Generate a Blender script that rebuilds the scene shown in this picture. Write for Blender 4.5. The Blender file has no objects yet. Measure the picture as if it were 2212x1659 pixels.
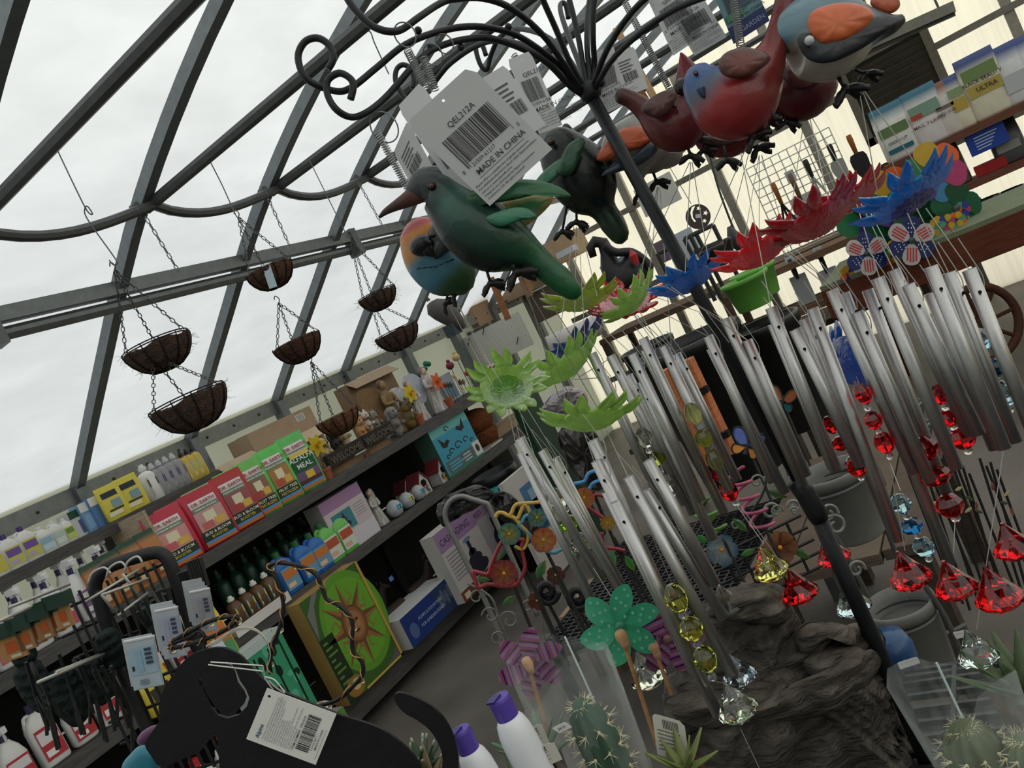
import bpy, math, random
from mathutils import Vector, Matrix
V = Vector
random.seed(7)
SC = bpy.context.scene
COL = SC.collection

# ---------------------------------------------------------------- camera
W, H, F = 2212.0, 1659.0, 1790.0
YAW, PITCH, ROLL = math.radians(32.7), math.radians(3.8), math.radians(26.0)
CAM = V((0, 0, 1.45))
UPW = V((0, 0, 1))
_f0 = V((-math.sin(YAW), math.cos(YAW), 0))
FWD = (_f0 * math.cos(PITCH) - UPW * math.sin(PITCH)).normalized()
_r0 = V((math.cos(YAW), math.sin(YAW), 0))
_u0 = _r0.cross(FWD)
RV = _r0 * math.cos(ROLL) - _u0 * math.sin(ROLL)
UV = _r0 * math.sin(ROLL) + _u0 * math.cos(ROLL)
cd = bpy.data.cameras.new('camera'); cam = bpy.data.objects.new('camera', cd); COL.objects.link(cam)
cd.sensor_fit = 'HORIZONTAL'; cd.sensor_width = 36.0; cd.lens = 36.0 * F / W
cd.clip_start = 0.02; cd.clip_end = 200
cam.matrix_world = Matrix(((RV.x, UV.x, -FWD.x, CAM.x), (RV.y, UV.y, -FWD.y, CAM.y), (RV.z, UV.z, -FWD.z, CAM.z), (0, 0, 0, 1)))
SC.camera = cam

# ---------------------------------------------------------------- light: overcast sky through the greenhouse film
wd = bpy.data.worlds.new('overcast_sky'); SC.world = wd; wd.use_nodes = True
bg = wd.node_tree.nodes['Background']
bg.inputs[0].default_value = (0.94, 0.98, 1.0, 1); bg.inputs[1].default_value = .95
sl = bpy.data.lights.new('sun', 'SUN'); sl.energy = 3.2; sl.angle = math.radians(12); sl.color = (1, .96, .88)
sun = bpy.data.objects.new('sun', sl); COL.objects.link(sun); sun.rotation_euler = V((-.75, -.25, -.62)).to_track_quat('-Z', 'Y').to_euler()
SC.view_settings.view_transform = 'Standard'; SC.view_settings.look = 'None'
SC.view_settings.exposure = 0.0; SC.view_settings.gamma = 1.0; SC.view_settings.use_curve_mapping = False

# ---------------------------------------------------------------- helpers
def rdir(px, py): return FWD + RV * ((px - W / 2) / F) + UV * ((H / 2 - py) / F)
def P(px, py, z): return CAM + rdir(px, py) * z
def onX(px, py, X): d = rdir(px, py); return CAM + d * ((X - CAM.x) / d.x)
def onY(px, py, Y): d = rdir(px, py); return CAM + d * ((Y - CAM.y) / d.y)
def onZ(px, py, Z): d = rdir(px, py); return CAM + d * ((Z - CAM.z) / d.z)
def depth(p): return (V(p) - CAM).dot(FWD)
def DX(dx, dy): return RV * dx - UV * dy          # image-plane direction in world space
def lin(c):
    return tuple((x / 255 / 12.92 if x / 255 <= 0.04045 else ((x / 255 + 0.055) / 1.055) ** 2.4) for x in c)
def mixc(a, b, t): return tuple(x + (y - x) * max(0, min(1, t)) for x, y in zip(a, b))

def nd(nt, t, **k):
    n = nt.nodes.new(t)
    for a, b in k.items(): setattr(n, a, b)
    return n
def mat(name, rough=.5, metal=0, var=.12, scale=30, bump=0, bscale=60, trans=0, ior=1.45, spec=.5, coat=0, sheen=0, stretch=None):
    m = bpy.data.materials.new(name); m.use_nodes = True; nt = m.node_tree
    b = nt.nodes['Principled BSDF']; L = nt.links.new
    at = nd(nt, 'ShaderNodeAttribute', attribute_name='Col')
    tc = nd(nt, 'ShaderNodeTexCoord'); mp = nd(nt, 'ShaderNodeMapping')
    if stretch: mp.inputs['Scale'].default_value = stretch
    L(tc.outputs['Object'], mp.inputs[0])
    nz = nd(nt, 'ShaderNodeTexNoise'); nz.inputs['Scale'].default_value = scale; nz.inputs['Detail'].default_value = 4
    L(mp.outputs[0], nz.inputs['Vector'])
    mr = nd(nt, 'ShaderNodeMapRange'); mr.inputs['From Min'].default_value = .25; mr.inputs['From Max'].default_value = .75
    mr.inputs['To Min'].default_value = 1 - var; mr.inputs['To Max'].default_value = 1 + var
    L(nz.outputs['Fac'], mr.inputs['Value'])
    mx = nd(nt, 'ShaderNodeVectorMath', operation='SCALE')
    L(at.outputs['Color'], mx.inputs[0]); L(mr.outputs[0], mx.inputs['Scale'])
    L(mx.outputs[0], b.inputs['Base Color'])
    b.inputs['Roughness'].default_value = rough; b.inputs['Metallic'].default_value = metal
    b.inputs['IOR'].default_value = ior; b.inputs['Transmission Weight'].default_value = trans
    b.inputs['Specular IOR Level'].default_value = spec; b.inputs['Coat Weight'].default_value = coat
    if sheen: b.inputs['Sheen Weight'].default_value = sheen
    if bump:
        n2 = nd(nt, 'ShaderNodeTexNoise'); n2.inputs['Scale'].default_value = bscale; n2.inputs['Detail'].default_value = 6
        L(mp.outputs[0], n2.inputs['Vector'])
        bp = nd(nt, 'ShaderNodeBump'); bp.inputs['Strength'].default_value = bump; bp.inputs['Distance'].default_value = .01
        L(n2.outputs['Fac'], bp.inputs['Height']); L(bp.outputs[0], b.inputs['Normal'])
    return m
def mat_translucent(name, diff=.3, var=.05, scale=3, gloss=None, bump=0, stretch=None):
    m = mat(name, rough=gloss if gloss else .8, var=var, scale=scale, spec=.5 if gloss else .1, stretch=stretch, bump=bump, bscale=scale * 3)
    nt = m.node_tree; b = nt.nodes['Principled BSDF']; out = nt.nodes['Material Output']
    tr = nd(nt, 'ShaderNodeBsdfTranslucent'); mx = nd(nt, 'ShaderNodeMixShader'); mx.inputs[0].default_value = 1 - diff
    nt.links.new(b.inputs['Base Color'].links[0].from_socket, tr.inputs[0])
    nt.links.new(b.outputs[0], mx.inputs[1]); nt.links.new(tr.outputs[0], mx.inputs[2]); nt.links.new(mx.outputs[0], out.inputs[0])
    return m
M = dict(
    paint=mat('glossy_paint', .26, var=.16, scale=45, coat=.0, bump=.12, bscale=70),
    matte=mat('matte_finish', .75, var=.10, scale=25, spec=.25),
    paper=mat('printed_paper', .6, var=.03, scale=20, spec=.3),
    plastic=mat('plastic', .35, var=.05, scale=15),
    bag=mat('plastic_bag', .32, var=.08, scale=18, bump=.25, bscale=14),
    metal=mat('brushed_aluminium', .36, .9, var=.05, scale=300),
    steel=mat('galvanised_steel', .45, .55, var=.15, scale=30),
    iron=mat('black_iron', .42, .2, var=.2, scale=50, bump=.1, bscale=120),
    wire=mat('thin_wire', .4, .6, var=.05),
    wood=mat('wood', .75, var=.28, scale=9, stretch=(1, 1, 9), bump=.25, bscale=20, spec=.2),
    coir=mat('coir_fibre', .95, var=.4, scale=60, bump=1, bscale=160, spec=.05),
    stone=mat('carved_stone', .85, var=.6, scale=26, bump=1, bscale=46, spec=.2, stretch=(1, 1, 4)),
    resin=mat('painted_resin', .6, var=.2, scale=60, bump=.5, bscale=120),
    card=mat('cardboard', .85, var=.08, scale=12, spec=.15),
    concrete=mat('wet_concrete', .5, var=.45, scale=2.2, bump=.2, bscale=40),
    leaf=mat('leaf', .5, var=.2, scale=40),
    glass=mat('tinted_glass', .02, var=0, trans=1, ior=1.5),
    film=mat_translucent('greenhouse_film', .18, var=.085, scale=3.4, bump=.5, stretch=(.8, .7, 3.2)),
    panel=mat_translucent('polycarbonate_panel', .14, var=.06, scale=3, stretch=(12, 1, .4)),
    acrylic=mat_translucent('acrylic_petal', .5, var=.15, scale=70, gloss=.1, bump=.3),
    thinplastic=mat_translucent('thin_plastic', .65, var=.06, scale=30, gloss=.25),
)
M['acrylic'].node_tree.nodes['Principled BSDF'].inputs['Transmission Weight'].default_value = .55
def mat_clear(name, col=(1, 1, 1), fac=.04):
    m = bpy.data.materials.new(name); m.use_nodes = True; nt = m.node_tree
    out = nt.nodes['Material Output']; b = nt.nodes['Principled BSDF']
    b.inputs['Base Color'].default_value = (.8, .85, .82, 1); b.inputs['Roughness'].default_value = .12
    t = nd(nt, 'ShaderNodeBsdfTransparent'); t.inputs[0].default_value = (*col, 1)
    lw = nd(nt, 'ShaderNodeLayerWeight'); lw.inputs[0].default_value = .35
    nz = nd(nt, 'ShaderNodeTexNoise'); nz.inputs['Scale'].default_value = 14
    ad = nd(nt, 'ShaderNodeMath', operation='MULTIPLY_ADD'); ad.inputs[1].default_value = .35; ad.inputs[2].default_value = fac - .1
    a2 = nd(nt, 'ShaderNodeMath', operation='MULTIPLY'); nt.links.new(nz.outputs['Fac'], a2.inputs[0]); a2.inputs[1].default_value = .22
    a3 = nd(nt, 'ShaderNodeMath', operation='ADD')
    nt.links.new(lw.outputs['Facing'], ad.inputs[0]); nt.links.new(ad.outputs[0], a3.inputs[0]); nt.links.new(a2.outputs[0], a3.inputs[1])
    mx = nd(nt, 'ShaderNodeMixShader'); nt.links.new(a3.outputs[0], mx.inputs[0])
    nt.links.new(t.outputs[0], mx.inputs[1]); nt.links.new(b.outputs[0], mx.inputs[2]); nt.links.new(mx.outputs[0], out.inputs[0])
    return m
M['clear'] = mat_clear('clear_cellophane')

ORG = {}
class MB:
    def __init__(s, col=(180, 180, 180)):
        s.v = []; s.f = []; s.c = []; s.col = lin(col)
    def color(s, c): s.col = lin(c); return s
    def add(s, vs, fs, col=None):
        n = len(s.v); s.v += [V(v) for v in vs]
        for f in fs: s.f.append([i + n for i in f]); s.c.append(col or s.col)
        return s
    def box(s, c, size, R=None, taper=1.0):
        R = R or Matrix.Identity(3); c = V(c); a, b, d = [x / 2 for x in size]
        vs = [c + R @ V((x * (taper if z > 0 else 1), y * (taper if z > 0 else 1), z)) for z in (-d, d) for x, y in ((-a, -b), (a, -b), (a, b), (-a, b))]
        return s.add(vs, [(3, 2, 1, 0), (4, 5, 6, 7), (0, 1, 5, 4), (1, 2, 6, 5), (2, 3, 7, 6), (3, 0, 4, 7)])
    def prism(s, pts, fr, d):
        o, u, v = fr; n = u.cross(v).normalized(); k = len(pts)
        a = [o + u * x + v * y + n * (d / 2) for x, y in pts]; b = [o + u * x + v * y - n * (d / 2) for x, y in pts]
        return s.add(a + b, [list(range(k)), list(range(2 * k - 1, k - 1, -1))] + [(i, i + k, (i + 1) % k + k, (i + 1) % k) for i in range(k)])
    def quad(s, a, b, c, d): return s.add([a, b, c, d], [(0, 1, 2, 3)])
    def tube(s, pts, r, n=6, closed=False, cap=True, colfn=None):
        pts = [V(p) for p in pts]; k = len(pts); rs = r if isinstance(r, (list, tuple)) else [r] * k
        T = [(pts[(i + 1) % k if closed else min(i + 1, k - 1)] - pts[(i - 1) % k if closed else max(i - 1, 0)]).normalized() for i in range(k)]
        a = V((0, 0, 1)) if abs(T[0].z) < .9 else V((1, 0, 0)); N = (a - T[0] * a.dot(T[0])).normalized()
        base = len(s.v)
        for i in range(k):
            N = (N - T[i] * N.dot(T[i])).normalized(); B = T[i].cross(N)
            for j in range(n):
                t = 2 * math.pi * j / n; s.v.append(pts[i] + (N * math.cos(t) + B * math.sin(t)) * rs[i])
        for i in range(k if closed else k - 1):
            cc = colfn(i / (k - 1)) if colfn else s.col
            for j in range(n):
                s.f.append([base + i * n + j, base + i * n + (j + 1) % n, base + (i + 1) % k * n + (j + 1) % n, base + (i + 1) % k * n + j]); s.c.append(cc)
        if cap and not closed:
            s.f.append([base + j for j in range(n)][::-1]); s.c.append(s.col)
            s.f.append([base + (k - 1) * n + j for j in range(n)]); s.c.append(s.col)
        return s
    def sweep(s, rows, bn, n=16, colfn=None):
        # rows: (point, ru, rv); ru across the sweep, rv along bn; colfn(t, ang) -> linear colour per vertex
        pts = [V(r[0]) for r in rows]; k = len(pts); base = len(s.v); cs = []
        for i in range(k):
            T = (pts[min(i + 1, k - 1)] - pts[max(i - 1, 0)]).normalized()
            N = T.cross(bn).normalized(); B = N.cross(T)
            for j in range(n):
                t = 2 * math.pi * j / n
                s.v.append(pts[i] + N * math.cos(t) * rows[i][1] + B * math.sin(t) * rows[i][2])
                cs.append(colfn(i / (k - 1), t) if colfn else s.col)
        def fc(idx): s.f.append([base + q for q in idx]); s.c.append([cs[q] for q in idx])
        for i in range(k - 1):
            for j in range(n): fc([i * n + j, i * n + (j + 1) % n, (i + 1) * n + (j + 1) % n, (i + 1) * n + j])
        fc(list(range(n))[::-1]); fc([(k - 1) * n + j for j in range(n)])
        return s
    def lathe(s, prof, o, axis=None, n=16, wob=None, cols=None, arc=1.0):
        A = (axis or V((0, 0, 1))).normalized(); a = V((1, 0, 0)) if abs(A.x) < .9 else V((0, 1, 0))
        U = (a - A * a.dot(A)).normalized(); Q = A.cross(U); base = len(s.v); k = len(prof)
        for i, (r, h) in enumerate(prof):
            for j in range(n):
                t = 2 * math.pi * j / n * arc; rr = r * (wob(t, i) if wob else 1)
                s.v.append(V(o) + A * h + (U * math.cos(t) + Q * math.sin(t)) * rr)
        for i in range(k - 1):
            for j in range(n if arc == 1 else n - 1):
                s.f.append([base + i * n + j, base + i * n + (j + 1) % n, base + (i + 1) * n + (j + 1) % n, base + (i + 1) * n + j]); s.c.append(lin(cols[i]) if cols else s.col)
        if arc == 1 and prof[0][0] > 1e-5: s.f.append([base + j for j in range(n)][::-1]); s.c.append(lin(cols[0]) if cols else s.col)
        if arc == 1 and prof[-1][0] > 1e-5 : s.f.append([base + (k - 1) * n + j for j in range(n)]); s.c.append(lin(cols[-1]) if cols else s.col)
        return s
    def loft(s, o, R, rows, n=16, e=2.0, colfn=None):
        # stacked superellipse sections: rows of (height, half width, half depth)
        base = len(s.v); o = V(o); k = len(rows); cs = []
        for i, (h, a, b) in enumerate(rows):
            for j in range(n):
                t = 2 * math.pi * (j + .5) / n; c, d = math.cos(t), math.sin(t)
                x = a * math.copysign(abs(c) ** (2 / e), c); y = b * math.copysign(abs(d) ** (2 / e), d)
                s.v.append(o + R @ V((x, y, h))); cs.append(colfn(h, t) if colfn else s.col)
        def fc(idx): s.f.append([base + q for q in idx]); s.c.append([cs[q] for q in idx])
        for i in range(k - 1):
            for j in range(n): fc([i * n + j, i * n + (j + 1) % n, (i + 1) * n + (j + 1) % n, (i + 1) * n + j])
        fc(list(range(n))[::-1]); fc([(k - 1) * n + j for j in range(n)])
        return s
    def ball(s, c, r, R=None, n=10, m=7, colfn=None):
        R = R or Matrix.Identity(3); r = (r, r, r) if not hasattr(r, '__len__') else r; base = len(s.v); c = V(c)
        for i in range(1, m):
            ph = math.pi * i / m
            for j in range(n):
                t = 2 * math.pi * j / n
                s.v.append(c + R @ V((r[0] * math.sin(ph) * math.cos(t), r[1] * math.sin(ph) * math.sin(t), r[2] * math.cos(ph))))
        top = len(s.v); s.v += [c + R @ V((0, 0, r[2])), c - R @ V((0, 0, r[2]))]
        def g(idx): s.f.append(idx); s.c.append([colfn(s.v[q]) for q in idx] if colfn else s.col)
        for i in range(m - 2):
            for j in range(n): g([base + i * n + j, base + (i + 1) * n + j, base + (i + 1) * n + (j + 1) % n, base + i * n + (j + 1) % n])
        for j in range(n):
            g([base + j, base + (j + 1) % n, top]); g([base + (m - 2) * n + (j + 1) % n, base + (m - 2) * n + j, top + 1])
        return s
    def mesh(s, name, material, org=V((0, 0, 0)), smooth=False):
        me = bpy.data.meshes.new(name); me.from_pydata([tuple(v - org) for v in s.v], [], s.f)
        ca = me.color_attributes.new('Col', 'FLOAT_COLOR', 'CORNER'); buf = []
        for f, c in zip(s.f, s.c):
            if isinstance(c, list):
                for q in c: buf += [q[0], q[1], q[2], 1]
            else: buf += [c[0], c[1], c[2], 1] * len(f)
        ca.data.foreach_set('color', buf)
        me.materials.append(M[material] if isinstance(material, str) else material)
        if smooth: me.shade_smooth()
        me.update(); return me
    def org(s):
        xs = [v.x for v in s.v]; ys = [v.y for v in s.v]; zs = [v.z for v in s.v]
        return V(((min(xs) + max(xs)) / 2, (min(ys) + max(ys)) / 2, min(zs)))

def link(o): COL.objects.link(o); return o
def tag(o, label=None, cat=None, group=None, kind=None):
    if label: o['label'] = label
    if cat: o['category'] = cat
    if group: o['group'] = group
    if kind: o['kind'] = kind
    return o
def thing(name, label, cat, loc=(0, 0, 0), group=None):
    o = link(bpy.data.objects.new(name, None)); o.location = loc; o.empty_display_size = .02
    ORG[o.name] = V(loc); return tag(o, label, cat, group)
def part(mb, name, material, parent, smooth=False, label=None):
    og = ORG[parent.name]; o = link(bpy.data.objects.new(name, mb.mesh(name, material, og, smooth)))
    o.parent = parent; ORG[o.name] = og
    if label: o['label'] = label
    return o
def solo(mb, name, material, label=None, cat=None, group=None, kind=None, smooth=False, org=None):
    og = org if org is not None else mb.org(); o = link(bpy.data.objects.new(name, mb.mesh(name, material, og, smooth)))
    o.location = og; ORG[o.name] = V(og); return tag(o, label, cat, group, kind)
def shared(me, name, parent, loc, rot=None, scale=None):
    o = link(bpy.data.objects.new(name, me)); o.parent = parent; o.location = V(loc) - ORG[parent.name]
    if rot: o.rotation_euler = rot
    if scale: o.scale = scale
    ORG[o.name] = V(loc); return o
def clone(root, loc, rz=0, scale=1, label=None, group=None, rot=None):
    r = link(root.copy()); r.location = loc; r.rotation_euler = rot or (0, 0, rz)
    r.scale = (scale,) * 3 if not hasattr(scale, '__len__') else scale; ORG[r.name] = V(loc)
    if label: r['label'] = label
    if group: r['group'] = group
    for ch in list(root.children):
        c = link(ch.copy()); c.parent = r
        for g in ch.children: d = link(g.copy()); d.parent = c
    return r
def spline(pts, k=6):
    pts = [V(p) for p in pts]; out = []; n = len(pts)
    for i in range(n - 1):
        p0, p1, p2, p3 = pts[max(i - 1, 0)], pts[i], pts[i + 1], pts[min(i + 2, n - 1)]
        for j in range(k):
            t = j / k
            out.append(.5 * ((2 * p1) + (p2 - p0) * t + (2 * p0 - 5 * p1 + 4 * p2 - p3) * t * t + (3 * p1 - p0 - 3 * p2 + p3) * t ** 3))
    out.append(pts[-1]); return out
def pxs(pts, z, k=6):
    return spline([P(p[0], p[1], p[2] if len(p) > 2 else z) for p in pts], k)
_tm = {}
def text(s, o, u, v, size, col, parent, name='lettering', align='LEFT', bold=0.0):
    key = (s, align, bold)
    if key not in _tm:
        cu = bpy.data.curves.new('t', 'FONT'); cu.body = s; cu.align_x = align; cu.size = 1; cu.resolution_u = 2; cu.offset = bold
        ob = bpy.data.objects.new('t', cu); me = ob.to_mesh()
        _tm[key] = ([x.co.copy() for x in me.vertices], [list(p.vertices) for p in me.polygons])
        ob.to_mesh_clear(); bpy.data.objects.remove(ob); bpy.data.curves.remove(cu)
    vs, fs = _tm[key]; mb = MB(col); u = u.normalized(); v = (v - u * v.dot(u)).normalized()
    mb.add([o + u * p.x * size + v * p.y * size for p in vs], fs)
    if isinstance(parent, MB): parent.add(mb.v, mb.f, lin(col)); return None
    return part(mb, name, 'paper', parent)
def plate(loops, fr, d, col, n=None):
    # filled outline with holes; loops are lists of 2D points in the frame's units
    o, u, v = fr; cu = bpy.data.curves.new('pl', 'CURVE'); cu.dimensions = '2D'; cu.fill_mode = 'BOTH'; cu.extrude = d / 2
    for lp in loops:
        sp = cu.splines.new('POLY'); sp.points.add(len(lp) - 1); sp.use_cyclic_u = True
        for q, pt in zip(sp.points, lp): q.co = (pt[0], pt[1], 0, 1)
    ob = bpy.data.objects.new('pl', cu); me = ob.to_mesh()
    w = u.cross(v).normalized(); mb = MB(col)
    mb.add([o + u * p.co.x + v * p.co.y + w * p.co.z for p in me.vertices], [list(p.vertices) for p in me.polygons])
    ob.to_mesh_clear(); bpy.data.objects.remove(ob); bpy.data.curves.remove(cu); return mb
def sm2(pts, k=4, closed=True):
    # smooth a closed 2D outline
    n = len(pts); out = []
    for i in range(n):
        p0, p1, p2, p3 = [V((*pts[(i + j) % n], 0)) for j in (-1, 0, 1, 2)]
        for j in range(k):
            t = j / k; q = .5 * ((2 * p1) + (p2 - p0) * t + (2 * p0 - 5 * p1 + 4 * p2 - p3) * t * t + (3 * p1 - p0 - 3 * p2 + p3) * t ** 3)
            out.append((q.x, q.y))
    return out
def axes(u, v):
    u = V(u).normalized(); w = u.cross(V(v)).normalized(); v = w.cross(u)
    return Matrix((u, v, w)).transposed()
ORD = 'first second third fourth fifth sixth seventh eighth ninth tenth eleventh twelfth thirteenth fourteenth fifteenth sixteenth seventeenth'.split()

# ---------------------------------------------------------------- setting
XL, XR, YB, YF = -3.95, 4.3, 7.5, -3.0
ARCH = [(XL, 1.64), (-3.3, 2.07), (-2.57, 2.52), (-1.75, 2.86), (-.8, 3.1), (.175, 3.2)]
ARCH = ARCH + [(.35 - x, z) for x, z in ARCH[-2::-1]]
def arch_z(x):
    for (a, b), (c, d) in zip(ARCH, ARCH[1:]):
        if a <= x <= c: return b + (d - b) * (x - a) / (c - a)
    return 1.64
RIBY = [-2.58, -1.9, -1.2, -.52, .16, .845, 1.53, 2.215, 2.9, 3.57, 4.24, 4.92, 5.6, 6.28, 6.95]
mb = MB((98, 92, 86)); mb.box((.2, 2.3, -.05), (9.2, 11.4, .1)); solo(mb, 'floor', 'concrete', 'dark damp concrete greenhouse floor', kind='structure')
mb = MB((236, 238, 236))
asp = [(p.x, p.z) for p in spline([V((x, 0, z)) for x, z in ARCH], 5)]
ys = [YF + (YB - YF) * i / 60 for i in range(61)]
vs = []; fs = []; k = len(asp)
for j, y in enumerate(ys):
    for i, (x, z) in enumerate(asp):
        w = .012 * math.sin(y * 9.2 + i * .7) * math.sin(i * .9)
        vs.append(V((x, y, z + .045 + w)))
for j in range(60):
    for i in range(k - 1): fs.append([j * k + i, j * k + i + 1, (j + 1) * k + i + 1, (j + 1) * k + i])
mb.add(vs, fs); solo(mb, 'ceiling', 'film', 'white translucent film stretched over greenhouse arches', kind='structure', smooth=True)
def flatwall(name, a, b, z0, z1, th, col, m, label):
    mb = MB(col); a = V(a); b = V(b); d = (b - a); c = (a + b) / 2
    mb.box((c.x, c.y, (z0 + z1) / 2), (max(abs(d.x), th), max(abs(d.y), th), z1 - z0)); return solo(mb, name, m, label, kind='structure')
flatwall('wall_left', (XL - .02, YF - .05, 0), (XL - .02, YB + .05, 0), 0, 1.7, .02, (204, 204, 190), 'panel', 'dull translucent lower side wall behind the shelves')
flatwall('wall_right', (XR + .02, YF - .05, 0), (XR + .02, YB + .05, 0), 0, 1.7, .02, (190, 186, 170), 'panel', 'dull translucent lower side wall')
def endwall(name, y, col, label):
    mb = MB(col); pts = [(XL - .04, 0), (XL - .04, 1.7)] + [(x, z + .08) for x, z in asp] + [(XR + .04, 1.7), (XR + .04, 0)]
    mb.prism([(x, z) for x, z in pts][::-1], (V((0, y, 0)), V((1, 0, 0)), V((0, 0, 1))), .015); return solo(mb, name, 'panel', label, kind='structure')
endwall('wall_back', YB + .03, (254, 250, 236), 'cream translucent end wall')
endwall('wall_front', YF - .03, (200, 204, 200), 'translucent end wall behind the viewer')
# ribs, each with its cross tie
G1 = (112, 118, 120)
for i, y in enumerate(RIBY):
    mb = MB(G1)
    pts = [V((x, y, z)) for x, z in asp]
    wd_, dp = .045, .05
    vs = []; fs = []
    for q, p in enumerate(pts):
        t = (pts[min(q + 1, len(pts) - 1)] - pts[max(q - 1, 0)]).normalized(); n = V((0, 1, 0)).cross(t)
        if n.z > 0: n = -n
        vs += [p + V((0, s * wd_ / 2, 0)) + n * (dp if e else 0) for s, e in ((-1, 0), (1, 0), (1, 1), (-1, 1))]
    for q in range(len(pts) - 1):
        for a in range(4): fs.append([q * 4 + a, q * 4 + (a + 1) % 4, q * 4 + 4 + (a + 1) % 4, q * 4 + 4 + a])
    mb.add(vs, fs)
    r = solo(mb, 'trim_%d' % (i + 1), 'steel', 'grey steel arch rib', kind='structure')
    part(MB((88, 90, 90)).tube([(-2.6, y + .03, 2.47), (2.95, y + .03, 2.47)], .024, 8), 'cross_tie', 'steel', r)
    mb = MB(G1).box((XL + .06, y, .82), (.07, .06, 1.66)); part(mb, 'wall_post', 'steel', r)
    mb = MB((70, 74, 76)).tube([(-2.6, y - .03, 2.46), (-2.56, y + .05, 2.5)], .03, 8); part(mb, 'pipe_clamp', 'steel', r)
    if i < len(RIBY) - 1:
        y2 = RIBY[i + 1]
        part(MB((88, 90, 90)).tube([(-2.55 - .02 * math.sin(math.pi * t), y + .02 + (y2 - y) * t, 2.46 - .055 * math.sin(math.pi * t ** .75)) for t in [q / 10 for q in range(11)]], .02, 8), 'bowed_pipe', 'steel', r)
def rail(n, x, z, w, h, col, lab):
    mb = MB(col).box((x, (YF + YB) / 2, z), (w, YB - YF - .1, h)); return solo(mb, 'trim_%d' % n, 'steel', lab, kind='structure')
r = rail(20, -2.93, 2.275, .05, .055, (120, 124, 124), 'double grey side purlin')
part(MB((120, 124, 124)).tube([(-2.96, YF + .1, 2.215), (-2.96, YB - .1, 2.215)], .026, 10), 'lower_pipe', 'steel', r)
for y in (1.66, 3.72, 5.8): part(MB((100, 104, 104)).box((-2.93, y, 2.24), (.075, .05, .15)), 'coupling', 'steel', r)
r = rail(21, XL + .04, 1.62, .04, .085, (118, 122, 118), 'grey base rail under the film')
me = MB((60, 62, 60)).ball(V((0, 0, 0)), .008, n=6, m=4).mesh('rivet', 'steel')
for i in range(34): shared(me, 'rivet', r, (XL + .062, .8 + i * .2, 1.62))
rail(22, XR - .04, 1.62, .04, .085, (118, 122, 118), 'grey base rail under the film')
# end wall framing
n = 23
for x in (-3.55, -2.75, -1.9, -1.1, -.38, .45, 1.4):
    zt = arch_z(x)
    solo(MB((146, 142, 130)).box((x, YB - .03, zt / 2), (.07, .05, zt)), 'trim_%d' % n, 'steel', 'grey end wall post', kind='structure'); n += 1
for z in (.5, 1.2, 1.92, 2.52):
    solo(MB((120, 116, 106)).box(((XL + XR) / 2, YB - .06, z), (XR - XL - .3, .03, .05)), 'trim_%d' % n, 'steel', 'grey end wall girt', kind='structure'); n += 1
# plank shelving along the left wall
SX, SB, ZM, ZL, ZP = -3.3, -3.82, 1.12, .73, .16
def shelf(name, x0, x1, y0, y1, z, th, lab, col=(74, 72, 70), posts=()):
    root = thing(name, lab, 'shelf', ((x0 + x1) / 2, (y0 + y1) / 2, 0))
    part(MB(col).box(((x0 + x1) / 2, (y0 + y1) / 2, z - th / 2), (x1 - x0, y1 - y0, th)), 'board', 'wood', root)
    part(MB((84, 82, 80)).box((x1 - .008, (y0 + y1) / 2, z - th * .55), (.018, y1 - y0, th * 1.3)), 'front_edge', 'wood', root)
    for y in posts: part(MB((40, 38, 38)).box((x0 + .05, y, z / 2), (.04, .05, z)), 'support_post', 'wood', root)
    return root
TOPS = shelf('plank_shelf', SB, SX, .9, 5.15, ZM, .045, 'long dark middle shelf holding fertiliser bags and garden statues', posts=(3.7, 5.1))
shelf('plank_shelf', SB + .02, SX, .9, 5.35, ZL, .045, 'dark lower shelf holding bottles, boxes and birdhouses', posts=(3.05, 4.4))
shelf('plank_shelf', SB, SX + .04, .9, 5.6, ZP, .09, 'dark bottom shelf close above the concrete floor', posts=())
shelf('plank_shelf', SB, -3.56, .9, 2.72, 1.43, .04, 'narrow raised back shelf with jugs under the film wall', posts=(.95, 2.68))
# dark backing boards that close the shelves
for z0, z1, y0, y1, l in ((ZP, ZL - .05, .9, 5.5, 'bottom'), (ZL, ZM - .05, .9, 5.1, 'lower')):
    solo(MB((34, 33, 33)).box((SB - .03, (y0 + y1) / 2, (z0 + z1) / 2), (.02, y1 - y0, z1 - z0)), 'backing_board', 'wood', 'black backing board behind the %s shelf goods' % l, 'board')

YU, ZU = V((0, 1, 0)), V((0, 0, 1))
def fr_face(X, y0, y1, z0, z1): return (V((X, y0, z0)), YU * (y1 - y0), ZU * (z1 - z0))
def pr(mb, fr, a0, b0, a1, b1, col, off=.001):
    o, u, v = fr; n = u.cross(v).normalized() * off
    mb.add([o + u * a + v * b + n for a, b in ((a0, b0), (a1, b0), (a1, b1), (a0, b1))], [(0, 1, 2, 3)], lin(col))
def prp(mb, fr, pts, col, off=.001):
    o, u, v = fr; n = u.cross(v).normalized() * off
    mb.add([o + u * a + v * b + n for a, b in pts], [list(range(len(pts)))], lin(col))
def ell(cx, cy, rx, ry, n=14): return [(cx + rx * math.cos(2 * math.pi * i / n), cy + ry * math.sin(2 * math.pi * i / n)) for i in range(n)]
def ptx(mb, fr, s, a, b, size, col, off=.0015, align='LEFT', bold=0):
    o, u, v = fr; n = u.cross(v).normalized() * off
    text(s, o + u * a + v * b + n, u, v, size * v.length, col, mb, align=align, bold=bold)
def FB(bl, tr, X, z=None, zt=None):
    p0 = onX(*bl, X); p1 = onX(*tr, X); z0 = p0.z if z is None else z
    return p0.y, p1.y, z0, (p1.z if zt is None else zt)
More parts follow.
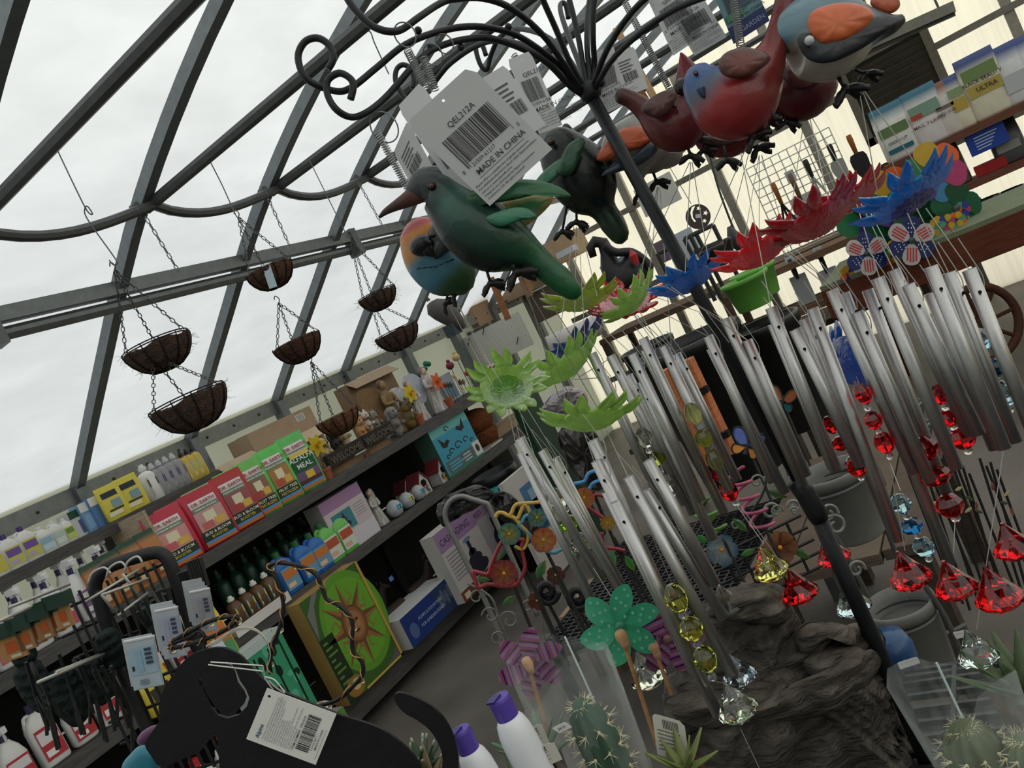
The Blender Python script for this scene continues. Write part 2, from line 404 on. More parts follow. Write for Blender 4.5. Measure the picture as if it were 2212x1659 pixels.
def printbox(name, label, cat, X, ext, d, sidecol, fn, group=None, m='paper', face=None):
    y0, y1, z0, z1 = ext
    r = thing(name, label, cat, (X - d / 2, (y0 + y1) / 2, z0), group)
    part(MB(sidecol).box((X - d / 2, (y0 + y1) / 2, (z0 + z1) / 2), (d, y1 - y0, z1 - z0)), 'carton', m, r)
    mb = MB(); fr = fr_face(X, y0, y1, z0, z1); fn(mb, fr)
    if mb.f: part(mb, 'front_print', 'paper', r)
    return r

# ---- stand-up pouches and bags
def pouch(name, label, px, py, hpx, wpx, X, z, col, prints, texts, group=None, deep=.045, rz=0, topcol=None, o=None, sc=None):
    p = onX(px, py, X); k = depth(p) / F; h, w = (hpx * k, wpx * k) if sc is None else sc
    o = o or V((X, p.y, z)); r = thing(name, label, 'bag', o, group)
    R = Matrix.Rotation(rz, 3, 'Z') @ Matrix(((0, -1, 0), (1, 0, 0), (0, 0, 1)))      # local x -> +Y, local -y -> +X
    prof = [(0, .47, 1), (.04, .5, 1.05), (.3, .5, 1.1), (.6, .49, .9), (.8, .49, .55), (.92, .485, .12), (1, .48, .06)]
    tc = lin(topcol or col); bc = lin(col)
    part(MB(col).loft(o, R, [(t * h, a * w, b * deep) for t, a, b in prof], 20, 5, lambda hh, t: tc if hh > .86 * h else bc), 'pouch', 'bag', r, True)
    def at(a, b, off=.0025):
        for (t0, a0, d0), (t1, a1, d1) in zip(prof, prof[1:]):
            if b <= t1: q = (b - t0) / (t1 - t0); break
        return o + R @ V((a * w * .96, -(d0 + (d1 - d0) * q) * deep * 1.01 - off, b * h))
    mb = MB()
    for q_, (a0, b0, a1, b1, c) in enumerate(prints):
        nb = 3; of = .0022 + q_ * .0005
        for i in range(nb):
            c0, c1 = b0 + (b1 - b0) * i / nb, b0 + (b1 - b0) * (i + 1) / nb
            mb.add([at(a0, c0, of), at(a1, c0, of), at(a1, c1, of), at(a0, c1, of)], [(0, 1, 2, 3)], lin(c))
    for s_, a, b, sz, c in texts:
        q = at(a, b, .0085); u = at(a + .1, b) - at(a, b); vv = at(a, b + .06) - at(a, b)
        text(s_, q, u, vv, sz * h, c, mb, align='CENTER', bold=.012)
    part(mb, 'front_print', 'paper', r)
    return r
BUD = ('BUD & BLOOM', 'BOOSTER'); FR = ('FRUIT TREE', 'FERTILIZER')
def drearth(px, py, wp, col, art, low, lab, big=None, strip=(90, 150, 210)):
    P_ = [(-.36, .72, .36, .84, (226, 216, 214)), (-.36, .64, .36, .72, (120, 140, 120)), (-.38, .3, .38, .64, art), (-.16, .42, .14, .6, (232, 224, 190)),
          (-.3, .32, .0, .44, mixc(art, (200, 60, 60), .5)), (.05, .33, .32, .45, (226, 180, 90)), (-.42, .13, .42, .3, (46, 66, 52)), (-.42, .09, .42, .13, strip), (-.42, .04, .42, .09, (196, 120, 60))]
    T_ = [('DR. EARTH', 0, .75, .085, (160, 60, 60)), ('PREMIUM ORGANIC', 0, .665, .045, (240, 240, 230)), (low[0], 0, .225, .07, (240, 236, 220)), (low[1], 0, .155, .065, (226, 196, 90))]
    if big: P_[2:7] = [(-.42, .34, .42, .66, (40, 96, 66)), (-.42, .18, .42, .34, (120, 90, 130)), (-.1, .2, .2, .32, (230, 190, 70)), (-.42, .08, .42, .2, (90, 60, 60)), (-.36, .6, .36, .68, (232, 200, 90))]; T_[2:] = [(big[0], 0, .53, .12, (240, 240, 232)), (big[1], 0, .4, .12, (240, 240, 232))]
    return pouch('fertiliser_pouch', lab, px, py, 128, wp, -3.37, ZM + .002, col, P_, T_, 'fertiliser pouches on the middle shelf', deep=.03, rz=-.3)
drearth(400, 1217, 92, (192, 44, 66), (214, 150, 150), BUD, 'crimson bud and bloom fertiliser pouch beside the pale upright board')
drearth(477, 1167, 88, (186, 40, 60), (206, 160, 156), BUD, 'crimson bud and bloom pouch, second from the pale board')
drearth(537, 1130, 76, (178, 48, 44), (160, 96, 96), BUD, 'dark red pouch between crimson and green pouches')
drearth(582, 1105, 62, (112, 190, 90), (150, 110, 90), FR, 'green pouch with red fruit picture next to the dark red pouch')
drearth(629, 1081, 64, (96, 200, 90), (180, 130, 80), FR, 'bright green pouch with fruit picture left of alfalfa meal')
drearth(676, 1053, 68, (96, 190, 96), (180, 130, 80), FR, 'green alfalfa meal pouch at the end of the pouch row', big=('ALFALFA', 'MEAL'))
for px, py, c, l in ((455, 1120, (150, 196, 120), 'pale green pouch standing behind the crimson pouches'), (520, 1080, (110, 190, 100), 'light green pouch behind the dark red pouch'), (400, 1160, (180, 60, 70), 'red pouch hidden behind the first crimson pouch')):
    pouch('fertiliser_pouch', l, px, py, 124, 84, -3.52, ZM + .002, c, [(-.36, .6, .36, .84, (226, 220, 214))], [], 'fertiliser pouches on the middle shelf')
pouch('soil_bag', 'small yellow and black bag lying behind the red pouches', 440, 1075, 60, 66, -3.6, ZM + .13, (206, 190, 60), [(-.4, .2, .4, .45, (30, 30, 30))], [], sc=(.13, .17))
# pale upright divider board
p = onX(372, 1215, -3.34)
solo(MB((178, 160, 136)).box((-3.5, p.y, ZM + .15), (.3, .014, .3)), 'divider_board', 'wood', 'pale wooden divider board standing beside the crimson pouch', 'board')
# yellow bags on the raised shelf
for px, py, l in ((252, 1102, 'yellow weed killer bag left of its twin on the raised shelf'), (292, 1082, 'yellow weed killer bag beside the white bottle on the raised shelf')):
    pouch('weed_killer_bag', l, px, py, 78, 52, -3.6, 1.432, (214, 200, 70), [(-.36, .66, .3, .82, (50, 56, 60)), (-.1, .34, .3, .56, (130, 160, 176)), (-.4, .12, .2, .24, (230, 226, 190)), (-.3, .26, .3, .31, (60, 64, 50))], [], 'yellow bags on the raised shelf', deep=.02, rz=-.3)
# kraft bags with green tops
for i, (px, py) in enumerate(((212, 1262), (252, 1240), (292, 1218), (330, 1196))):
    pouch('kraft_bag', ['leftmost kraft bag with dark green top', 'second kraft bag with dark green top', 'third kraft bag with dark green top', 'rightmost kraft bag with green top beside the pale board'][i], px, py, 110, 46, -3.36, ZM + .002, (176, 116, 62), [(-.3, .1, .2, .4, (150, 84, 44)), (-.2, .16, .1, .3, (214, 196, 160))], [], 'kraft bags with green tops', topcol=(30, 66, 44), deep=.035, rz=-.2)

# ---- bottles
RF = Matrix(((0, -1, 0), (1, 0, 0), (0, 0, 1)))
def jug(name, label, px, py, hpx, wpx, X, z, body, cap, lab1, lab2=None, group=None, kind='jug', m='plastic', txt=None):
    p = onX(px, py, X); k = depth(p) / F; h, w = hpx * k, wpx * k; o = V((X, p.y, z)); r = thing(name, label, 'bottle', o, group)
    d = w * .62
    if kind == 'jug':
        rows = [(0, .46, .46), (.03, .5, .5), (.62, .5, .5), (.74, .44, .46), (.82, .24, .3), (.86, .16, .24)]
        part(MB(body).loft(o, RF, [(t * h, a * w, b * d) for t, a, b in rows], 20, 4), 'body', m, r, True)
        part(MB(cap).lathe([(.15 * w, .85 * h), (.16 * w, .86 * h), (.15 * w, 1 * h), (0, h)], o, n=12), 'cap', 'plastic', r)
        q = o + V((0, -w * .32, h * .8)); part(MB(body).tube(spline([q + V((0, .2 * w, .05 * h)), q + V((0, -.02 * w, .04 * h)), q + V((0, -.1 * w, -.12 * h)), q + V((0, -.1 * w, -.3 * h))], 3), .07 * w, 6), 'handle', m, r, True)
        lb = (.1, .6)
    elif kind == 'spray':
        rows = [(0, .44, .44), (.03, .5, .5), (.45, .5, .5), (.6, .36, .42), (.7, .2, .26), (.74, .15, .2)]
        part(MB(body).loft(o, RF, [(t * h, a * w, b * d) for t, a, b in rows], 16, 3), 'body', m, r, True)
        part(MB(cap).lathe([(.17 * w, .73 * h), (.18 * w, .74 * h), (.16 * w, .82 * h), (0, .82 * h)], o, n=10), 'collar', 'plastic', r)
        c = o + V((.06 * w, 0, .9 * h)); mb = MB((226, 226, 228)).box(c, (.62 * w, .26 * w, .09 * h)); mb.box(c + V((.3 * w, 0, -.005)), (.14 * w, .16 * w, .06 * h)); mb.box(o + V((0, 0, .84 * h)), (.22 * w, .2 * w, .06 * h))
        part(mb, 'spray_head', 'plastic', r)
        part(MB((226, 226, 228)).tube([c + V((.12 * w, 0, -.03 * h)), c + V((.2 * w, 0, -.1 * h)), c + V((.16 * w, 0, -.17 * h))], .05 * w, 5), 'trigger', 'plastic', r)
        lb = (.08, .44)
    else:
        part(MB(body).lathe([(.46 * w, 0), (.5 * w, .02 * h), (.5 * w, .68 * h), (.36 * w, .76 * h), (.18 * w, .8 * h), (.18 * w, .84 * h)], o, n=16), 'body', m, r, True)
        part(MB(cap).lathe([(.24 * w, .83 * h), (.24 * w, .92 * h), (.16 * w, .93 * h), (.14 * w, h), (0, h)], o, n=12), 'cap', 'plastic', r); lb = (.1, .62); d = w
    if lab1:
        mb = MB(lab1); e = .4 if kind != 'round' else .36; x = X + d * (.505 if kind != 'round' else .41)
        fr = (V((x, p.y - e * w, z + lb[0] * h)), YU * 2 * e * w, ZU * (lb[1] - lb[0]) * h)
        pr(mb, fr, 0, 0, 1, 1, lab1)
        if lab2:
            pr(mb, fr, .05, .5, .95, .9, lab2, .002); pr(mb, fr, .1, .1, .6, .3, mixc(lab2, (255, 255, 255), .5), .002)
        if txt: ptx(mb, fr, txt, .5, .62, .2, (240, 240, 240), .003, 'CENTER')
        part(mb, 'label_print', 'paper', r)
    return r
WH = (226, 226, 222)
G = 'jugs on the raised shelf'
jug('weed_killer_jug', 'yellow labelled jug cut off by the left picture edge', 2, 1248, 78, 44, -3.66, 1.432, WH, (70, 50, 110), (206, 196, 90), None, G)
jug('weed_killer_jug', 'white jug with purple and yellow label, nearer the left edge', 38, 1222, 80, 42, -3.66, 1.432, WH, (70, 50, 110), (206, 200, 110), (120, 90, 160), G)
jug('weed_killer_jug', 'white jug with purple and yellow label next to pale blue jug', 71, 1198, 80, 40, -3.66, 1.432, WH, (70, 50, 110), (206, 200, 90), (120, 90, 160), G)
jug('weed_killer_jug', 'white jug with pale blue label on the raised shelf', 101, 1178, 62, 34, -3.66, 1.432, WH, (226, 226, 226), (196, 214, 222), (150, 186, 200), G)
jug('weed_killer_jug', 'white jug with faint green label on the raised shelf', 128, 1164, 62, 28, -3.66, 1.432, WH, (226, 226, 226), (214, 220, 206), (186, 206, 196), G)
jug('weed_killer_jug', 'white jug with yellow and green label beside the green topped carton', 150, 1152, 56, 24, -3.66, 1.432, WH, (226, 226, 226), (214, 206, 96), (110, 150, 80), G)
def carton(name, label, px, py, hpx, wpx, X, z, d, side, prints, group=None, m='paper'):
    p = onX(px, py, X); k = depth(p) / F; h, w = hpx * k, wpx * k
    def fn(mb, fr):
        for i, (a0, b0, a1, b1, c) in enumerate(prints): pr(mb, fr, a0, b0, a1, b1, c, .001 + i * .0006)
    return printbox(name, label, 'box', X, (p.y - w / 2, p.y + w / 2, z, z + h), d, side, fn, group, m)
carton('repellent_carton', 'white carton with dark green lid on the raised shelf', 180, 1140, 60, 36, -3.68, 1.432, .1, (206, 206, 206), [(0, .72, 1, 1, (40, 76, 56)), (.4, .1, .95, .6, (90, 100, 140))])
carton('repellent_carton', 'blue and white carton left of its plain blue neighbour', 203, 1127, 66, 34, -3.66, 1.432, .08, (120, 160, 196), [(0, .7, 1, 1, (226, 226, 222)), (.1, .1, .9, .6, (140, 176, 206))])
carton('repellent_carton', 'blue carton touching the yellow weed killer bag', 224, 1114, 68, 34, -3.64, 1.432, .08, (96, 136, 186), [(0, .72, 1, 1, (230, 230, 226))])
jug('garden_spray_bottle', 'white bottle with dark picture label beside the yellow bags', 331, 1060, 84, 36, -3.64, 1.432, WH, WH, (170, 180, 176), (70, 76, 70), 'bottles on the raised shelf', 'round')
for i, (px, py, l) in enumerate(((349, 1052, 'first'), (364, 1045, 'second'), (379, 1038, 'third'), (394, 1030, 'fourth'))):
    jug('grey_spray_bottle', '%s of four grey bottles with purple bases from the white bottle' % l, px, py, 78, 26, -3.64, 1.432, (150, 150, 152), (200, 200, 204), (150, 150, 150), (96, 84, 140), 'grey and purple bottles', 'round')
for i, (px, py, l) in enumerate(((412, 1026, 'left'), (424, 1020, 'middle'), (436, 1013, 'right'))):
    jug('yellow_spray_can', '%s one of three slim yellow spray cans with black caps' % l, px, py, 72, 22, -3.64, 1.432, (206, 176, 80), (28, 28, 30), (206, 186, 110), (170, 196, 190), 'yellow spray cans', 'round')
for i in range(17):
    y = .98 + i * .105; px_ = V((-3.62, y, ZM))
    p = V((-3.62, y, ZM)); dd = depth(p); dpx = F / dd
    # pixel of that point, so that jug() puts it there
    q = p - CAM; X_ = q.dot(RV) / dd * F + W / 2; Y_ = H / 2 - q.dot(UV) / dd * F
    jug('spray_bottle', ORD[i] + ' white spray bottle from the left in the back row', X_, Y_, .285 * dpx, .085 * dpx, -3.62, ZM + .002, WH, (52, 40, 84), (206, 206, 210), None, 'spray bottles in the back row', 'spray')
for i in range(9):
    y = .95 + i * .115; p = V((-3.4, y, ZM)); dd = depth(p); q = p - CAM
    jug('spray_bottle', ORD[i] + [' white spray bottle from the left in the front row, magenta label', ' white spray bottle from the left in the front row, purple label'][i % 2], q.dot(RV) / dd * F + W / 2, H / 2 - q.dot(UV) / dd * F, .27 * F / dd, .1 * F / dd, -3.4, ZM + .002, WH, (52, 40, 84), [(196, 90, 110), (140, 110, 160)][i % 2], (226, 220, 220), 'spray bottles in the front row', 'spray')

# ---------------------------------------------------------------- rest of the left shelves
# cardboard boxes behind the pouches
def cbox(label, bl, tr, X, d, col=(170, 146, 122), z=None, flap=False, extra=None):
    y0, y1, z0, z1 = FB(bl, tr, X, z); r = thing('cardboard_box', label, 'box', (X - d / 2, (y0 + y1) / 2, z0), 'cardboard boxes on the shelves')
    part(MB(col).box((X - d / 2, (y0 + y1) / 2, (z0 + z1) / 2), (d, y1 - y0, z1 - z0)), 'carton', 'card', r)
    part(MB(mixc(col, (60, 40, 30), .35)).box((X - d / 2, (y0 + y1) / 2, z1 + .001), (.012, (y1 - y0) * .98, .003)), 'top_seam', 'card', r)
    if flap: part(MB(mixc(col, (255, 240, 220), .2)).box((X + .03, (y0 + y1) / 2, z1 - .02), (.1, (y1 - y0) * .98, .004), Matrix.Rotation(.6, 3, 'Y')), 'open_flap', 'card', r)
    if extra: mb = MB(); extra(mb, fr_face(X, y0, y1, z0, z1)); part(mb, 'sticker', 'paper', r)
    return r
def stick(mb, fr): pr(mb, fr, .72, .55, .86, .85, (206, 204, 200)); [pr(mb, fr, .74, .6 + i * .06, .84, .62 + i * .06, (90, 90, 90), .002) for i in range(4)]
cbox('large cardboard box with white sticker, topmost on the back shelf', (556, 985), (668, 876), -3.62, .18, extra=stick)
cbox('tan cardboard box under the box with the sticker', (578, 1010), (690, 920), -3.58, .16, (178, 152, 126), z=ZM + .01, flap=True)
cbox('small cardboard box left of the large boxes', (480, 1040), (548, 975), -3.6, .2, (164, 140, 116), z=ZM + .01, flap=True)
cbox('flat brown box under the raised shelf end', (506, 1062), (562, 1010), -3.5, .14, (140, 110, 84), z=ZM + .01)
cbox('torn brown cardboard box behind the angel statue', (770, 880), (840, 790), -3.72, .12, (140, 116, 94), z=ZM + .01, flap=True)
# daffodil spinners in terracotta pots
def petal_poly(L, wd, n=6): return [(0, -wd * .25), (L * .45, -wd * .5), (L * .8, -wd * .3), (L, 0), (L * .8, wd * .3), (L * .45, wd * .5), (0, wd * .25)]
def star_flower(mb, c, n, u, v, L, wd, k, col, tip=None, th=.003, rot=0):
    w = u.cross(v)
    for i in range(k):
        a = 2 * math.pi * i / k + rot; uu = u * math.cos(a) + v * math.sin(a); vv = w.cross(uu)
        mb.color(col if i % 2 == 0 or not tip else tip).prism(petal_poly(L, wd), (c + uu * wd * .1 + w * .002 * (i % 2), uu, vv), th)
def potflower(label, px, py, fpx, fpy, X, col, z=ZM):
    p = onX(px, py, X); o = V((X, p.y, z + .002)); r = thing('flower_spinner', label, 'ornament', o, 'flower spinners in small pots')
    part(MB((164, 92, 66)).lathe([(.022, 0), (.032, .05), (.036, .05), (.037, .065), (.03, .065), (.028, .05), (0, .05)], o, n=14), 'clay_pot', 'matte', r)
    f = onX(fpx, fpy, X + .03); part(MB((60, 80, 50)).tube([o + ZU * .05, f], .0025, 5), 'stem', 'plastic', r)
    mb = MB(col); star_flower(mb, f, None, YU, ZU, .062, .04, 6, col); part(mb, 'petals', 'thinplastic', r)
    part(MB(mixc(col, (220, 140, 40), .4)).lathe([(.008, 0), (.012, .012), (.016, .024), (.012, .02), (0, .012)], f, V((1, 0, 0)), 12), 'trumpet', 'thinplastic', r)
potflower('yellow daffodil spinner in clay pot beside the welcome sign dogs', 706, 1025, 684, 962, -3.36, (226, 200, 50))
potflower('yellow daffodil spinner in clay pot before the white gown statue', 908, 910, 886, 850, -3.36, (230, 206, 60))
potflower('orange daffodil spinner in clay pot at the end of the statues', 972, 872, 944, 824, -3.36, (226, 120, 70))
p = onX(903, 845, -3.5); r = thing('flower_spinner', 'teal star flower spinner behind the yellow one', 'ornament', (p.x, p.y, ZM), 'flower spinners in small pots')
part(MB((60, 80, 50)).tube([V((p.x, p.y, ZM)), p], .0025, 5), 'stem', 'plastic', r); mb = MB(); star_flower(mb, p, None, YU, ZU, .062, .04, 6, (80, 170, 140)); part(mb, 'petals', 'thinplastic', r)
# animals: continuous little bodies from swept rings
def critter(mb, o, s, kind, col, col2):
    X_ = V((1, 0, 0)); c1, c2 = lin(col), lin(col2)
    def B(c, r): mb.ball(o + V(c) * s, tuple(q * s for q in r), n=10, m=8, colfn=lambda v: mixc(c1, c2, (math.sin(v.y * 90) * .5 + .5) * .35 + (.5 if v.z < o.z + c[2] * s - r[2] * s * .3 else 0)))
    B((0, 0, .45), (.26, .28, .45)); B((.08, 0, 1.0), (.28, .27, .26)); B((.3, 0, .93), (.17, .13, .12))
    for e in (-1, 1):
        if kind == 'dog': B((.04, e * .28, .92), (.1, .08, .24))
        else: mb.color(col).lathe([(.1 * s, 0), (.06 * s, .14 * s), (0, .26 * s)], o + V((.05, e * .17, 1.15)) * s, n=8)
        B((.28, e * .16, .5), (.14, .09, .1)); mb.color((18, 14, 12)).ball(o + V((.31, e * .1, 1.06)) * s, .035 * s, n=6, m=4)
    mb.color((18, 14, 12)).ball(o + V((.47, 0, .96)) * s, .05 * s, n=6, m=4)
def welcome(label, bl, tr, animals, col):
    p0, p1 = onX(*bl, -3.36), onX(*tr, -3.36); mid = (p0 + p1) / 2; wdt = (p1 - p0).y
    o = V((-3.4, mid.y, ZM)); r = thing('welcome_sign_statue', label, 'statue', o)
    zc = ZM + .085; a = .0
    mb = MB(col).box((-3.36, mid.y, zc), (.03, wdt, .075)); mb.color(mixc(col, (0, 0, 0), .4))
    for i in range(9): mb.box((-3.344, mid.y, zc - .034 + i * .0085), (.004, wdt * .99, .003))
    s = part(mb, 'wooden_plank', 'resin', r)
    text('WELCOME', V((-3.3415, mid.y, zc - .022)), YU, ZU, .055, (96, 84, 70), s, align='CENTER', bold=.03)
    part(MB((110, 84, 56)).loft((-3.4, mid.y, ZM + .001), RF, [(0, wdt * .5, .05), (.02, wdt * .46, .045), (.045, wdt * .3, .03)], 14, 2), 'base', 'resin', r)
    for i, (dy, dz, s_, kind, c, c2) in enumerate(animals):
        mb = MB(c); critter(mb, V((-3.395, mid.y + dy * 1.1, ZM + dz)), s_ * 1.35, kind, c, c2); part(mb, kind + '_figure', 'resin', r, True)
    return r
welcome('puppies resting their paws on a dark WELCOME plank', (712, 1012), (785, 965), [(-.095, .07, .09, 'dog', (196, 174, 140), (150, 124, 92)), (0, .095, .085, 'dog', (40, 36, 34), (70, 60, 50)), (.07, .1, .09, 'dog', (150, 116, 80), (210, 190, 160)), (.05, -.0, .05, 'dog', (200, 170, 130), (150, 110, 80))], (52, 46, 42))
welcome('kittens peeping over a dark WELCOME plank beside the puppies', (788, 965), (845, 925), [(-.06, .09, .085, 'cat', (176, 120, 70), (210, 170, 120)), (.0, .1, .085, 'cat', (206, 196, 180), (150, 110, 80)), (.065, .09, .08, 'cat', (120, 112, 104), (170, 162, 150)), (.02, 0, .05, 'cat', (190, 150, 90), (220, 200, 160))], (50, 46, 44))
def animal(name, label, px, py, X, z, hgt, kind, c, c2, grp=None):
    p = onX(px, py, X); mb = MB(c); critter(mb, V((X, p.y, z + .002)), hgt / 1.35, kind, c, c2); return solo(mb, name, 'resin', label, 'statue', grp, smooth=True, org=V((X, p.y, z)))
animal('elephant_statue', 'small grey animal statue between the kittens and the angel', 862, 935, -3.38, ZM, .21, 'dog', (110, 106, 100), (160, 154, 146))
animal('raccoon_statue', 'dark speckled animal statue beneath the brown angel', 893, 918, -3.4, ZM, .2, 'cat', (90, 78, 56), (170, 140, 70))
# angel statues
def angel(label, px, py, X, hgt, robe, skin, wing, pose=0, z=ZM):
    p = onX(px, py, X); o = V((X, p.y, z + .002)); r = thing('angel_statue', label, 'statue', o, 'angel statues on the middle shelf'); h = hgt
    cr, cs = lin(robe), lin(mixc(robe, (40, 30, 20), .35))
    def cf(hh, t): return mixc(cr, cs, .5 + .5 * math.sin(t * 7 + hh * 30))
    part(MB(robe).loft(o, RF, [(0, .21 * h, .17 * h), (.05 * h, .2 * h, .16 * h), (.35 * h, .14 * h, .12 * h), (.55 * h, .1 * h, .085 * h), (.68 * h, .125 * h, .09 * h), (.76 * h, .1 * h, .075 * h), (.8 * h, .04 * h, .04 * h), (.83 * h, .04 * h, .04 * h)], 20, 2, cf), 'robe', 'resin', r, True)
    hd = o + V((.02 * h, 0, .9 * h)); mb = MB(skin).ball(hd, (.07 * h, .065 * h, .085 * h), n=12, m=9); mb.color(mixc(robe, (70, 40, 20), .5)).ball(hd + V((-.02 * h, 0, .02 * h)), (.075 * h, .075 * h, .085 * h), n=10, m=7)
    part(mb, 'head', 'resin', r, True)
    for e in (-1, 1):
        part(MB(robe).tube(spline([o + V((.01, e * .11 * h, .72 * h)), o + V((.06 * h, e * .15 * h, .58 * h)), o + V((.15 * h, e * .04 * h, .55 * h))], 4), [.045 * h, .042 * h, .04 * h, .038 * h, .036 * h, .034 * h, .032 * h, .03 * h, .026 * h], 8), 'arm', 'resin', r, True)
        pts = sm2([(0, .1), (.12, .32), (.34, .36), (.44, .2), (.4, -.05), (.3, -.2), (.2, -.3), (.1, -.25), (.02, -.1)], 3)
        part(MB(wing).prism([(x * h * e, y * h) for x, y in pts][::e], (o + V((-.09 * h, 0, .62 * h)), YU + V((-.35 * 1, 0, 0)) * e, ZU), .02 * h), 'wing', 'resin', r)
    return r
angel('brown angel statue holding its hands together', 868, 925, -3.5, .37, (146, 118, 78), (150, 122, 84), (128, 98, 62))
angel('white gowned angel statue kneeling beside the yellow daffodil', 915, 905, -3.44, .29, (204, 200, 196), (206, 170, 150), (196, 196, 200))
angel('white gowned angel statue with brown hair, right of its twin', 950, 880, -3.42, .33, (208, 204, 200), (210, 176, 156), (186, 190, 200))
# posters / cards behind the statues
carton('blue_gift_box', 'pale blue picture box behind the hanging coir basket', 802, 905, 78, 60, -3.66, ZM + .002, .06, (186, 200, 214), [(.05, .3, .95, .7, (84, 140, 166)), (.2, .45, .8, .58, (200, 214, 220)), (.6, .72, .9, .95, (226, 226, 230))])
carton('seed_packet_box', 'grey blue flat box between the angels and the stakes', 985, 862, 60, 44, -3.66, ZM + .002, .05, (150, 160, 172), [(.1, .1, .9, .6, (110, 130, 150))])
# ornamental stakes in a rack at the shelf end
for i in range(17):
    px, py = 962 + i * 8.5, 838 - i * 3.2 + (i % 3) * 6
    p = onX(px, py, -3.5 + (i % 3) * .05); b = V((p.x, p.y, ZM))
    r = thing('plant_stake', ORD[i] + ' plant stake from the left in the crowd at the shelf end', 'stake', b, 'plant stakes at the shelf end')
    tip = p + ZU * (.02 + (i % 4) * .012); part(MB((60, 60, 60)).tube([b, tip], .0022, 5), 'stick', 'wire', r)
    c = [(176, 50, 60), (90, 84, 60), (70, 74, 78), (200, 170, 110), (120, 60, 60), (110, 100, 70)][i % 6]
    mb = MB(c); star_flower(mb, tip, None, YU, ZU, .022, .018, 5, c, th=.006); mb.ball(tip + V((.004, 0, 0)), .012, n=7, m=5); part(mb, 'finial', 'resin', r)
for i, (px, py, c, l) in enumerate(((915, 815, (30, 110, 84), 'green caterpillar shaped'), (972, 790, (120, 44, 60), 'dark red round'), (985, 772, (206, 176, 120), 'pale tan round'))):
    p = onX(px, py, -3.62); r = thing('plant_stake', l + ' ornament rising behind the statues', 'stake', (p.x, p.y, ZM), 'tall ornaments behind the statues')
    part(MB((70, 66, 60)).tube([V((p.x, p.y, ZM)), p], .003, 5), 'stick', 'wire', r)
    mb = MB(c)
    if i == 0:
        for j in range(7): mb.ball(p + V((0, -.06 + .03 * j, .02 * math.sin(j * 1.6) + .012 * j)), .02, n=8, m=6)
    else: mb.ball(p, (.03, .035, .03), n=10, m=8); mb.ball(p + ZU * .035, .015, n=8, m=6)
    part(mb, 'ornament', 'resin', r, True)

# ---- lower shelf
BL = (40, 104, 176)
for i, (px, py, l) in enumerate(((626, 1262, 'leftmost blue fertiliser jug'), (668, 1240, 'middle blue fertiliser jug'), (694, 1216, 'right blue fertiliser jug beside the light green ones'))):
    jug('fertiliser_jug', l + ' on the lower shelf', px, py, 96 - i * 4, 52, -3.36, ZL + .002, BL, (40, 100, 60), (110, 150, 180), (196, 120, 60), 'fertiliser jugs on the lower shelf')
for i, (px, py, l) in enumerate(((722, 1204, 'light green fertiliser jug next to the blue jugs'), (752, 1184, 'light green fertiliser jug touching the lilac box'))):
    jug('fertiliser_jug', l, px, py, 92, 50, -3.36, ZL + .002, (110, 186, 90), (40, 110, 60), (206, 214, 196), (180, 84, 60), 'fertiliser jugs on the lower shelf')
for i in range(11):
    y = 2.5 + i * .088; p = V((-3.66, y, ZL)); dd = depth(p); q = p - CAM
    jug('green_bottle', ORD[i] + ' dark green bottle from the left in the shaded back row', q.dot(RV) / dd * F + W / 2, H / 2 - q.dot(UV) / dd * F, .26 * F / dd, .075 * F / dd, -3.66, ZL + .002, (20, 66, 44), (16, 60, 36), None, None, 'dark green bottles at the back', 'round')
for i, (px, py, l) in enumerate(((512, 1322, 'first'), (537, 1306, 'second'), (561, 1290, 'third'), (585, 1274, 'fourth'))):
    jug('brown_bottle', '%s amber bottle with white flip cap from the yellow bag' % l, px, py, 66, 32, -3.34, ZL + .03, (96, 66, 40), WH, (80, 140, 150), (206, 196, 110), 'amber bottles in a white tray', 'round')
p0, p1 = onX(490, 1338, -3.3), onX(612, 1268, -3.3)
r = thing('display_tray', 'white display tray under the amber bottles', 'tray', (-3.36, (p0.y + p1.y) / 2, ZL))
mb = MB((206, 202, 196)).box((-3.36, (p0.y + p1.y) / 2, ZL + .015), (.14, p1.y - p0.y, .02)); part(mb, 'tray_floor', 'paper', r)
part(MB((212, 208, 204)).box((-3.288, (p0.y + p1.y) / 2, ZL + .02), (.006, p1.y - p0.y, .045)), 'front_lip', 'paper', r)
pouch('potting_soil_bag', 'yellow, orange and red bag hanging open before the dark shelf', 462, 1385, 150, 78, -3.28, ZL - .1, (226, 196, 40), [(-.42, .44, .42, .72, (206, 120, 60)), (-.42, .2, .42, .44, (90, 150, 100)), (-.42, .04, .42, .2, (176, 50, 40)), (-.3, .3, .1, .5, (206, 220, 226))], [], deep=.03)
def lilac(mb, fr):
    pr(mb, fr, 0, .78, 1, 1, (160, 124, 160)); pr(mb, fr, 0, 0, 1, .78, (196, 184, 186)); pr(mb, fr, .12, .34, .6, .7, (66, 128, 136), .0015)
    prp(mb, fr, ell(.36, .44, .13, .07) , (56, 44, 76), .002); prp(mb, fr, ell(.37, .54, .07, .06), (70, 56, 90), .002); prp(mb, fr, ell(.38, .62, .03, .04), (80, 60, 90), .002)
    pr(mb, fr, 0, 0, 1, .3, (206, 200, 206), .0015)
    for i in range(5): pr(mb, fr, .66, .66 - i * .05, .92, .675 - i * .05, (150, 140, 150), .002)
printbox('fountain_box', 'lilac and white fountain box on the lower shelf', 'box', -3.34, FB((735, 1190), (770, 1040), -3.34, ZL + .002), .12, (170, 164, 160), lilac)
angel('white robed monk statuette beside the lilac box', 822, 1120, -3.4, .22, (206, 202, 196), (196, 170, 150), (176, 172, 168), z=ZL)
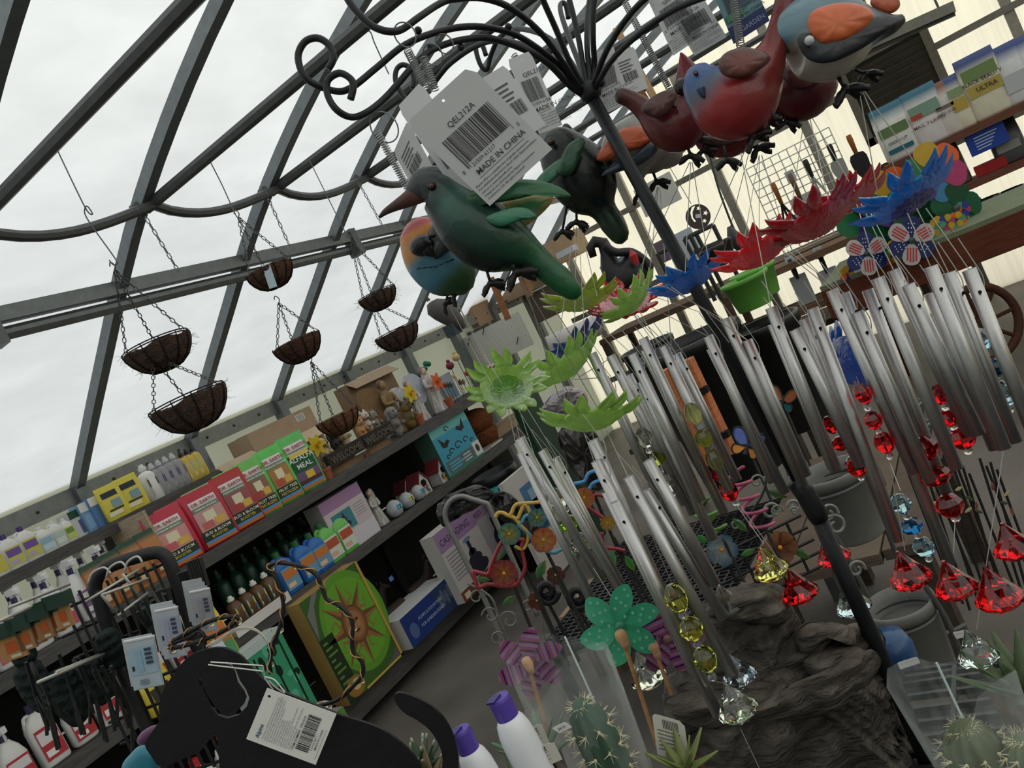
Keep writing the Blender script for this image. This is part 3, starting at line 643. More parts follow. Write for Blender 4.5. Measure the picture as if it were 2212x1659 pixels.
for i, (px, py, s_, l) in enumerate(((856, 1106, .05, 'nearest painted ceramic ball'), (882, 1088, .048, 'middle painted ceramic ball'), (905, 1068, .046, 'farthest painted ceramic ball'))):
    p = onX(px, py, -3.36); o = V((-3.36, p.y, ZL + .002)); r = thing('ceramic_ball', l + ' with butterfly on the lower shelf', 'ornament', o, 'painted ceramic balls')
    part(MB((176, 180, 182)).lathe([(.02, 0), (s_ * .8, .012), (s_, s_), (s_ * .8, s_ * 1.65), (s_ * .35, s_ * 1.95), (.3 * s_, s_ * 2), (0, s_ * 2)], o, n=18), 'shell', 'paint', r, True)
    mb = MB((90, 170, 190))
    for e in (-1, 1):
        for b in (.2, -.15): mb.color([(70, 160, 190), (206, 190, 80)][i == 1]).ball(o + V((s_ * .93, e * s_ * .25, s_ * (1.05 + b))), (.004, s_ * .22, s_ * .16), n=8, m=5)
    mb.color((40, 40, 50)).ball(o + V((s_ * .98, 0, s_ * 1.05)), (.003, .003, s_ * .3), n=6, m=4); part(mb, 'butterfly', 'paint', r)
def birdhouse(label, px, py, X, s_, roof, z=ZL):
    p = onX(px, py, X); o = V((X, p.y, z + .002)); r = thing('birdhouse', label, 'birdhouse', o, 'painted birdhouses')
    part(MB((196, 192, 186)).prism([(-.5 * s_, 0), (.5 * s_, 0), (.5 * s_, .8 * s_), (0, 1.45 * s_), (-.5 * s_, .8 * s_)], (o, YU, ZU), .9 * s_), 'house_body', 'paint', r)
    part(MB((16, 14, 14)).lathe([(.2 * s_, 0), (.2 * s_, .01)], o + V((.452 * s_, 0, .75 * s_)), V((1, 0, 0)), 14), 'entry_hole', 'matte', r)
    for e in (-1, 1):
        d = V((0, .5 * e, -.65)).normalized(); c = o + V((0, e * .3 * s_, 1.12 * s_)); part(MB(roof).box(c, (1.1 * s_, .95 * s_, .05 * s_), axes(V((1, 0, 0)), d)), 'roof_panel', 'paint', r)
    mb = MB(); rnd = random.Random(px)
    for i in range(9):
        c = o + V((.456 * s_, rnd.uniform(-.38, .38) * s_, rnd.uniform(.08, .5) * s_)); cc = rnd.choice([(196, 60, 50), (226, 170, 60), (60, 120, 70), (70, 120, 180)])
        star_flower(mb, c, None, YU, ZU, .1 * s_, .08 * s_, 5, cc, th=.002)
    part(mb, 'painted_flowers', 'paint', r); return r
birdhouse('white birdhouse with dark red roof, nearer the ceramic balls', 905, 1052, -3.42, .1, (110, 50, 54))
birdhouse('white birdhouse with flowers beside the teal bird picture box', 945, 1020, -3.4, .105, (120, 46, 50))
birdhouse('small shaded birdhouse behind the ceramic balls', 875, 1066, -3.52, .095, (90, 40, 46))
def birdart(mb, fr):
    pr(mb, fr, 0, 0, 1, 1, (66, 150, 176)); pr(mb, fr, 0, .8, 1, 1, (110, 176, 176), .0012); pr(mb, fr, .05, .05, .82, .3, (88, 108, 110), .0013)
    K = (44, 40, 44)
    for cx, cy, e in ((.25, .62, 1), (.72, .74, -1)):
        prp(mb, fr, [(cx - .13 * e, cy + .16), (cx - .02 * e, cy + .02), (cx + .06 * e, cy + .06), (cx + .12 * e, cy), (cx + .07 * e, cy - .02), (cx, cy - .08), (cx - .1 * e, cy - .05)][::e], K, .002)
    for cx, cy, rr in ((.3, .42, .09), (.5, .45, .12), (.72, .47, .09), (.18, .36, .07), (.85, .4, .06), (.4, .85, .08)):
        for q in range(10):
            a = q * .6; a2 = a + .6; r1, r2 = rr * (1 - q * .08), rr * (1 - (q + 1) * .08)
            prp(mb, fr, [(cx + r1 * math.cos(a), cy + r1 * math.sin(a)), (cx + r2 * math.cos(a2), cy + r2 * math.sin(a2)), (cx + (r2 - .02) * math.cos(a2), cy + (r2 - .02) * math.sin(a2)), (cx + (r1 - .02) * math.cos(a), cy + (r1 - .02) * math.sin(a))], K, .0022)
    for i in range(3): pr(mb, fr, .12, .22 - i * .06, .4 + .1 * (i % 2), .25 - i * .06, (90, 170, 200), .002); pr(mb, fr, .5, .22 - i * .06, .7, .25 - i * .06, (180, 190, 190), .002)
    pr(mb, fr, .8, .06, 1, .34, (206, 206, 204), .0025); prp(mb, fr, ell(.9, .2, .05, .08), (60, 60, 60), .003); pr(mb, fr, 0, 0, 1, .04, (60, 110, 60), .0026)
printbox('wall_art_box', 'teal box showing two dark bird silhouettes and scrolls', 'box', -3.33, FB((975, 1038), (1000, 885), -3.33, ZL + .002), .14, (70, 100, 90), birdart)
p = onX(1050, 960, -3.5); mb = MB((116, 70, 44)).ball((-3.5, p.y, ZL + .19), (.13, .15, .1), n=16, m=10); mb.lathe([(.1, 0), (.13, .1), (.12, .12)], V((-3.5, p.y, ZL + .002)), n=16); solo(mb, 'coir_bundle', 'coir', 'reddish brown coir bundle right of the teal bird box', 'coir liner', smooth=True)
cbox('grey white carton under the coir bundle', (1040, 1010), (1085, 945), -3.36, .12, (150, 146, 136), z=ZL + .002, extra=lambda mb, fr: pr(mb, fr, .55, .3, .95, .8, (206, 206, 204)))
cbox('tan cardboard carton at the far end of the lower shelf', (1075, 985), (1140, 880), -3.48, .2, (146, 124, 102), z=ZL + .002)

# ---- bottom shelf
def sunart(mb, fr):
    pr(mb, fr, 0, 0, 1, 1, (60, 96, 40)); prp(mb, fr, ell(.6, .56, .5, .47, 40), (96, 150, 46), .0012)
    prp(mb, fr, ell(.6, .56, .44, .4, 36), (104, 162, 50), .0013)
    cx, cy = .56, .54; K1, K2 = (150, 104, 66), (110, 72, 46)
    for i in range(8):
        a = i * math.pi / 4 + math.pi / 2
        for s_, c in ((-1, K1), (1, K2)):
            prp(mb, fr, [(cx + .15 * math.cos(a + s_ * .35), cy + .16 * math.sin(a + s_ * .35)), (cx + .47 * math.cos(a), cy + .42 * math.sin(a)), (cx + .1 * math.cos(a), cy + .1 * math.sin(a))][::-s_], c, .002)
        a2 = a + math.pi / 8
        for q in range(6):
            r1, r2 = .2 + q * .026, .2 + (q + 1) * .026; w1 = .035 * (1 - q / 7); sh = lambda r_: .12 * math.sin((r_ - .18) * 50)
            p1 = [(cx + r_ * math.cos(a2 + sh(r_) + e * w1 / r_ * .5), cy + r_ * .95 * math.sin(a2 + sh(r_) + e * w1 / r_ * .5)) for r_, e in ((r1, -1), (r2, -1), (r2, 1), (r1, 1))]
            prp(mb, fr, p1, K1, .0018)
    prp(mb, fr, ell(cx, cy, .19, .18, 28), K2, .0026); prp(mb, fr, ell(cx, cy, .165, .155, 28), (136, 92, 58), .003); prp(mb, fr, ell(cx, cy, .13, .125, 24), (160, 114, 74), .0034)
    for e in (-1, 1): prp(mb, fr, ell(cx + e * .05, cy + .03, .025, .014), (80, 52, 34), .004); prp(mb, fr, ell(cx + e * .06, cy - .015, .03, .03), (176, 128, 86), .0038)
    prp(mb, fr, [(cx - .015, cy - .03), (cx + .015, cy - .03), (cx, cy + .06)], (180, 132, 88), .0042); prp(mb, fr, ell(cx, cy - .065, .04, .012), (84, 52, 34), .0042)
    prp(mb, fr, [(.02, .62), (.16, .9), (.3, 1), (.2, 1), (.02, .86)], (120, 118, 116), .0022)
    pr(mb, fr, 0, 0, .22, .62, (34, 52, 28), .002)
    for i in range(9): pr(mb, fr, .03, .56 - i * .055, .1 + .08 * ((i * 7) % 3) / 2, .58 - i * .055, (96, 130, 60), .003)
    prp(mb, fr, ell(.18, .1, .14, .09), (150, 110, 50), .0026); prp(mb, fr, ell(.2, .11, .07, .05), (206, 190, 130), .003)
    prp(mb, fr, [(.6, 0), (.98, 0), (.98, .12), (.85, .06)], (96, 92, 92), .002); pr(mb, fr, .96, 0, 1, 1, (186, 150, 70), .0045); pr(mb, fr, .3, 0, 1, .02, (196, 170, 70), .0045)
SXB = -3.2
printbox('sun_plaque_box', 'green box picturing a copper sun face with wavy rays', 'box', SXB, FB((752, 1512), (768, 1212), SXB, ZP + .005), .1, (170, 140, 80), sunart)
def silart(mb, fr):
    pr(mb, fr, 0, 0, 1, 1, (60, 150, 110)); pr(mb, fr, 0, 0, .2, 1, (46, 120, 100), .0012); pr(mb, fr, 0, 0, 1, .22, (20, 34, 28), .0014)
    rnd = random.Random(3)
    for i in range(26): prp(mb, fr, ell(rnd.uniform(.1, .95), rnd.uniform(.3, .95), rnd.uniform(.03, .09), rnd.uniform(.02, .07), 8), (20, 40, 30) if i % 3 else (90, 180, 140), .0016 + i * .00002)
    for x in (.3, .6, .85): prp(mb, fr, [(x - .02, .1), (x + .02, .1), (x + .05, .9), (x + .02, .9)], (18, 34, 26), .0024)
    pr(mb, fr, 0, .93, 1, 1, (186, 200, 196), .003)
printbox('silhouette_box', 'green box with dark tree silhouettes left of the sun box', 'box', -3.18, FB((560, 1545), (600, 1352), -3.18, ZP + .005), .1, (196, 200, 196), silart)
o = onX(648, 1500, -3.04); o = V((o.x, o.y, .002)); r = thing('ribbed_bucket', 'white ribbed plastic bucket standing before the sun box', 'bucket', o)
part(MB((206, 204, 200)).lathe([(.075 + .004 * (i % 2) + i * .0006, i * .022) for i in range(15)], o, n=22), 'ribbed_wall', 'plastic', r, True)
part(MB((212, 210, 206)).lathe([(.088, .3), (.092, .31), (.092, .33), (.085, .335), (0, .335)], o, n=22), 'lid', 'plastic', r)
printbox('green_sun_box_edge', 'narrow green and white carton in front of the ribbed roll', 'box', -3.1, FB((655, 1600), (740, 1525), -3.1, ZP - .155), .12, (150, 150, 140), lambda mb, fr: (pr(mb, fr, 0, 0, 1, 1, (96, 140, 60)), pr(mb, fr, .4, 0, .8, .6, (190, 190, 184), .002), pr(mb, fr, .8, 0, 1, .8, (196, 170, 70), .002)))
def bluestrip(mb, fr):
    pr(mb, fr, 0, 0, 1, 1, (30, 52, 116)); pr(mb, fr, .6, .05, .98, .95, (40, 56, 90), .0012); prp(mb, fr, ell(.13, .4, .07, .25), (80, 96, 140), .0013)
    ptx(mb, fr, 'PUMPS & FOUNTAINS', .25, .55, .14, (180, 190, 210)); ptx(mb, fr, 'FOR GARDEN PONDS', .25, .3, .14, (180, 190, 210))
    for i in range(5): prp(mb, fr, ell(.66 + i * .065, .5 + .1 * (i % 2), .03, .25, 8), (86, 96, 116), .0014)
printbox('pump_box', 'long low navy blue box on the bottom shelf edge', 'box', -3.16, FB((890, 1395), (975, 1245), -3.16, ZP + .003, ZP + .17), .22, (196, 196, 194), bluestrip)
# dark animal statues behind the navy box
def quad_animal(label, px, py, X, z, L, face=1):
    p = onX(px, py, X); o = V((X, p.y, z)); r = thing('animal_statue', label, 'statue', o, 'dark animal statues on the bottom shelf'); c = (46, 34, 28)
    rows = [((-.5, .62), .1), ((-.42, .62), .17), ((-.2, .6), .2), ((.1, .6), .19), ((.3, .66), .18), ((.42, .8), .13), ((.5, .95), .11), ((.58, 1.02), .12), ((.7, .97), .08), ((.8, .9), .06)]
    part(MB(c).sweep([(o + V((0, y * L * face, zz * L)), rr * L, rr * L * .8) for (y, zz), rr in rows], V((1, 0, 0)), 12), 'body', 'resin', r, True)
    for y, e in ((-.36, -1), (-.36, 1), (.3, -1), (.3, 1)):
        part(MB(c).tube([o + V((e * .1 * L, y * L * face, .6 * L)), o + V((e * .11 * L, (y - .04) * L * face, .3 * L)), o + V((e * .11 * L, (y + .02) * L * face, .0))], [.1 * L, .06 * L, .05 * L], 8), 'leg', 'resin', r, True)
    for e in (-1, 1): part(MB(c).lathe([(.04 * L, 0), (.02 * L, .08 * L), (0, .12 * L)], o + V((e * .06 * L, .54 * L * face, 1.1 * L)), n=6), 'ear', 'resin', r)
    part(MB(c).tube(spline([o + V((0, -.5 * L * face, .66 * L)), o + V((0, -.62 * L * face, .5 * L)), o + V((0, -.6 * L * face, .3 * L))], 3), .03 * L, 6), 'tail', 'resin', r, True)
    return r
quad_animal('dark brown standing animal statue behind the navy box', 850, 1330, -3.36, ZP + .005, .24, -1)
quad_animal('dark animal statue beside the fountain cartons', 915, 1275, -3.38, ZP + .005, .24, 1)
quad_animal('dark animal statue half hidden in the bottom shelf shade', 810, 1330, -3.55, ZP + .005, .24, 1)
part(MB((90, 120, 180)).box(V((-3.3, onX(845, 1250, -3.3).y, onX(845, 1250, -3.3).z)), (.004, .03, .025)), 'price_tag', 'paper', bpy.data.objects['animal_statue'])
def casc(mb, fr):
    pr(mb, fr, 0, 0, 1, 1, (186, 180, 176)); pr(mb, fr, 0, .72, 1, 1, (150, 120, 156), .0012); pr(mb, fr, 0, 0, 1, .14, (110, 60, 50), .0012); pr(mb, fr, .06, .02, .2, .1, (206, 190, 160), .0014)
    K = (44, 44, 56); prp(mb, fr, ell(.62, .24, .26, .1), K, .002); prp(mb, fr, ell(.62, .36, .18, .08), K, .0022); prp(mb, fr, ell(.62, .46, .1, .06), K, .0024); pr(mb, fr, .58, .44, .66, .66, K, .0024); prp(mb, fr, ell(.62, .66, .1, .03), (110, 130, 160), .0026)
    for i in range(8): pr(mb, fr, .06, .64 - i * .05, .34, .66 - i * .05, (140, 130, 140), .002)
    ptx(mb, fr, 'CASCADING', .06, .8, .13, (70, 50, 90), bold=.01)
printbox('fountain_box', 'CASCADING fountain carton at the bottom shelf end', 'box', -3.1, FB((1000, 1292), (1012, 1095), -3.1, ZP + .003), .1, (196, 192, 186), casc)
def tier(mb, fr):
    pr(mb, fr, 0, 0, 1, 1, (170, 140, 166)); pr(mb, fr, .12, .06, .8, .75, (186, 176, 180), .0012); prp(mb, fr, ell(.7, .3, .18, .16), (60, 50, 80), .002); pr(mb, fr, .64, .4, .74, .66, (60, 50, 80), .002)
    ptx(mb, fr, 'TIERED', .1, .8, .12, (80, 56, 96), bold=.01)
printbox('fountain_box', 'purple tiered fountain carton behind the cascading one', 'box', -3.2, FB((1058, 1238), (1058, 1062), -3.2, ZP + .003), .1, (150, 110, 150), tier)

# ---------------------------------------------------------------- hanging coir baskets
def chain(mb, a, b, link_=.022, r=.0017):
    a, b = V(a), V(b); d = b - a; n = max(2, int(d.length / (link_ * .8))); t = d.normalized()
    s1 = t.cross(V((.3, .9, .1))).normalized(); s2 = t.cross(s1)
    for i in range(n):
        c = a + d * ((i + .5) / n); s_ = s1 if i % 2 else s2; h = link_ / 2
        mb.tube([c + t * h, c + t * h * .5 + s_ * .005, c - t * h * .5 + s_ * .005, c - t * h, c - t * h * .5 - s_ * .005, c + t * h * .5 - s_ * .005], r, 4, closed=True)
def basket(label, px, py, wpx, z, top, col=(82, 66, 58), ragged=.25, clean=False, price=False, ring=True):
    c = P(px, py, z); k = z / F; R = wpx / 2 * k; rnd = random.Random(px); o = c
    r = thing('hanging_basket', label, 'basket', o, 'hanging coir baskets')
    ph = rnd.random() * 6
    def wob(t, i): return 1 + (.03 * math.sin(12 * t) if i < 6 else 0)
    prof = [(.12 * R, -.74 * R), (.45 * R, -.68 * R), (.72 * R, -.5 * R), (.9 * R, -.26 * R), (1.0 * R, -.04 * R), (1.03 * R, .14 * R)]
    mb = MB(col); n = 48; base = []
    for ins in (0, 1):
        for (rr, h) in prof:
            for j in range(n):
                t = 2 * math.pi * j / n; q = rr * (1 + .025 * abs(math.sin(6 * t))) - ins * .012
                hh = h
                if h > 0 and not clean: hh = h - R * ragged * .5 * (.5 + .5 * math.sin(2 * t + ph) * math.sin(3 * t + 2 * ph)) + rnd.uniform(-.02, .02) * R
                mb.v.append(o + V((q * math.cos(t), q * math.sin(t), hh + ins * .006)))
    m = len(prof)
    for ins in (0, 1):
        for i in range(m - 1):
            for j in range(n):
                b = ins * m * n; f = [b + i * n + j, b + i * n + (j + 1) % n, b + (i + 1) * n + (j + 1) % n, b + (i + 1) * n + j]
                mb.f.append(f if ins == 0 else f[::-1]); mb.c.append(mb.col)
    for j in range(n): mb.f.append([(m - 1) * n + j, (m - 1) * n + (j + 1) % n, m * n + (m - 1) * n + (j + 1) % n, m * n + (m - 1) * n + j]); mb.c.append(mb.col)
    mb.f.append(list(range(n))[::-1]); mb.c.append(mb.col); mb.f.append([m * n + j for j in range(n)]); mb.c.append(mb.col)
    part(mb, 'coir_liner', 'coir', r)
    mb = MB(mixc(col, (120, 96, 76), .4))
    if not clean:
        for i in range(90):
            t = rnd.uniform(0, 6.28); q = rnd.choice(prof[2:]); p = o + V((q[0] * math.cos(t), q[0] * math.sin(t), q[1])); e = p + V((math.cos(t), math.sin(t), rnd.uniform(-1, .6))) * rnd.uniform(.01, .03)
            mb.tube([p, (p + e) / 2 + V((0, 0, rnd.uniform(-.004, .004))), e], .0005, 3)
        f = part(mb, 'loose_fibre', 'coir', r); f['kind'] = 'stuff'
    mb = MB((40, 42, 44))
    for h in ((.12, .19) if not clean else (.12,)): mb.tube([o + V((1.02 * R * math.cos(t), 1.02 * R * math.sin(t), h * R)) for t in [2 * math.pi * j / 28 for j in range(28)]], .0022, 5, closed=True)
    part(mb, 'wire_rim', 'wire', r)
    mb = MB((34, 32, 32))
    for j in range(12):
        t = 2 * math.pi * j / 12; mb.tube([o + V((q * 1.03 * math.cos(t), q * 1.03 * math.sin(t), h)) for q, h in [(1.0 * R, .2 * R)] + prof[::-1]], .0024, 4)
    part(mb, 'wire_ribs', 'wire', r)
    hook = P(*top); mb = MB((86, 88, 88))
    for j in range(3):
        t = 2 * math.pi * j / 3 + .4; chain(mb, o + V((1.02 * R * math.cos(t), 1.02 * R * math.sin(t), .14 * R)), hook)
    part(mb, 'chains', 'wire', r)
    mb = MB((90, 92, 92)); mb.tube(spline([hook, hook + V((.012, 0, .012)), hook + V((0, 0, .03)), hook + V((-.012, 0, .02))], 4), .002, 5); part(mb, 'hook', 'wire', r)
    if price:
        q = P(px - 2, py + 8, z - R * .99); part(MB((176, 196, 206)).box(q, (.002, .03, .09), axes(FWD, DX(.9, -.3))), 'price_strip', 'paper', r)
    return r
basket('dark ragged coir basket, upper one nearest the camera', 342, 752, 140, 2.75, (248, 585, 2.6))
basket('large shaggy coir basket, lower one nearest the camera', 410, 872, 160, 2.65, (330, 770, 2.72))
basket('brown coir basket with pale price strip, topmost of the middle column', 584, 588, 100, 3.1, (515, 470, 3.05), (88, 66, 54), clean=True, price=True)
basket('neat brown coir basket in the middle of the middle column', 643, 745, 104, 3.2, (602, 655, 3.12), (84, 62, 52), clean=True)
basket('reddish coir basket hanging before the cardboard boxes', 730, 905, 92, 3.35, (672, 782, 3.3), (110, 78, 60), clean=True)
basket('small dark coir basket, upper one of the far column', 816, 640, 82, 3.7, (758, 520, 3.6))
basket('dark torn coir basket, lower one of the far column', 858, 722, 94, 3.75, (800, 650, 3.72))
# wire hooks and spare chains hanging from the pipes
def hookline(label, pts, z, r=.0022, ch=None):
    root = thing('hanging_wire', label, 'hook', P(*pts[0], z), 'wires hanging from the roof pipes')
    part(MB((92, 94, 94)).tube(pxs(pts, z, 4), r, 5), 'wire', 'wire', root)
    if ch: mb = MB((120, 122, 122)); chain(mb, P(*ch[0], z), P(*ch[1], z), .03, .002); part(mb, 'chain', 'wire', root)
hookline('long wire with S hook above the nearest basket', [(122, 320), (160, 400), (188, 455), (200, 462), (188, 445), (183, 460), (200, 490), (250, 560), (252, 570), (245, 572), (236, 562)], 2.6)
hookline('thin wire over the middle basket column', [(452, 345), (480, 400), (508, 462), (515, 470)], 3.05)
hookline('thin wire over the far basket column', [(668, 345), (700, 410), (745, 500), (758, 520)], 3.6)
hookline('doubled chain hanging beside the nearest arch rib', [(295, 448), (300, 455)], 2.9, ch=((315, 470), (385, 585)))
hookline('doubled chain hanging beside the second arch rib', [(575, 415), (580, 420)], 3.3, ch=((580, 430), (625, 530)))
hookline('doubled chain hanging beside the third arch rib', [(770, 390), (775, 395)], 3.7, ch=((775, 395), (825, 485)))
hookline('thin wire with hook hanging among the upper ties', [(780, 45), (795, 65), (802, 72), (810, 95), (840, 160)], 2.6)

# ---------------------------------------------------------------- the hook stand
ZS = 1.0
IR = (30, 32, 36)
cl = P(1272, 196, ZS)
stand = thing('hook_stand', 'black iron stand with curled hook arms carrying the bird chimes', 'stand', P(1950, 1520, 1.02))
def bar(pts, r, name='hook_arm'): return part(MB(IR).tube(spline([P(*p) for p in pts], 5), r, 8), name, 'iron', stand, True)
AR = .0036
bar([(1262, 200, ZS), (1249, 196, .99), (1217, 150, .97), (1170, 110, .95), (1106, 72, .93), (1027, 57, .9), (948, 68, .88), (875, 97, .86), (815, 145, .85), (758, 190, .84), (720, 196, .84), (663, 171, .83), (644, 126, .83), (657, 92, .83), (685, 82, .83), (711, 98, .83), (720, 126, .83), (709, 149, .83)], AR)
bar([(1258, 205, ZS), (1230, 185, .98), (1170, 127, .95), (1075, 86, .92), (1011, 84, .9), (948, 101, .88), (904, 130, .86), (863, 177, .85), (828, 215, .84), (790, 244, .83), (758, 253, .83), (727, 237, .82), (708, 206, .82), (708, 174, .82), (733, 158, .82), (758, 171, .82), (763, 190, .82), (757, 215, .82)], AR)
bar([(1266, 196, ZS), (1252, 190, .99), (1217, 136, .96), (1170, 73, .93), (1106, 19, .9), (1043, -4, .88), (980, -2, .87), (948, 9, .86), (904, 38, .84), (869, 63, .83), (840, 68, .82), (806, 57, .82), (777, 32, .82), (752, 0, .82), (735, -40, .82), (740, -90, .82)], AR * 1.02)
bar([(1264, 204, ZS), (1240, 180, 1.02), (1160, 110, 1.1), (1080, 88, 1.16), (1027, 100, 1.2), (975, 135, 1.24), (948, 165, 1.26), (910, 215, 1.28), (878, 215, 1.29), (856, 180, 1.29), (856, 152, 1.29), (870, 140, 1.29), (888, 149, 1.29), (894, 174, 1.29), (890, 191, 1.29)], AR * 1.15)
bar([(1266, 204, ZS), (1250, 160, 1.06), (1190, 85, 1.16), (1120, 62, 1.25), (1080, 80, 1.3), (1060, 120, 1.33), (1052, 150, 1.34), (1038, 140, 1.34), (1028, 105, 1.34), (1040, 95, 1.34), (1050, 120, 1.34)], AR * 1.1)
bar([(1268, 200, ZS), (1233, 139, .98), (1201, 63, .96), (1173, 0, .94), (1150, -60, .92), (1110, -110, .9)], AR)
bar([(1270, 200, ZS), (1261, 152, 1.0), (1249, 79, 1.0), (1230, 0, 1.0), (1205, -80, 1.0)], AR)
bar([(1274, 200, ZS), (1272, 152, 1.0), (1268, 79, 1.0), (1274, 0, 1.02), (1300, -90, 1.03)], AR)
bar([(1278, 200, ZS), (1284, 140, 1.0), (1281, 79, .98), (1284, 0, .97), (1305, -80, .96)], AR)
bar([(1272, 200, 1.01), (1252, 140, 1.05), (1225, 70, 1.1), (1211, 25, 1.14), (1212, 8, 1.16), (1222, 10, 1.16), (1228, 40, 1.16)], AR)
bar([(1280, 198, ZS), (1310, 110, .95), (1380, 10, .9), (1480, -50, .86), (1600, -80, .82)], AR)
bar([(1282, 200, ZS), (1330, 120, .93), (1440, 30, .86), (1560, -20, .8), (1700, -60, .76)], AR)
a0, a1 = P(1258, 170, ZS), P(1276, 208, ZS)
part(MB(IR).tube([P(1262, 182, ZS), P(1270, 192, ZS), P(1278, 205, ZS), P(1284, 214, ZS)], [.0115, .0135, .0135, .01], 12), 'clamp_collar', 'iron', stand, True)
part(MB(IR).ball(P(1297, 178, .985), .006, n=8, m=6), 'wing_screw', 'iron', stand, True)
for px, py, z in ((903, 66, .857), (930, 102, .875), (995, 102, .9), (1098, 58, .925)): part(MB(IR).ball(P(px, py, z), .0042, n=10, m=8), 'stop_ball', 'iron', stand, True)
part(MB(IR).tube([P(1275, 203, ZS), P(1500, 617, 1.0), P(1738, 1060, 1.0)], .0082, 12), 'upper_pole', 'iron', stand, True)
part(MB(IR).tube([P(1712, 1040, 1.0), P(1738, 1062, 1.0), P(1765, 1110, 1.0), P(1772, 1125, 1.0)], [.009, .0125, .0125, .0105], 12), 'pole_coupling', 'iron', stand, True)
part(MB(IR).tube([P(1755, 1090, 1.0), P(1850, 1300, 1.01), P(1940, 1500, 1.02), P(2020, 1690, 1.03)], .0098, 12), 'lower_pole', 'iron', stand, True)

# ---------------------------------------------------------------- wind chimes with painted birds
def bird_body(root, rows, colfn, z, name='bird_body', flat=.85):
    # rows: (px, py, r_px[, dz]); interpolate smoothly
    pts = spline([V((a[0], a[1], a[2])) for a in rows], 5); dz = spline([V((a[3] if len(a) > 3 else 0, 0, 0)) for a in rows], 5)
    rr = []
    for p, q in zip(pts, dz):
        zz = z + q.x; rr.append((P(p.x, p.y, zz), max(p.z, 1.0) * zz / F, max(p.z, 1.0) * zz / F * flat))
    return part(MB().sweep(rr, FWD, 24, colfn), name, 'paint', root, True)
def beak(root, pts, z, col, flat=.8):
    pp = spline([V((a[0], a[1], a[2])) for a in pts], 4); c = lin(col)
    return part(MB().sweep([(P(p.x, p.y, z), p.z * z / F, p.z * z / F * flat) for p in pp], FWD, 12, lambda t, a: mixc(c, lin((28, 26, 26)), t)), 'beak', 'paint', root, True)
def eye(root, px, py, z, rpx, ring=(60, 50, 46), iris=(120, 70, 50)):
    r = rpx * z / F; e = part(MB((16, 16, 18)).ball(P(px, py, z), r * 1.25, n=14, m=10), 'eye', 'paint', root, True)
    mb = MB(iris).ball(P(px, py, z - r * .75), r * .68, n=12, m=8); mb.color((12, 12, 12)).ball(P(px, py, z - r * 1.12), r * .36, n=10, m=6); part(mb, 'iris', 'paint', e, True)
def wing(root, outline, z, th, col, col2, tilt=0, name='wing'):
    # outline in pixels, rounded and domed
    o2 = sm2(outline, 4); cx = sum(p[0] for p in o2) / len(o2); cy = sum(p[1] for p in o2) / len(o2); n = len(o2); mb = MB()
    k = z / F; rings = []; c1, c2 = lin(col), lin(col2)
    for s_, d in ((1, 0), (.93, .5), (.7, .85), (.4, 1), (.0, 1.05)):
        rings.append([(cx + (x - cx) * s_, cy + (y - cy) * s_, d) for x, y in o2])
    for side in (-1, 1):
        b = len(mb.v)
        for rg in rings:
            for j_, (x, y, d) in enumerate(rg): mb.v.append(P(x, y, z + tilt * (x - outline[0][0]) + side * d * th * (1 + .14 * math.sin(j_ * 1.5) * (0 < d < 1))))
        for i in range(len(rings) - 1):
            cc = [mixc(c1, c2, i / 3), mixc(c1, c2, (i + 1) / 3)]
            for j in range(n):
                f = [b + i * n + j, b + i * n + (j + 1) % n, b + (i + 1) * n + (j + 1) % n, b + (i + 1) * n + j]
                mb.f.append(f if side > 0 else f[::-1]); mb.c.append([cc[0], cc[0], cc[1], cc[1]] if side > 0 else [cc[1], cc[1], cc[0], cc[0]])
    return part(mb, name, 'paint', root, True)
def foot(root, px, py, z, s, ang=0, leg=None):
    # black cast foot: ankle, three forward toes and a back toe, s in pixels
    k = z / F; c = P(px, py, z); ca, sa = math.cos(ang), math.sin(ang); mb = MB((26, 24, 24))
    def q(x, y, d=0): return c + DX(x * ca - y * sa, x * sa + y * ca) * (k * s) + FWD * d * k * s
    for tx, ty, d in ((1.0, .1, -.3), (.85, .35, .25), (.9, -.15, .1), (-.85, .35, 0)):
        mb.tube(spline([q(0, -.2), q(tx * .45, ty * .4 - .12, d * .5), q(tx * .8, ty + .02, d), q(tx, ty + .12, d)], 3), [.2 * k * s] * 3 + [.24 * k * s] * 3 + [.19 * k * s] * 3 + [.21 * k * s], 7)
    mb.ball(q(0, -.2), .27 * k * s, n=8, m=6); mb.ball(q(.5, .0, -.15), .2 * k * s, n=7, m=5)
    if leg: mb.tube([q(0, -.2), P(*leg, z)], .12 * k * s, 6)
    return part(mb, 'foot', 'iron', root, True)
def spring(root, a, b, r=.0042, turns=None):
    a, b = V(a), V(b); d = b - a; t = d.normalized(); s1 = t.cross(FWD).normalized(); s2 = t.cross(s1); n = turns or int(d.length / .0024); pts = []
    for i in range(n * 6 + 1):
        q = i / 6 * 2 * math.pi; pts.append(a + d * (i / (n * 6)) + (s1 * math.cos(q) + s2 * math.sin(q)) * r)
    return part(MB((160, 162, 162)).tube(pts, .0007, 4), 'spring', 'wire', root)
def ring(root, px, py, z, rpx, name='split_ring', th=.0008):
    k = z / F * rpx; c = P(px, py, z); u, v = DX(.95, .1), DX(.1, .95) + FWD * .3
    return part(MB((130, 132, 132)).tube([c + u * k * math.cos(t) + v * k * math.sin(t) for t in [2 * math.pi * i / 24 for i in range(24)]], th, 5, closed=True), name, 'wire', root, True)
def strings(root, segs, z, r=.0005):
    for s_ in segs: part(MB((186, 186, 178)).tube([P(q[0], q[1], q[2] if len(q) > 2 else z) for q in s_], r, 4), 'string', 'wire', root)
TR = .0062
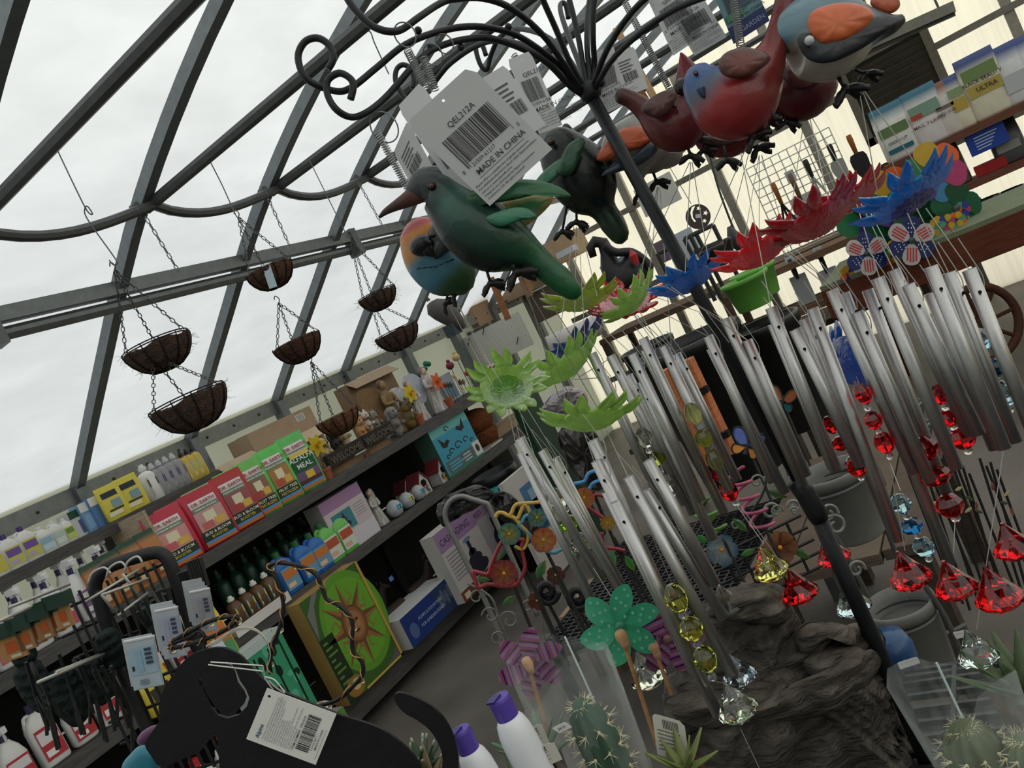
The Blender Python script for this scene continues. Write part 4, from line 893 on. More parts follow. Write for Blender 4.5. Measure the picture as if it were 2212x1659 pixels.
def tubes(root, lst, z, r=TR):
    for i, (x0, y0, x1, y1) in enumerate(lst):
        zz = z + [0, .012, -.01, .02, -.015, .008][i % 6]; a, b = P(x0, y0, zz), P(x1, y1, zz); d = b - a; t = d.normalized(); L = d.length
        mb = MB((190, 188, 186)); prof = [(r, 0), (r, L), (r * .86, L), (r * .86, 0), (r, 0)]
        A = t; U = (FWD - A * FWD.dot(A)).normalized(); Q = A.cross(U); n = 16; base = len(mb.v)
        for rr, h in prof[:4]:
            for j in range(n): th = 2 * math.pi * j / n; mb.v.append(a + A * h + (U * math.cos(th) + Q * math.sin(th)) * rr)
        for i_ in range(4):
            for j in range(n): mb.f.append([base + i_ * n + j, base + (i_ + 1) % 4 * n + j, base + (i_ + 1) % 4 * n + (j + 1) % n, base + i_ * n + (j + 1) % n]); mb.c.append(mb.col)
        tb = part(mb, 'chime_tube', 'metal', root, True)
        ph = a + t * .022 - U * r * 1.0 + Q * r * (.45 if i % 2 else -.3)
        part(MB((10, 10, 10)).lathe([(.0016, -.0004), (.0016, .0006)], ph, -U, 8), 'drill_hole', 'matte', tb)
        lp = [a + t * .022 + Q * r, a + t * .012 + Q * r * 1.5, a - t * .0 + Q * r * 1.25, a - t * .03 + Q * r * .2]
        part(MB((170, 170, 166)).tube(spline(lp, 3), .0005, 4), 'cord_loop', 'wire', tb)
def gl(c): return tuple(min(255, x) for x in c)
DOWN = DX(.44, .9).normalized()
def facet_bead(root, px, py, z, rx, ry, col, n=8):
    k = z / F; c = P(px, py, z); A = DOWN; rows = [(.35, -1), (.72, -.72), (1, -.2), (1, .2), (.72, .72), (.35, 1)]
    part(MB(col).lathe([(a * rx * k, b * ry * k) for a, b in rows], c, A, n), 'bead', 'glass', root)
def small_bead(root, px, py, z, r=10):
    k = z / F; part(MB((240, 240, 240)).ball(P(px, py, z), r * k, n=12, m=8), 'spacer_bead', 'glass', root, True)
def gem(root, px, py, z, R, col, n=10):
    # faceted drop: pointed top, wide girdle low, shallow faceted base
    k = z / F * R; A = DOWN; c = P(px, py, z); a = V((0, 0, 1)) if abs(A.z) < .5 else V((1, 0, 0)); U = (a - A * a.dot(A)).normalized(); Q = A.cross(U); mb = MB(col); vs = []
    rows = [(.1, -1.12, 0), (.13, -1.0, 0), (.58, -.3, .5), (1.0, .28, 0), (.97, .42, .5), (.6, .7, 0), (0.12, .84, .5)]
    for r_, h, off in rows:
        for j in range(n): t = 2 * math.pi * (j + off) / n; vs.append(c + A * h * k + (U * math.cos(t) + Q * math.sin(t)) * r_ * k)
    fs = [list(range(n))[::-1], [6 * n + j for j in range(n)]]
    for i in range(6):
        o0, o1 = rows[i][2], rows[i + 1][2]
        for j in range(n):
            a0, a1, b0, b1 = i * n + j, i * n + (j + 1) % n, (i + 1) * n + j, (i + 1) * n + (j + 1) % n
            if o0 == o1: fs.append([a0, a1, b1, b0])
            elif o1 > o0: fs += [[a0, a1, b0], [a1, b1, b0]]
            else: fs += [[a0, b1, b0], [a0, a1, b1]]
    mb.add(vs, fs); g = part(mb, 'gem_drop', 'glass', root)
    part(MB((200, 200, 196)).tube([c - A * k * .98, c - A * k * 1.12, c - A * k * .95 + U * k * .1], .0006, 4), 'wire_eye', 'wire', g)
    return g
def flower(root, px, py, z, Lpx, dirx, diry, ratio, col, petals=14, up=1, name='sun_flower_disc', dark=None, wave=.0):
    # acrylic sun: domed disc ringed by pointed wavy petals. (dirx, diry) long axis on the picture, ratio = apparent flattening
    k = z / F; c = P(px, py, z); u = DX(dirx, diry).normalized(); perp = DX(diry, -dirx).normalized()
    if perp.dot(UPW) < 0: perp = -perp
    n = (perp * math.sqrt(max(0, 1 - ratio ** 2)) - FWD * ratio * up).normalized(); v = n.cross(u).normalized(); R = Lpx * k; r0 = R * .61; th = .0022
    def pt(rr, a, h): return c + (u * math.cos(a) + v * math.sin(a)) * rr + n * h
    mb = MB(col); N = 56
    rad = [0, .16, .32, .48, .64, .8, .92, 1.0]
    def hgt(q): return -.22 * R * (1 - q * q) + .006 * R * math.sin(q * 40)
    for s_ in (0, 1):
        b = len(mb.v)
        for q in rad:
            for j in range(N): mb.v.append(pt(max(q, .001) * r0, 2 * math.pi * j / N, hgt(q) + (th if s_ else 0) + .0012 * math.sin(j * 1.6 + q * 20) * (q > .2)))
        for i in range(len(rad) - 1):
            for j in range(N):
                f = [b + i * N + j, b + i * N + (j + 1) % N, b + (i + 1) * N + (j + 1) % N, b + (i + 1) * N + j]; mb.f.append(f if s_ else f[::-1]); mb.c.append(mb.col if i > 3 or not dark else lin(dark))
    d = part(mb, name, 'acrylic', root, True)
    for i in range(petals):
        a0 = 2 * math.pi * i / petals + (.15 if i % 2 else 0); hw = math.pi / petals * .8; mb = MB(col); L = R - r0; rows = 7; b0 = None
        L *= 1 if i % 2 == 0 else .9
        for s_ in (0, 1):
            b = len(mb.v)
            for q in range(rows):
                t = q / (rows - 1); w = hw * (1 - t ** 2.6) * (.9 + .12 * math.sin(t * 3)) + .012; rr = r0 * .97 + L * t; bend = .1 * math.sin(t * 4.2 + i) * hw * 2
                for e in (-1, -.5, 0, .5, 1): mb.v.append(pt(rr, a0 + bend + w * e * r0 / rr * 1.05, .05 * R * t + .16 * R * t * t + (.12 * R * (abs(e) - .5) * w * 3) + (th if s_ else 0)))
            for q in range(rows - 1):
                for e in range(4):
                    f = [b + q * 5 + e, b + q * 5 + e + 1, b + (q + 1) * 5 + e + 1, b + (q + 1) * 5 + e]; mb.f.append(f if s_ else f[::-1]); mb.c.append(mb.col)
        m5 = rows * 5
        for q in range(rows - 1):
            for e in (0, 4): mb.f.append([q * 5 + e, (q + 1) * 5 + e, m5 + (q + 1) * 5 + e, m5 + q * 5 + e]); mb.c.append(mb.col)
        part(mb, 'petal', 'acrylic', d, True)
    return d
LIME, RED, BLUE = (186, 222, 120), (232, 54, 70), (30, 140, 216)
GY, GRD, GB, GC = (238, 236, 150), (224, 24, 30), (170, 216, 236), (240, 246, 226)
def seg(*st):
    # piecewise linear colour ramp over t
    st = [(t, lin(c)) for t, c in st]
    def f(t, a=0):
        for (t0, c0), (t1, c1) in zip(st, st[1:]):
            if t <= t1: return mixc(c0, c1, (t - t0) / max(1e-6, t1 - t0))
        return st[-1][1]
    return f
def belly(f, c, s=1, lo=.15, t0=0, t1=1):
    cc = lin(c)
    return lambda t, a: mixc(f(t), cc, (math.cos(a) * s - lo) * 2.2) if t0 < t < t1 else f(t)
def hangtag(root, D, C, A, z, full=2, col=(196, 197, 198), z2=None):
    # D lower left, C lower right, A upper left in reading direction
    o = P(*D, z); u = P(*C, z) - o; v = P(*A, z2 or z) - o; mb = MB(col)
    pts = [(0, 0), (1, 0), (1, .92), (.93, 1), (.07, 1), (0, .92)]
    cx, cy, h = .5, .93, .018; hole = [(cx + h * math.cos(-2 * math.pi * i / 10), cy + h * .7 * math.sin(-2 * math.pi * i / 10)) for i in range(10)]
    mb = plate([pts, hole], (o, u, v), .0006, col) if full else MB(col).prism(pts, (o, u, v), .0006)
    if u.cross(v).length < 1: pass
    t = part(mb, 'hang_tag', 'paper', root)
    pm = MB(); fr = (o, u, v); K = (64, 64, 66)
    if full:
        rnd = random.Random(int(D[0])); a = .14
        while a < .86:
            w = rnd.choice((.006, .009, .014, .02)); pr(pm, fr, a, .4 if .18 < a < .82 else .36, a + w, .68, K, .001); a += w + rnd.choice((.007, .01, .016))
        ptx(pm, fr, 'QEL212A', .32, .72, .075, K, .0012); ptx(pm, fr, '21559 61217', .2, .345, .05, K, .0012); ptx(pm, fr, '8', .05, .345, .05, K, .0012); ptx(pm, fr, '5', .9, .345, .05, K, .0012)
        ptx(pm, fr, 'MADE IN CHINA', .17, .26, .075, K, .0012, bold=.003); pr(pm, fr, .15, .235, .85, .239, K, .001)
        for i, s_ in enumerate(('Alpine offers a complete line of garden accessories.', 'For additional information about other Alpine products,', 'visit us at www.alpine4u.com.', 'Designed and distributed by Alpine Corporation', 'Commerce, CA. All rights reserved.')):
            ptx(pm, fr, s_, .04, .19 - i * .036, .03, K, .0012, bold=.004)
    elif full == 0:
        for i in range(4): pr(pm, fr, .15, .75 - i * .07, .7 - .1 * (i % 2), .775 - i * .07, (90, 90, 92), .001)
        for i in range(12): pr(pm, fr, .2 + i * .05, .3, .2 + i * .05 + (.02 if i % 3 else .035), .5, K, .001)
    part(pm, 'tag_print', 'paper', t); return t
BG = 'bird wind chimes on the hook stand'
def chime(label, px, py, z): return thing('wind_chime', label, 'wind chime', P(px, py, z), BG)

# A: bee-eater with lime sun
z = .93; r = chime('bee-eater bird wind chime with lime sun and leftmost silver tubes', 940, 560, z)
f = seg((0, (36, 70, 44)), (.22, (56, 84, 54)), (.3, (74, 122, 140)), (.48, (66, 116, 136)), (.54, (176, 120, 60)), (.72, (182, 118, 52)), (.78, (160, 60, 68)), (1, (150, 50, 60)))
bird_body(r, [(1012, 628, 14), (995, 608, 45), (965, 580, 66), (935, 545, 68), (912, 512, 54), (900, 490, 38), (893, 478, 18)], f, z)
wing(r, [(925, 500), (950, 470), (985, 480), (990, 520), (965, 545), (940, 560), (930, 530)], z - .03, .012, (30, 30, 32), (60, 62, 64))
part(MB((24, 24, 26)).ball(P(915, 530, z - .028), (.016, .012, .016), axes(DX(1, -.3), DX(.3, 1)), 14, 10), 'eye_mask', 'paint', r, True)
beak(r, [(912, 520, 18), (925, 538, 16), (938, 548, 9), (945, 552, 3)], z - .035, (30, 30, 32)); eye(r, 936, 508, z - .04, 6, iris=(40, 40, 44))
mb = MB((20, 20, 20))
for i in range(7): mb.ball(P(905 + i * 12, 578 - 3.2 * i + abs(i - 3) * -2.0 + 8, z - .0355 + .0008 * abs(i - 3) ** 2), (.0035, .0008, .001), axes(DX(1, -.25), DX(.25, 1)), 6, 4)
part(mb, 'dash_marks', 'paint', r)
foot(r, 985, 640, z, 24, -1.0, (990, 600)); foot(r, 965, 660, z + .01, 22, -1.0, (975, 610))
ring(r, 830, 275, .84, 32); spring(r, P(815, 285, .84), P(888, 420, .86), .0036); hangtag(r, (905, 430), (935, 360), (850, 330), .85, 0)
flower(r, 1095, 835, .98, 96, 1, -.1, .8, LIME, 14, 1, dark=(130, 190, 66))
strings(r, [((985, 650), (1040, 760), (1085, 830)), ((985, 650), (1075, 815)), ((970, 660), (1065, 835)), ((1105, 870), (1123, 950)), ((1110, 870), (1172, 970)), ((1115, 865), (1180, 1060)), ((1125, 860), (1205, 990)), ((1095, 870), (1120, 985)), ((1268, 1205, 1.05), (1390, 1400, 1.0))], .98)
tubes(r, [(1122, 947, 1300, 1255), (1126, 977, 1300, 1345), (1171, 973, 1365, 1322), (1199, 989, 1340, 1262)], 1.05)
for b in ((1203, 1078, 20, 25, GC), (1229, 1130, 21, 17, (150, 210, 30)), (1256, 1175, 23, 24, GC)): facet_bead(r, b[0], b[1], 1.06, b[2], b[3], b[4])
for b in ((1221, 1102), (1239, 1149), (1268, 1201)): small_bead(r, *b, 1.06, 8)
gem(r, 1395, 1452, 1.0, 42, GC)

# B: green bird in front
z = .80; r = chime('green bird wind chime with spread wing and long front tubes', 1050, 520, z)
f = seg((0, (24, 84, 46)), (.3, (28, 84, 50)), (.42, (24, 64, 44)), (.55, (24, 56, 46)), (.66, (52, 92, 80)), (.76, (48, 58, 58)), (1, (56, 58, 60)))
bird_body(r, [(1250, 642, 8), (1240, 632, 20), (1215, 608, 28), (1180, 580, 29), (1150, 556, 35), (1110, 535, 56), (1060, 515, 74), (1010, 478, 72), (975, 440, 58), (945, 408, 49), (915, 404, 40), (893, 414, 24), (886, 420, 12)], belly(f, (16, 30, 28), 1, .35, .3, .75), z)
beak(r, [(908, 414, 25), (882, 430, 18), (852, 446, 11), (832, 458, 7), (819, 470, 3)], z, (96, 56, 48))
eye(r, 932, 402, z - .0185, 8)
wing(r, [(1002, 428), (1040, 402), (1090, 390), (1150, 388), (1205, 402), (1234, 424), (1205, 426), (1165, 420), (1110, 432), (1060, 440), (1020, 448)], z - .02, .006, (24, 80, 44), (40, 96, 62))
wing(r, [(1085, 440), (1130, 422), (1185, 418), (1195, 432), (1170, 462), (1130, 492), (1105, 490)], z + .01, .004, (176, 140, 76), (60, 110, 70), name='far_wing')
wing(r, [(1050, 470), (1100, 450), (1140, 450), (1160, 470), (1130, 475), (1080, 490)], z - .028, .004, (50, 104, 78), (60, 120, 92), name='wing_covert')
foot(r, 1062, 618, z, 30, -.35, (1050, 580)); foot(r, 1120, 596, z - .01, 40, -.45, (1100, 560)); foot(r, 1165, 575, z + .015, 34, -.2)
ring(r, 875, 75, .83, 25); spring(r, P(880, 108, .83), P(925, 200, .82), .004); spring(r, P(915, 125, .84), P(940, 195, .84), .004)
hangtag(r, (1058, 445), (1193, 322), (875, 268), .765, 2, z2=.74)
hangtag(r, (1000, 440), (1050, 385), (858, 232), .785, 0)
flower(r, 1277, 903, .95, 122, 1, -.16, .24, LIME, 14, -1)
strings(r, [((1120, 600), (1240, 880, .95)), ((1125, 600), (1290, 880, .95)), ((1150, 590), (1330, 880, .95)), ((1130, 600), (1215, 885, .95)), ((1280, 930, .95), (1288, 1000, .9)), ((1300, 930, .95), (1330, 1080, .9)), ((1310, 930, .95), (1357, 1030, .9)), ((1260, 930, .95), (1285, 1000, .9)), ((1538, 1470, .9), (1585, 1480, .88)), ((1360, 1040, .9), (1455, 1270, .9)), ((1600, 1575, .87), (1640, 1659, .87))], .8)
tubes(r, [(1288, 995, 1552, 1545), (1281, 950, 1470, 1370), (1357, 1030, 1582, 1455), (1311, 1061, 1500, 1450), (1330, 1083, 1520, 1480), (1395, 1060, 1563, 1335), (1400, 994, 1545, 1262)], .89, .0064)
for b in ((1460, 1292, 25, 32), (1493, 1358, 27, 26), (1523, 1423, 26, 29)): facet_bead(r, b[0], b[1], .86, b[2], b[3], (214, 220, 90))
for b in ((1475, 1328), (1507, 1392), (1538, 1462)): small_bead(r, *b, .86, 10)
gem(r, 1588, 1522, .86, 46, GC)

# C: dark green bird behind
z = 1.05; r = chime('dark green bird wind chime behind the large barcode tag', 1260, 390, z)
f = seg((0, (24, 54, 32)), (.25, (22, 46, 30)), (.4, (16, 24, 20)), (1, (18, 26, 24)))
bird_body(r, [(1350, 522, 8), (1342, 512, 20), (1325, 485, 27), (1303, 452, 30), (1285, 425, 58), (1255, 380, 72), (1222, 338, 60), (1200, 312, 46), (1185, 298, 30), (1178, 292, 14)], f, z)
wing(r, [(1140, 420), (1165, 380), (1205, 345), (1232, 338), (1225, 360), (1190, 395), (1160, 420)], z - .04, .005, (38, 86, 58), (70, 120, 92))
wing(r, [(1205, 372), (1222, 320), (1250, 298), (1264, 305), (1255, 335), (1235, 375)], z - .05, .005, (30, 66, 44), (40, 80, 56), name='far_wing')
wing(r, [(1214, 300), (1214, 274), (1226, 267), (1245, 285), (1292, 322), (1290, 334), (1262, 326), (1230, 300)], z + .03, .006, (34, 36, 38), (60, 62, 64), name='crest')
eye(r, 1190, 306, z - .03, 7); foot(r, 1245, 485, z, 26, .1, (1245, 440)); foot(r, 1215, 505, z, 24, -.1, (1225, 440)); foot(r, 1315, 430, z + .03, 22, 2.4)
ring(r, 960, 95, .88, 20); ring(r, 935, 118, .87, 22); hangtag(r, (1130, 300), (1180, 270), (1040, 170), .83, 0); hangtag(r, (1165, 290), (1215, 270), (1095, 130), .86, 1)
spring(r, P(1110, 118, .95), P(1165, 225, .95), .0036)
flower(r, 1222, 792, 1.06, 104, .84, -.62, .3, LIME, 14, -1); flower(r, 1245, 745, 1.12, 86, .8, -.6, .16, (30, 80, 170), 12, -1, name='blue_flower_disc')
strings(r, [((1240, 490), (1200, 790)), ((1245, 490), (1240, 770)), ((1250, 495), (1265, 760)), ((1255, 495), (1290, 640)), ((1235, 820), (1278, 765)), ((1240, 820), (1310, 815)), ((1250, 815), (1325, 770)), ((1215, 830), (1230, 930))], z)
tubes(r, [(1278, 763, 1425, 1075), (1305, 816, 1450, 1122), (1319, 768, 1481, 1089), (1357, 810, 1498, 1110), (1384, 825, 1541, 1165)], 1.03)
for b in ((1393, 945, 20, 23, GC), (1420, 990, 20, 17, (190, 206, 60)), (1446, 1040, 19, 24, GC)): facet_bead(r, b[0], b[1], 1.02, b[2], b[3], b[4])
for b in ((1402, 973), (1430, 1013), (1453, 1066)): small_bead(r, *b, 1.02, 8)
gem(r, 1570, 1302, .97, 40, (244, 244, 224))

# D: robin-like bird behind the pole
z = 1.06; r = chime('orange winged bird wind chime partly hidden by the black pole', 1370, 320, z)
f = seg((0, (60, 66, 70)), (.2, (150, 150, 146)), (1, (150, 146, 138)))
bird_body(r, [(1285, 348, 8), (1310, 340, 26), (1345, 322, 56), (1390, 318, 74), (1425, 330, 62), (1445, 350, 38), (1450, 360, 14)], f, z)
wing(r, [(1288, 342), (1310, 305), (1345, 278), (1385, 272), (1415, 290), (1395, 315), (1350, 330), (1310, 348)], z - .046, .008, (176, 80, 50), (196, 96, 60))
wing(r, [(1298, 380), (1330, 350), (1380, 330), (1412, 300), (1420, 325), (1385, 355), (1335, 372)], z - .048, .006, (40, 48, 56), (56, 70, 80), name='wing_band')
foot(r, 1420, 398, z, 26, -.3, (1410, 370)); foot(r, 1380, 425, z, 22, -.5, (1390, 380)); hangtag(r, (1300, 250), (1350, 225), (1275, 120), 1.0, 1)
hangtag(r, (1350, 210), (1400, 190), (1320, 120), 1.08, 0)
flower(r, 1255, 648, 1.12, 92, 1, -.24, .28, (176, 190, 90), 14, -1); flower(r, 1365, 650, 1.1, 82, .7, -.68, .28, LIME, 14, -1, name='far_flower_disc')
strings(r, [((1420, 405), (1380, 620)), ((1422, 405), (1400, 620)), ((1425, 405), (1450, 745)), ((1255, 665), (1360, 760)), ((1370, 680), (1432, 748)), ((1375, 680), (1462, 765)), ((1380, 670), (1500, 880)), ((1590, 1090, 1.0), (1650, 1175, .98))], z)
tubes(r, [(1389, 730, 1530, 1040), (1393, 755, 1564, 1107), (1433, 748, 1575, 1058), (1461, 764, 1593, 1038), (1366, 765, 1515, 1082)], 1.0)
for b in ((1497, 893, 19, 24, GY), (1520, 946, 20, 20, (226, 226, 80)), (1543, 992, 19, 24, GY)): facet_bead(r, b[0], b[1], .98, b[2], b[3], b[4])
for b in ((1513, 920), (1533, 966)): small_bead(r, *b, .98, 8)
gem(r, 1660, 1222, .96, 40, (246, 240, 130))

# E: cardinal
z = .92; r = chime('dark red cardinal wind chime with crest and black face', 1470, 230, z)
f = seg((0, (40, 26, 26)), (.3, (96, 38, 38)), (.55, (92, 30, 32)), (.7, (70, 28, 30)), (.8, (120, 40, 46)), (1, (150, 50, 62)))
bird_body(r, [(1330, 202, 8), (1340, 206, 17), (1365, 216, 19), (1395, 238, 26), (1425, 258, 46), (1458, 270, 60), (1480, 245, 56), (1490, 205, 44), (1490, 175, 34), (1482, 145, 20), (1474, 122, 7), (1470, 114, 2)], f, z)
part(MB((22, 20, 20)).ball(P(1480, 190, z - .013), (.0125, .015, .012), n=14, m=10), 'eye_mask', 'paint', r, True); eye(r, 1479, 187, z - .0245, 6, iris=(96, 130, 140))
beak(r, [(1468, 210, 18), (1450, 218, 13), (1438, 224, 4)], z - .012, (120, 46, 50))
wing(r, [(1385, 232), (1415, 205), (1450, 192), (1462, 205), (1450, 235), (1425, 255), (1400, 250)], z - .03, .006, (60, 40, 38), (90, 56, 52))
foot(r, 1492, 342, z, 28, .1, (1482, 310)); foot(r, 1520, 330, z + .02, 26, -.3, (1520, 300))
hangtag(r, (1455, 120), (1520, 75), (1395, -10), .9, 1); spring(r, P(1350, 5, .95), P(1445, 190, .94), .0036)
flower(r, 1350, 655, 1.16, 92, 1, -.3, .55, RED, 14, 1); 
strings(r, [((1490, 350), (1350, 650, 1.16)), ((1495, 350), (1530, 560)), ((1492, 350), (1480, 590)), ((1400, 660, 1.16), (1530, 727, 1.12)), ((1410, 640, 1.16), (1560, 690, 1.0)), ((1598, 1090), (1700, 1235)), ((1440, 620), (1560, 690)), ((1450, 620), (1614, 735))], z)
tubes(r, [(1530, 726, 1670, 1041), (1536, 752, 1695, 1065), (1567, 688, 1736, 1048), (1575, 739, 1728, 1040), (1614, 735, 1742, 1028)], .98)
for b in ((1553, 1024, 17, 16), (1574, 1060, 20, 23)): facet_bead(r, b[0], b[1], 1.0, b[2], b[3], GRD)
for b in ((1557, 1010), (1561, 1038), (1590, 1086)): small_bead(r, *b, 1.0, 8)
gem(r, 1723, 1270, .95, 42, GRD); gem(r, 1797, 1194, 1.04, 38, GRD)

# F: red bird with blue head
z = .80; r = chime('red bird wind chime with blue head and raised tail', 1580, 210, z)
f = seg((0, (96, 40, 38)), (.35, (120, 44, 40)), (.5, (110, 36, 36)), (.7, (150, 44, 46)), (.78, (84, 96, 110)), (.85, (60, 90, 140)), (1, (50, 76, 130)))
bird_body(r, [(1702, -40, 20), (1694, 10, 22), (1684, 60, 25), (1668, 110, 32), (1638, 165, 60), (1600, 210, 84), (1565, 215, 82), (1530, 190, 58), (1514, 163, 40), (1508, 142, 18)], f, z)
wing(r, [(1552, 135), (1570, 112), (1610, 102), (1650, 112), (1664, 130), (1630, 158), (1590, 170), (1560, 160)], z - .036, .006, (70, 48, 46), (110, 62, 56))
eye(r, 1503, 158, z - .016, 4.5, iris=(150, 90, 60)); beak(r, [(1512, 190, 10), (1518, 205, 6), (1522, 212, 2)], z - .02, (50, 70, 110))
foot(r, 1572, 352, z + .1, 28, 0, (1562, 315)); foot(r, 1630, 300, z, 34, -.6, (1610, 270)); foot(r, 1655, 265, z, 30, -.4, (1640, 230))
spring(r, P(1580, -40, .82), P(1600, 100, .81), .004)
t = hangtag(r, (1585, 95), (1662, 45), (1530, -40), .86, 1, (96, 130, 140)); o = P(1585, 95, .859); u = P(1662, 45, .859) - o; v = P(1530, -40, .859) - o; pm = MB(); pr(pm, (o, u, v), 0, 0, 1, .24, (40, 50, 90), .0008); pr(pm, (o, u, v), .3, .4, .8, .8, (70, 80, 96), .0008); ptx(pm, (o, u, v), 'GARDEN', .3, .08, .1, (140, 150, 176), .001); pr(pm, (o, u, v), .05, .3, .5, .4, (70, 120, 90), .0009); part(pm, 'picture_print', 'paper', t)
hangtag(r, (1500, 120), (1570, 80), (1440, 20), .9, 1)
flower(r, 1487, 608, 1.0, 92, 1, -.42, .3, BLUE, 12, -1)
strings(r, [((1620, 300), (1490, 600, 1.0)), ((1625, 300), (1560, 560, 1.0)), ((1600, 330), (1665, 662)), ((1500, 640, 1.0), (1575, 740, .98)), ((1505, 640, 1.0), (1614, 735, .98))], z)
tubes(r, [(1665, 664, 1806, 1017), (1670, 699, 1800, 1010), (1717, 712, 1860, 1007), (1738, 688, 1905, 1085), (1755, 666, 1942, 1168)], .88)
for b in ((1668, 925, 16, 24, GB), (1692, 972, 17, 18, (60, 130, 190)), (1714, 1018, 17, 24, GB)): facet_bead(r, b[0], b[1], 1.06, b[2], b[3], b[4])
gem(r, 1840, 1300, 1.04, 40, (206, 228, 232))

# G: maroon bird
z = .98; r = chime('maroon bird wind chime below the red and blue bird', 1560, 270, z)
f = seg((0, (70, 28, 28)), (.5, (110, 34, 36)), (1, (84, 30, 30)))
bird_body(r, [(1650, 235, 10), (1625, 250, 40), (1585, 268, 66), (1550, 272, 66), (1520, 262, 48), (1500, 255, 20)], f, z)
wing(r, [(1500, 300), (1550, 290), (1600, 292), (1590, 312), (1540, 318)], z - .04, .005, (40, 28, 28), (60, 40, 36)); foot(r, 1640, 325, z, 30, -.5, (1600, 310)); beak(r, [(1505, 258, 12), (1492, 262, 7), (1484, 266, 3)], z, (40, 30, 30))
flower(r, 1640, 545, .92, 112, 1, -.42, .3, RED, 14, -1); flower(r, 1765, 478, .88, 132, 1, -.45, .3, (186, 36, 54), 14, -1, name='upper_flower_disc')
strings(r, [((1640, 335), (1640, 540, .92)), ((1645, 335), (1700, 520, .9)), ((1640, 335), (1600, 560, .92)), ((1690, 540), (1797, 626, .86)), ((1700, 540), (1823, 633, .86)), ((1720, 540), (1852, 674, .86)), ((1920, 990, .85), (1955, 1190, .85))], z)
tubes(r, [(1797, 626, 1975, 1022), (1823, 633, 2053, 1217), (1852, 674, 2010, 1040), (1874, 626, 2056, 1093)], .84, .006)
for b in ((1863, 850, 18, 24), (1886, 908, 19, 20), (1910, 956, 21, 24)): facet_bead(r, b[0], b[1], .84, b[2], b[3], GRD)
for b in ((1873, 880), (1898, 931), (1921, 985)): small_bead(r, *b, .84, 9)
for b in ((1793, 918, 14, 20), (1815, 958, 18, 16), (1850, 1006, 24, 24)): facet_bead(r, b[0], b[1], .9, b[2], b[3], GRD)
small_bead(r, 1860, 1031, .9, 8)
gem(r, 1962, 1237, .84, 46, GRD)

# H: dark red bird at right
z = .93; r = chime('dark crimson bird wind chime beneath the blue and orange bird', 1720, 190, z)
f = seg((0, (60, 24, 26)), (.5, (84, 26, 30)), (1, (70, 24, 28)))
bird_body(r, [(1780, 140, 20), (1765, 165, 55), (1730, 185, 76), (1695, 180, 66), (1670, 160, 40), (1660, 150, 14)], f, z)
foot(r, 1700, 268, z, 27, .1, (1700, 240)); foot(r, 1665, 262, z, 28, -.7, (1680, 235)); beak(r, [(1668, 152, 14), (1655, 150, 9), (1645, 150, 3)], z, (60, 40, 36)); wing(r, [(1690, 150), (1730, 130), (1775, 150), (1760, 190), (1710, 190)], z - .045, .005, (50, 26, 26), (80, 36, 36))
flower(r, 1840, 430, 1.0, 92, 1, -.4, .35, (186, 40, 60), 14, -1)
strings(r, [((1740, 235), (1700, 520, .9)), ((1745, 235), (1800, 480, .9)), ((1745, 238), (1850, 420)), ((1850, 440), (1900, 600, .8)), ((1860, 440), (1930, 583, .8)), ((1870, 440), (1961, 615, .8)), ((2063, 1120, .8), (2060, 1195, .8))], z)
tubes(r, [(1896, 600, 2067, 1013), (1930, 583, 2094, 941), (1961, 615, 2115, 938), (2009, 633, 2150, 970)], .8, .0062)
for b in ((2028, 852, 19, 22), (2050, 903, 21, 18), (2079, 946, 27, 25)): facet_bead(r, b[0], b[1], .82, b[2], b[3], GRD)
for b in ((2042, 878), (2061, 921), (2091, 973)): small_bead(r, *b, .82, 10)
for b in ((2000, 968, 28, 26), (2022, 1028, 34, 20), (2052, 1092, 29, 26)): facet_bead(r, b[0], b[1], .84, b[2], b[3], GRD)
small_bead(r, 2064, 1119, .84, 10)
gem(r, 2060, 1258, .8, 46, GRD); gem(r, 2153, 1278, .78, 52, GRD); gem(r, 2186, 1174, .8, 44, GRD)

# I: blue and orange bird
z = .80; r = chime('blue and orange bird wind chime at the top right', 1800, 90, z)
f = seg((0, (36, 34, 36)), (.2, (40, 42, 46)), (.3, (90, 110, 120)), (.8, (110, 140, 150)), (1, (90, 130, 150)))
bird_body(r, [(1950, 40, 10), (1925, 52, 22), (1885, 58, 40), (1840, 66, 74), (1790, 76, 96), (1740, 82, 90), (1712, 86, 70), (1697, 94, 44), (1690, 104, 16)], belly(f, (178, 170, 156), 1, .1, .3, 1), z)
wing(r, [(1746, 60), (1752, 28), (1790, 10), (1840, 6), (1880, 20), (1884, 45), (1850, 76), (1800, 94), (1765, 92)], z - .044, .007, (190, 90, 54), (206, 104, 62))
wing(r, [(1722, 92), (1732, 72), (1752, 76), (1768, 112), (1820, 104), (1872, 66), (1886, 36), (1940, 46), (1905, 76), (1850, 112), (1790, 136), (1745, 128)], z - .043, .004, (28, 28, 32), (44, 46, 52), name='wing_band')
wing(r, [(1880, 10), (1895, -20), (1925, -30), (1945, 10), (1920, 30)], z, .005, (180, 84, 60), (190, 96, 70), name='tail_covert')
foot(r, 1830, 200, z, 40, -.35, (1810, 165)); foot(r, 1872, 165, z + .02, 30, -.3, (1845, 150)); beak(r, [(1698, 100, 16), (1680, 108, 9), (1668, 114, 3)], z, (60, 60, 66)); part(MB((190, 196, 200)).ball(P(1748, 88, z - .05), .0045, n=8, m=6), 'eye', 'paint', r, True)
flower(r, 1962, 428, .82, 128, 1, -.5, .36, BLUE, 14, -1, dark=(16, 60, 150))
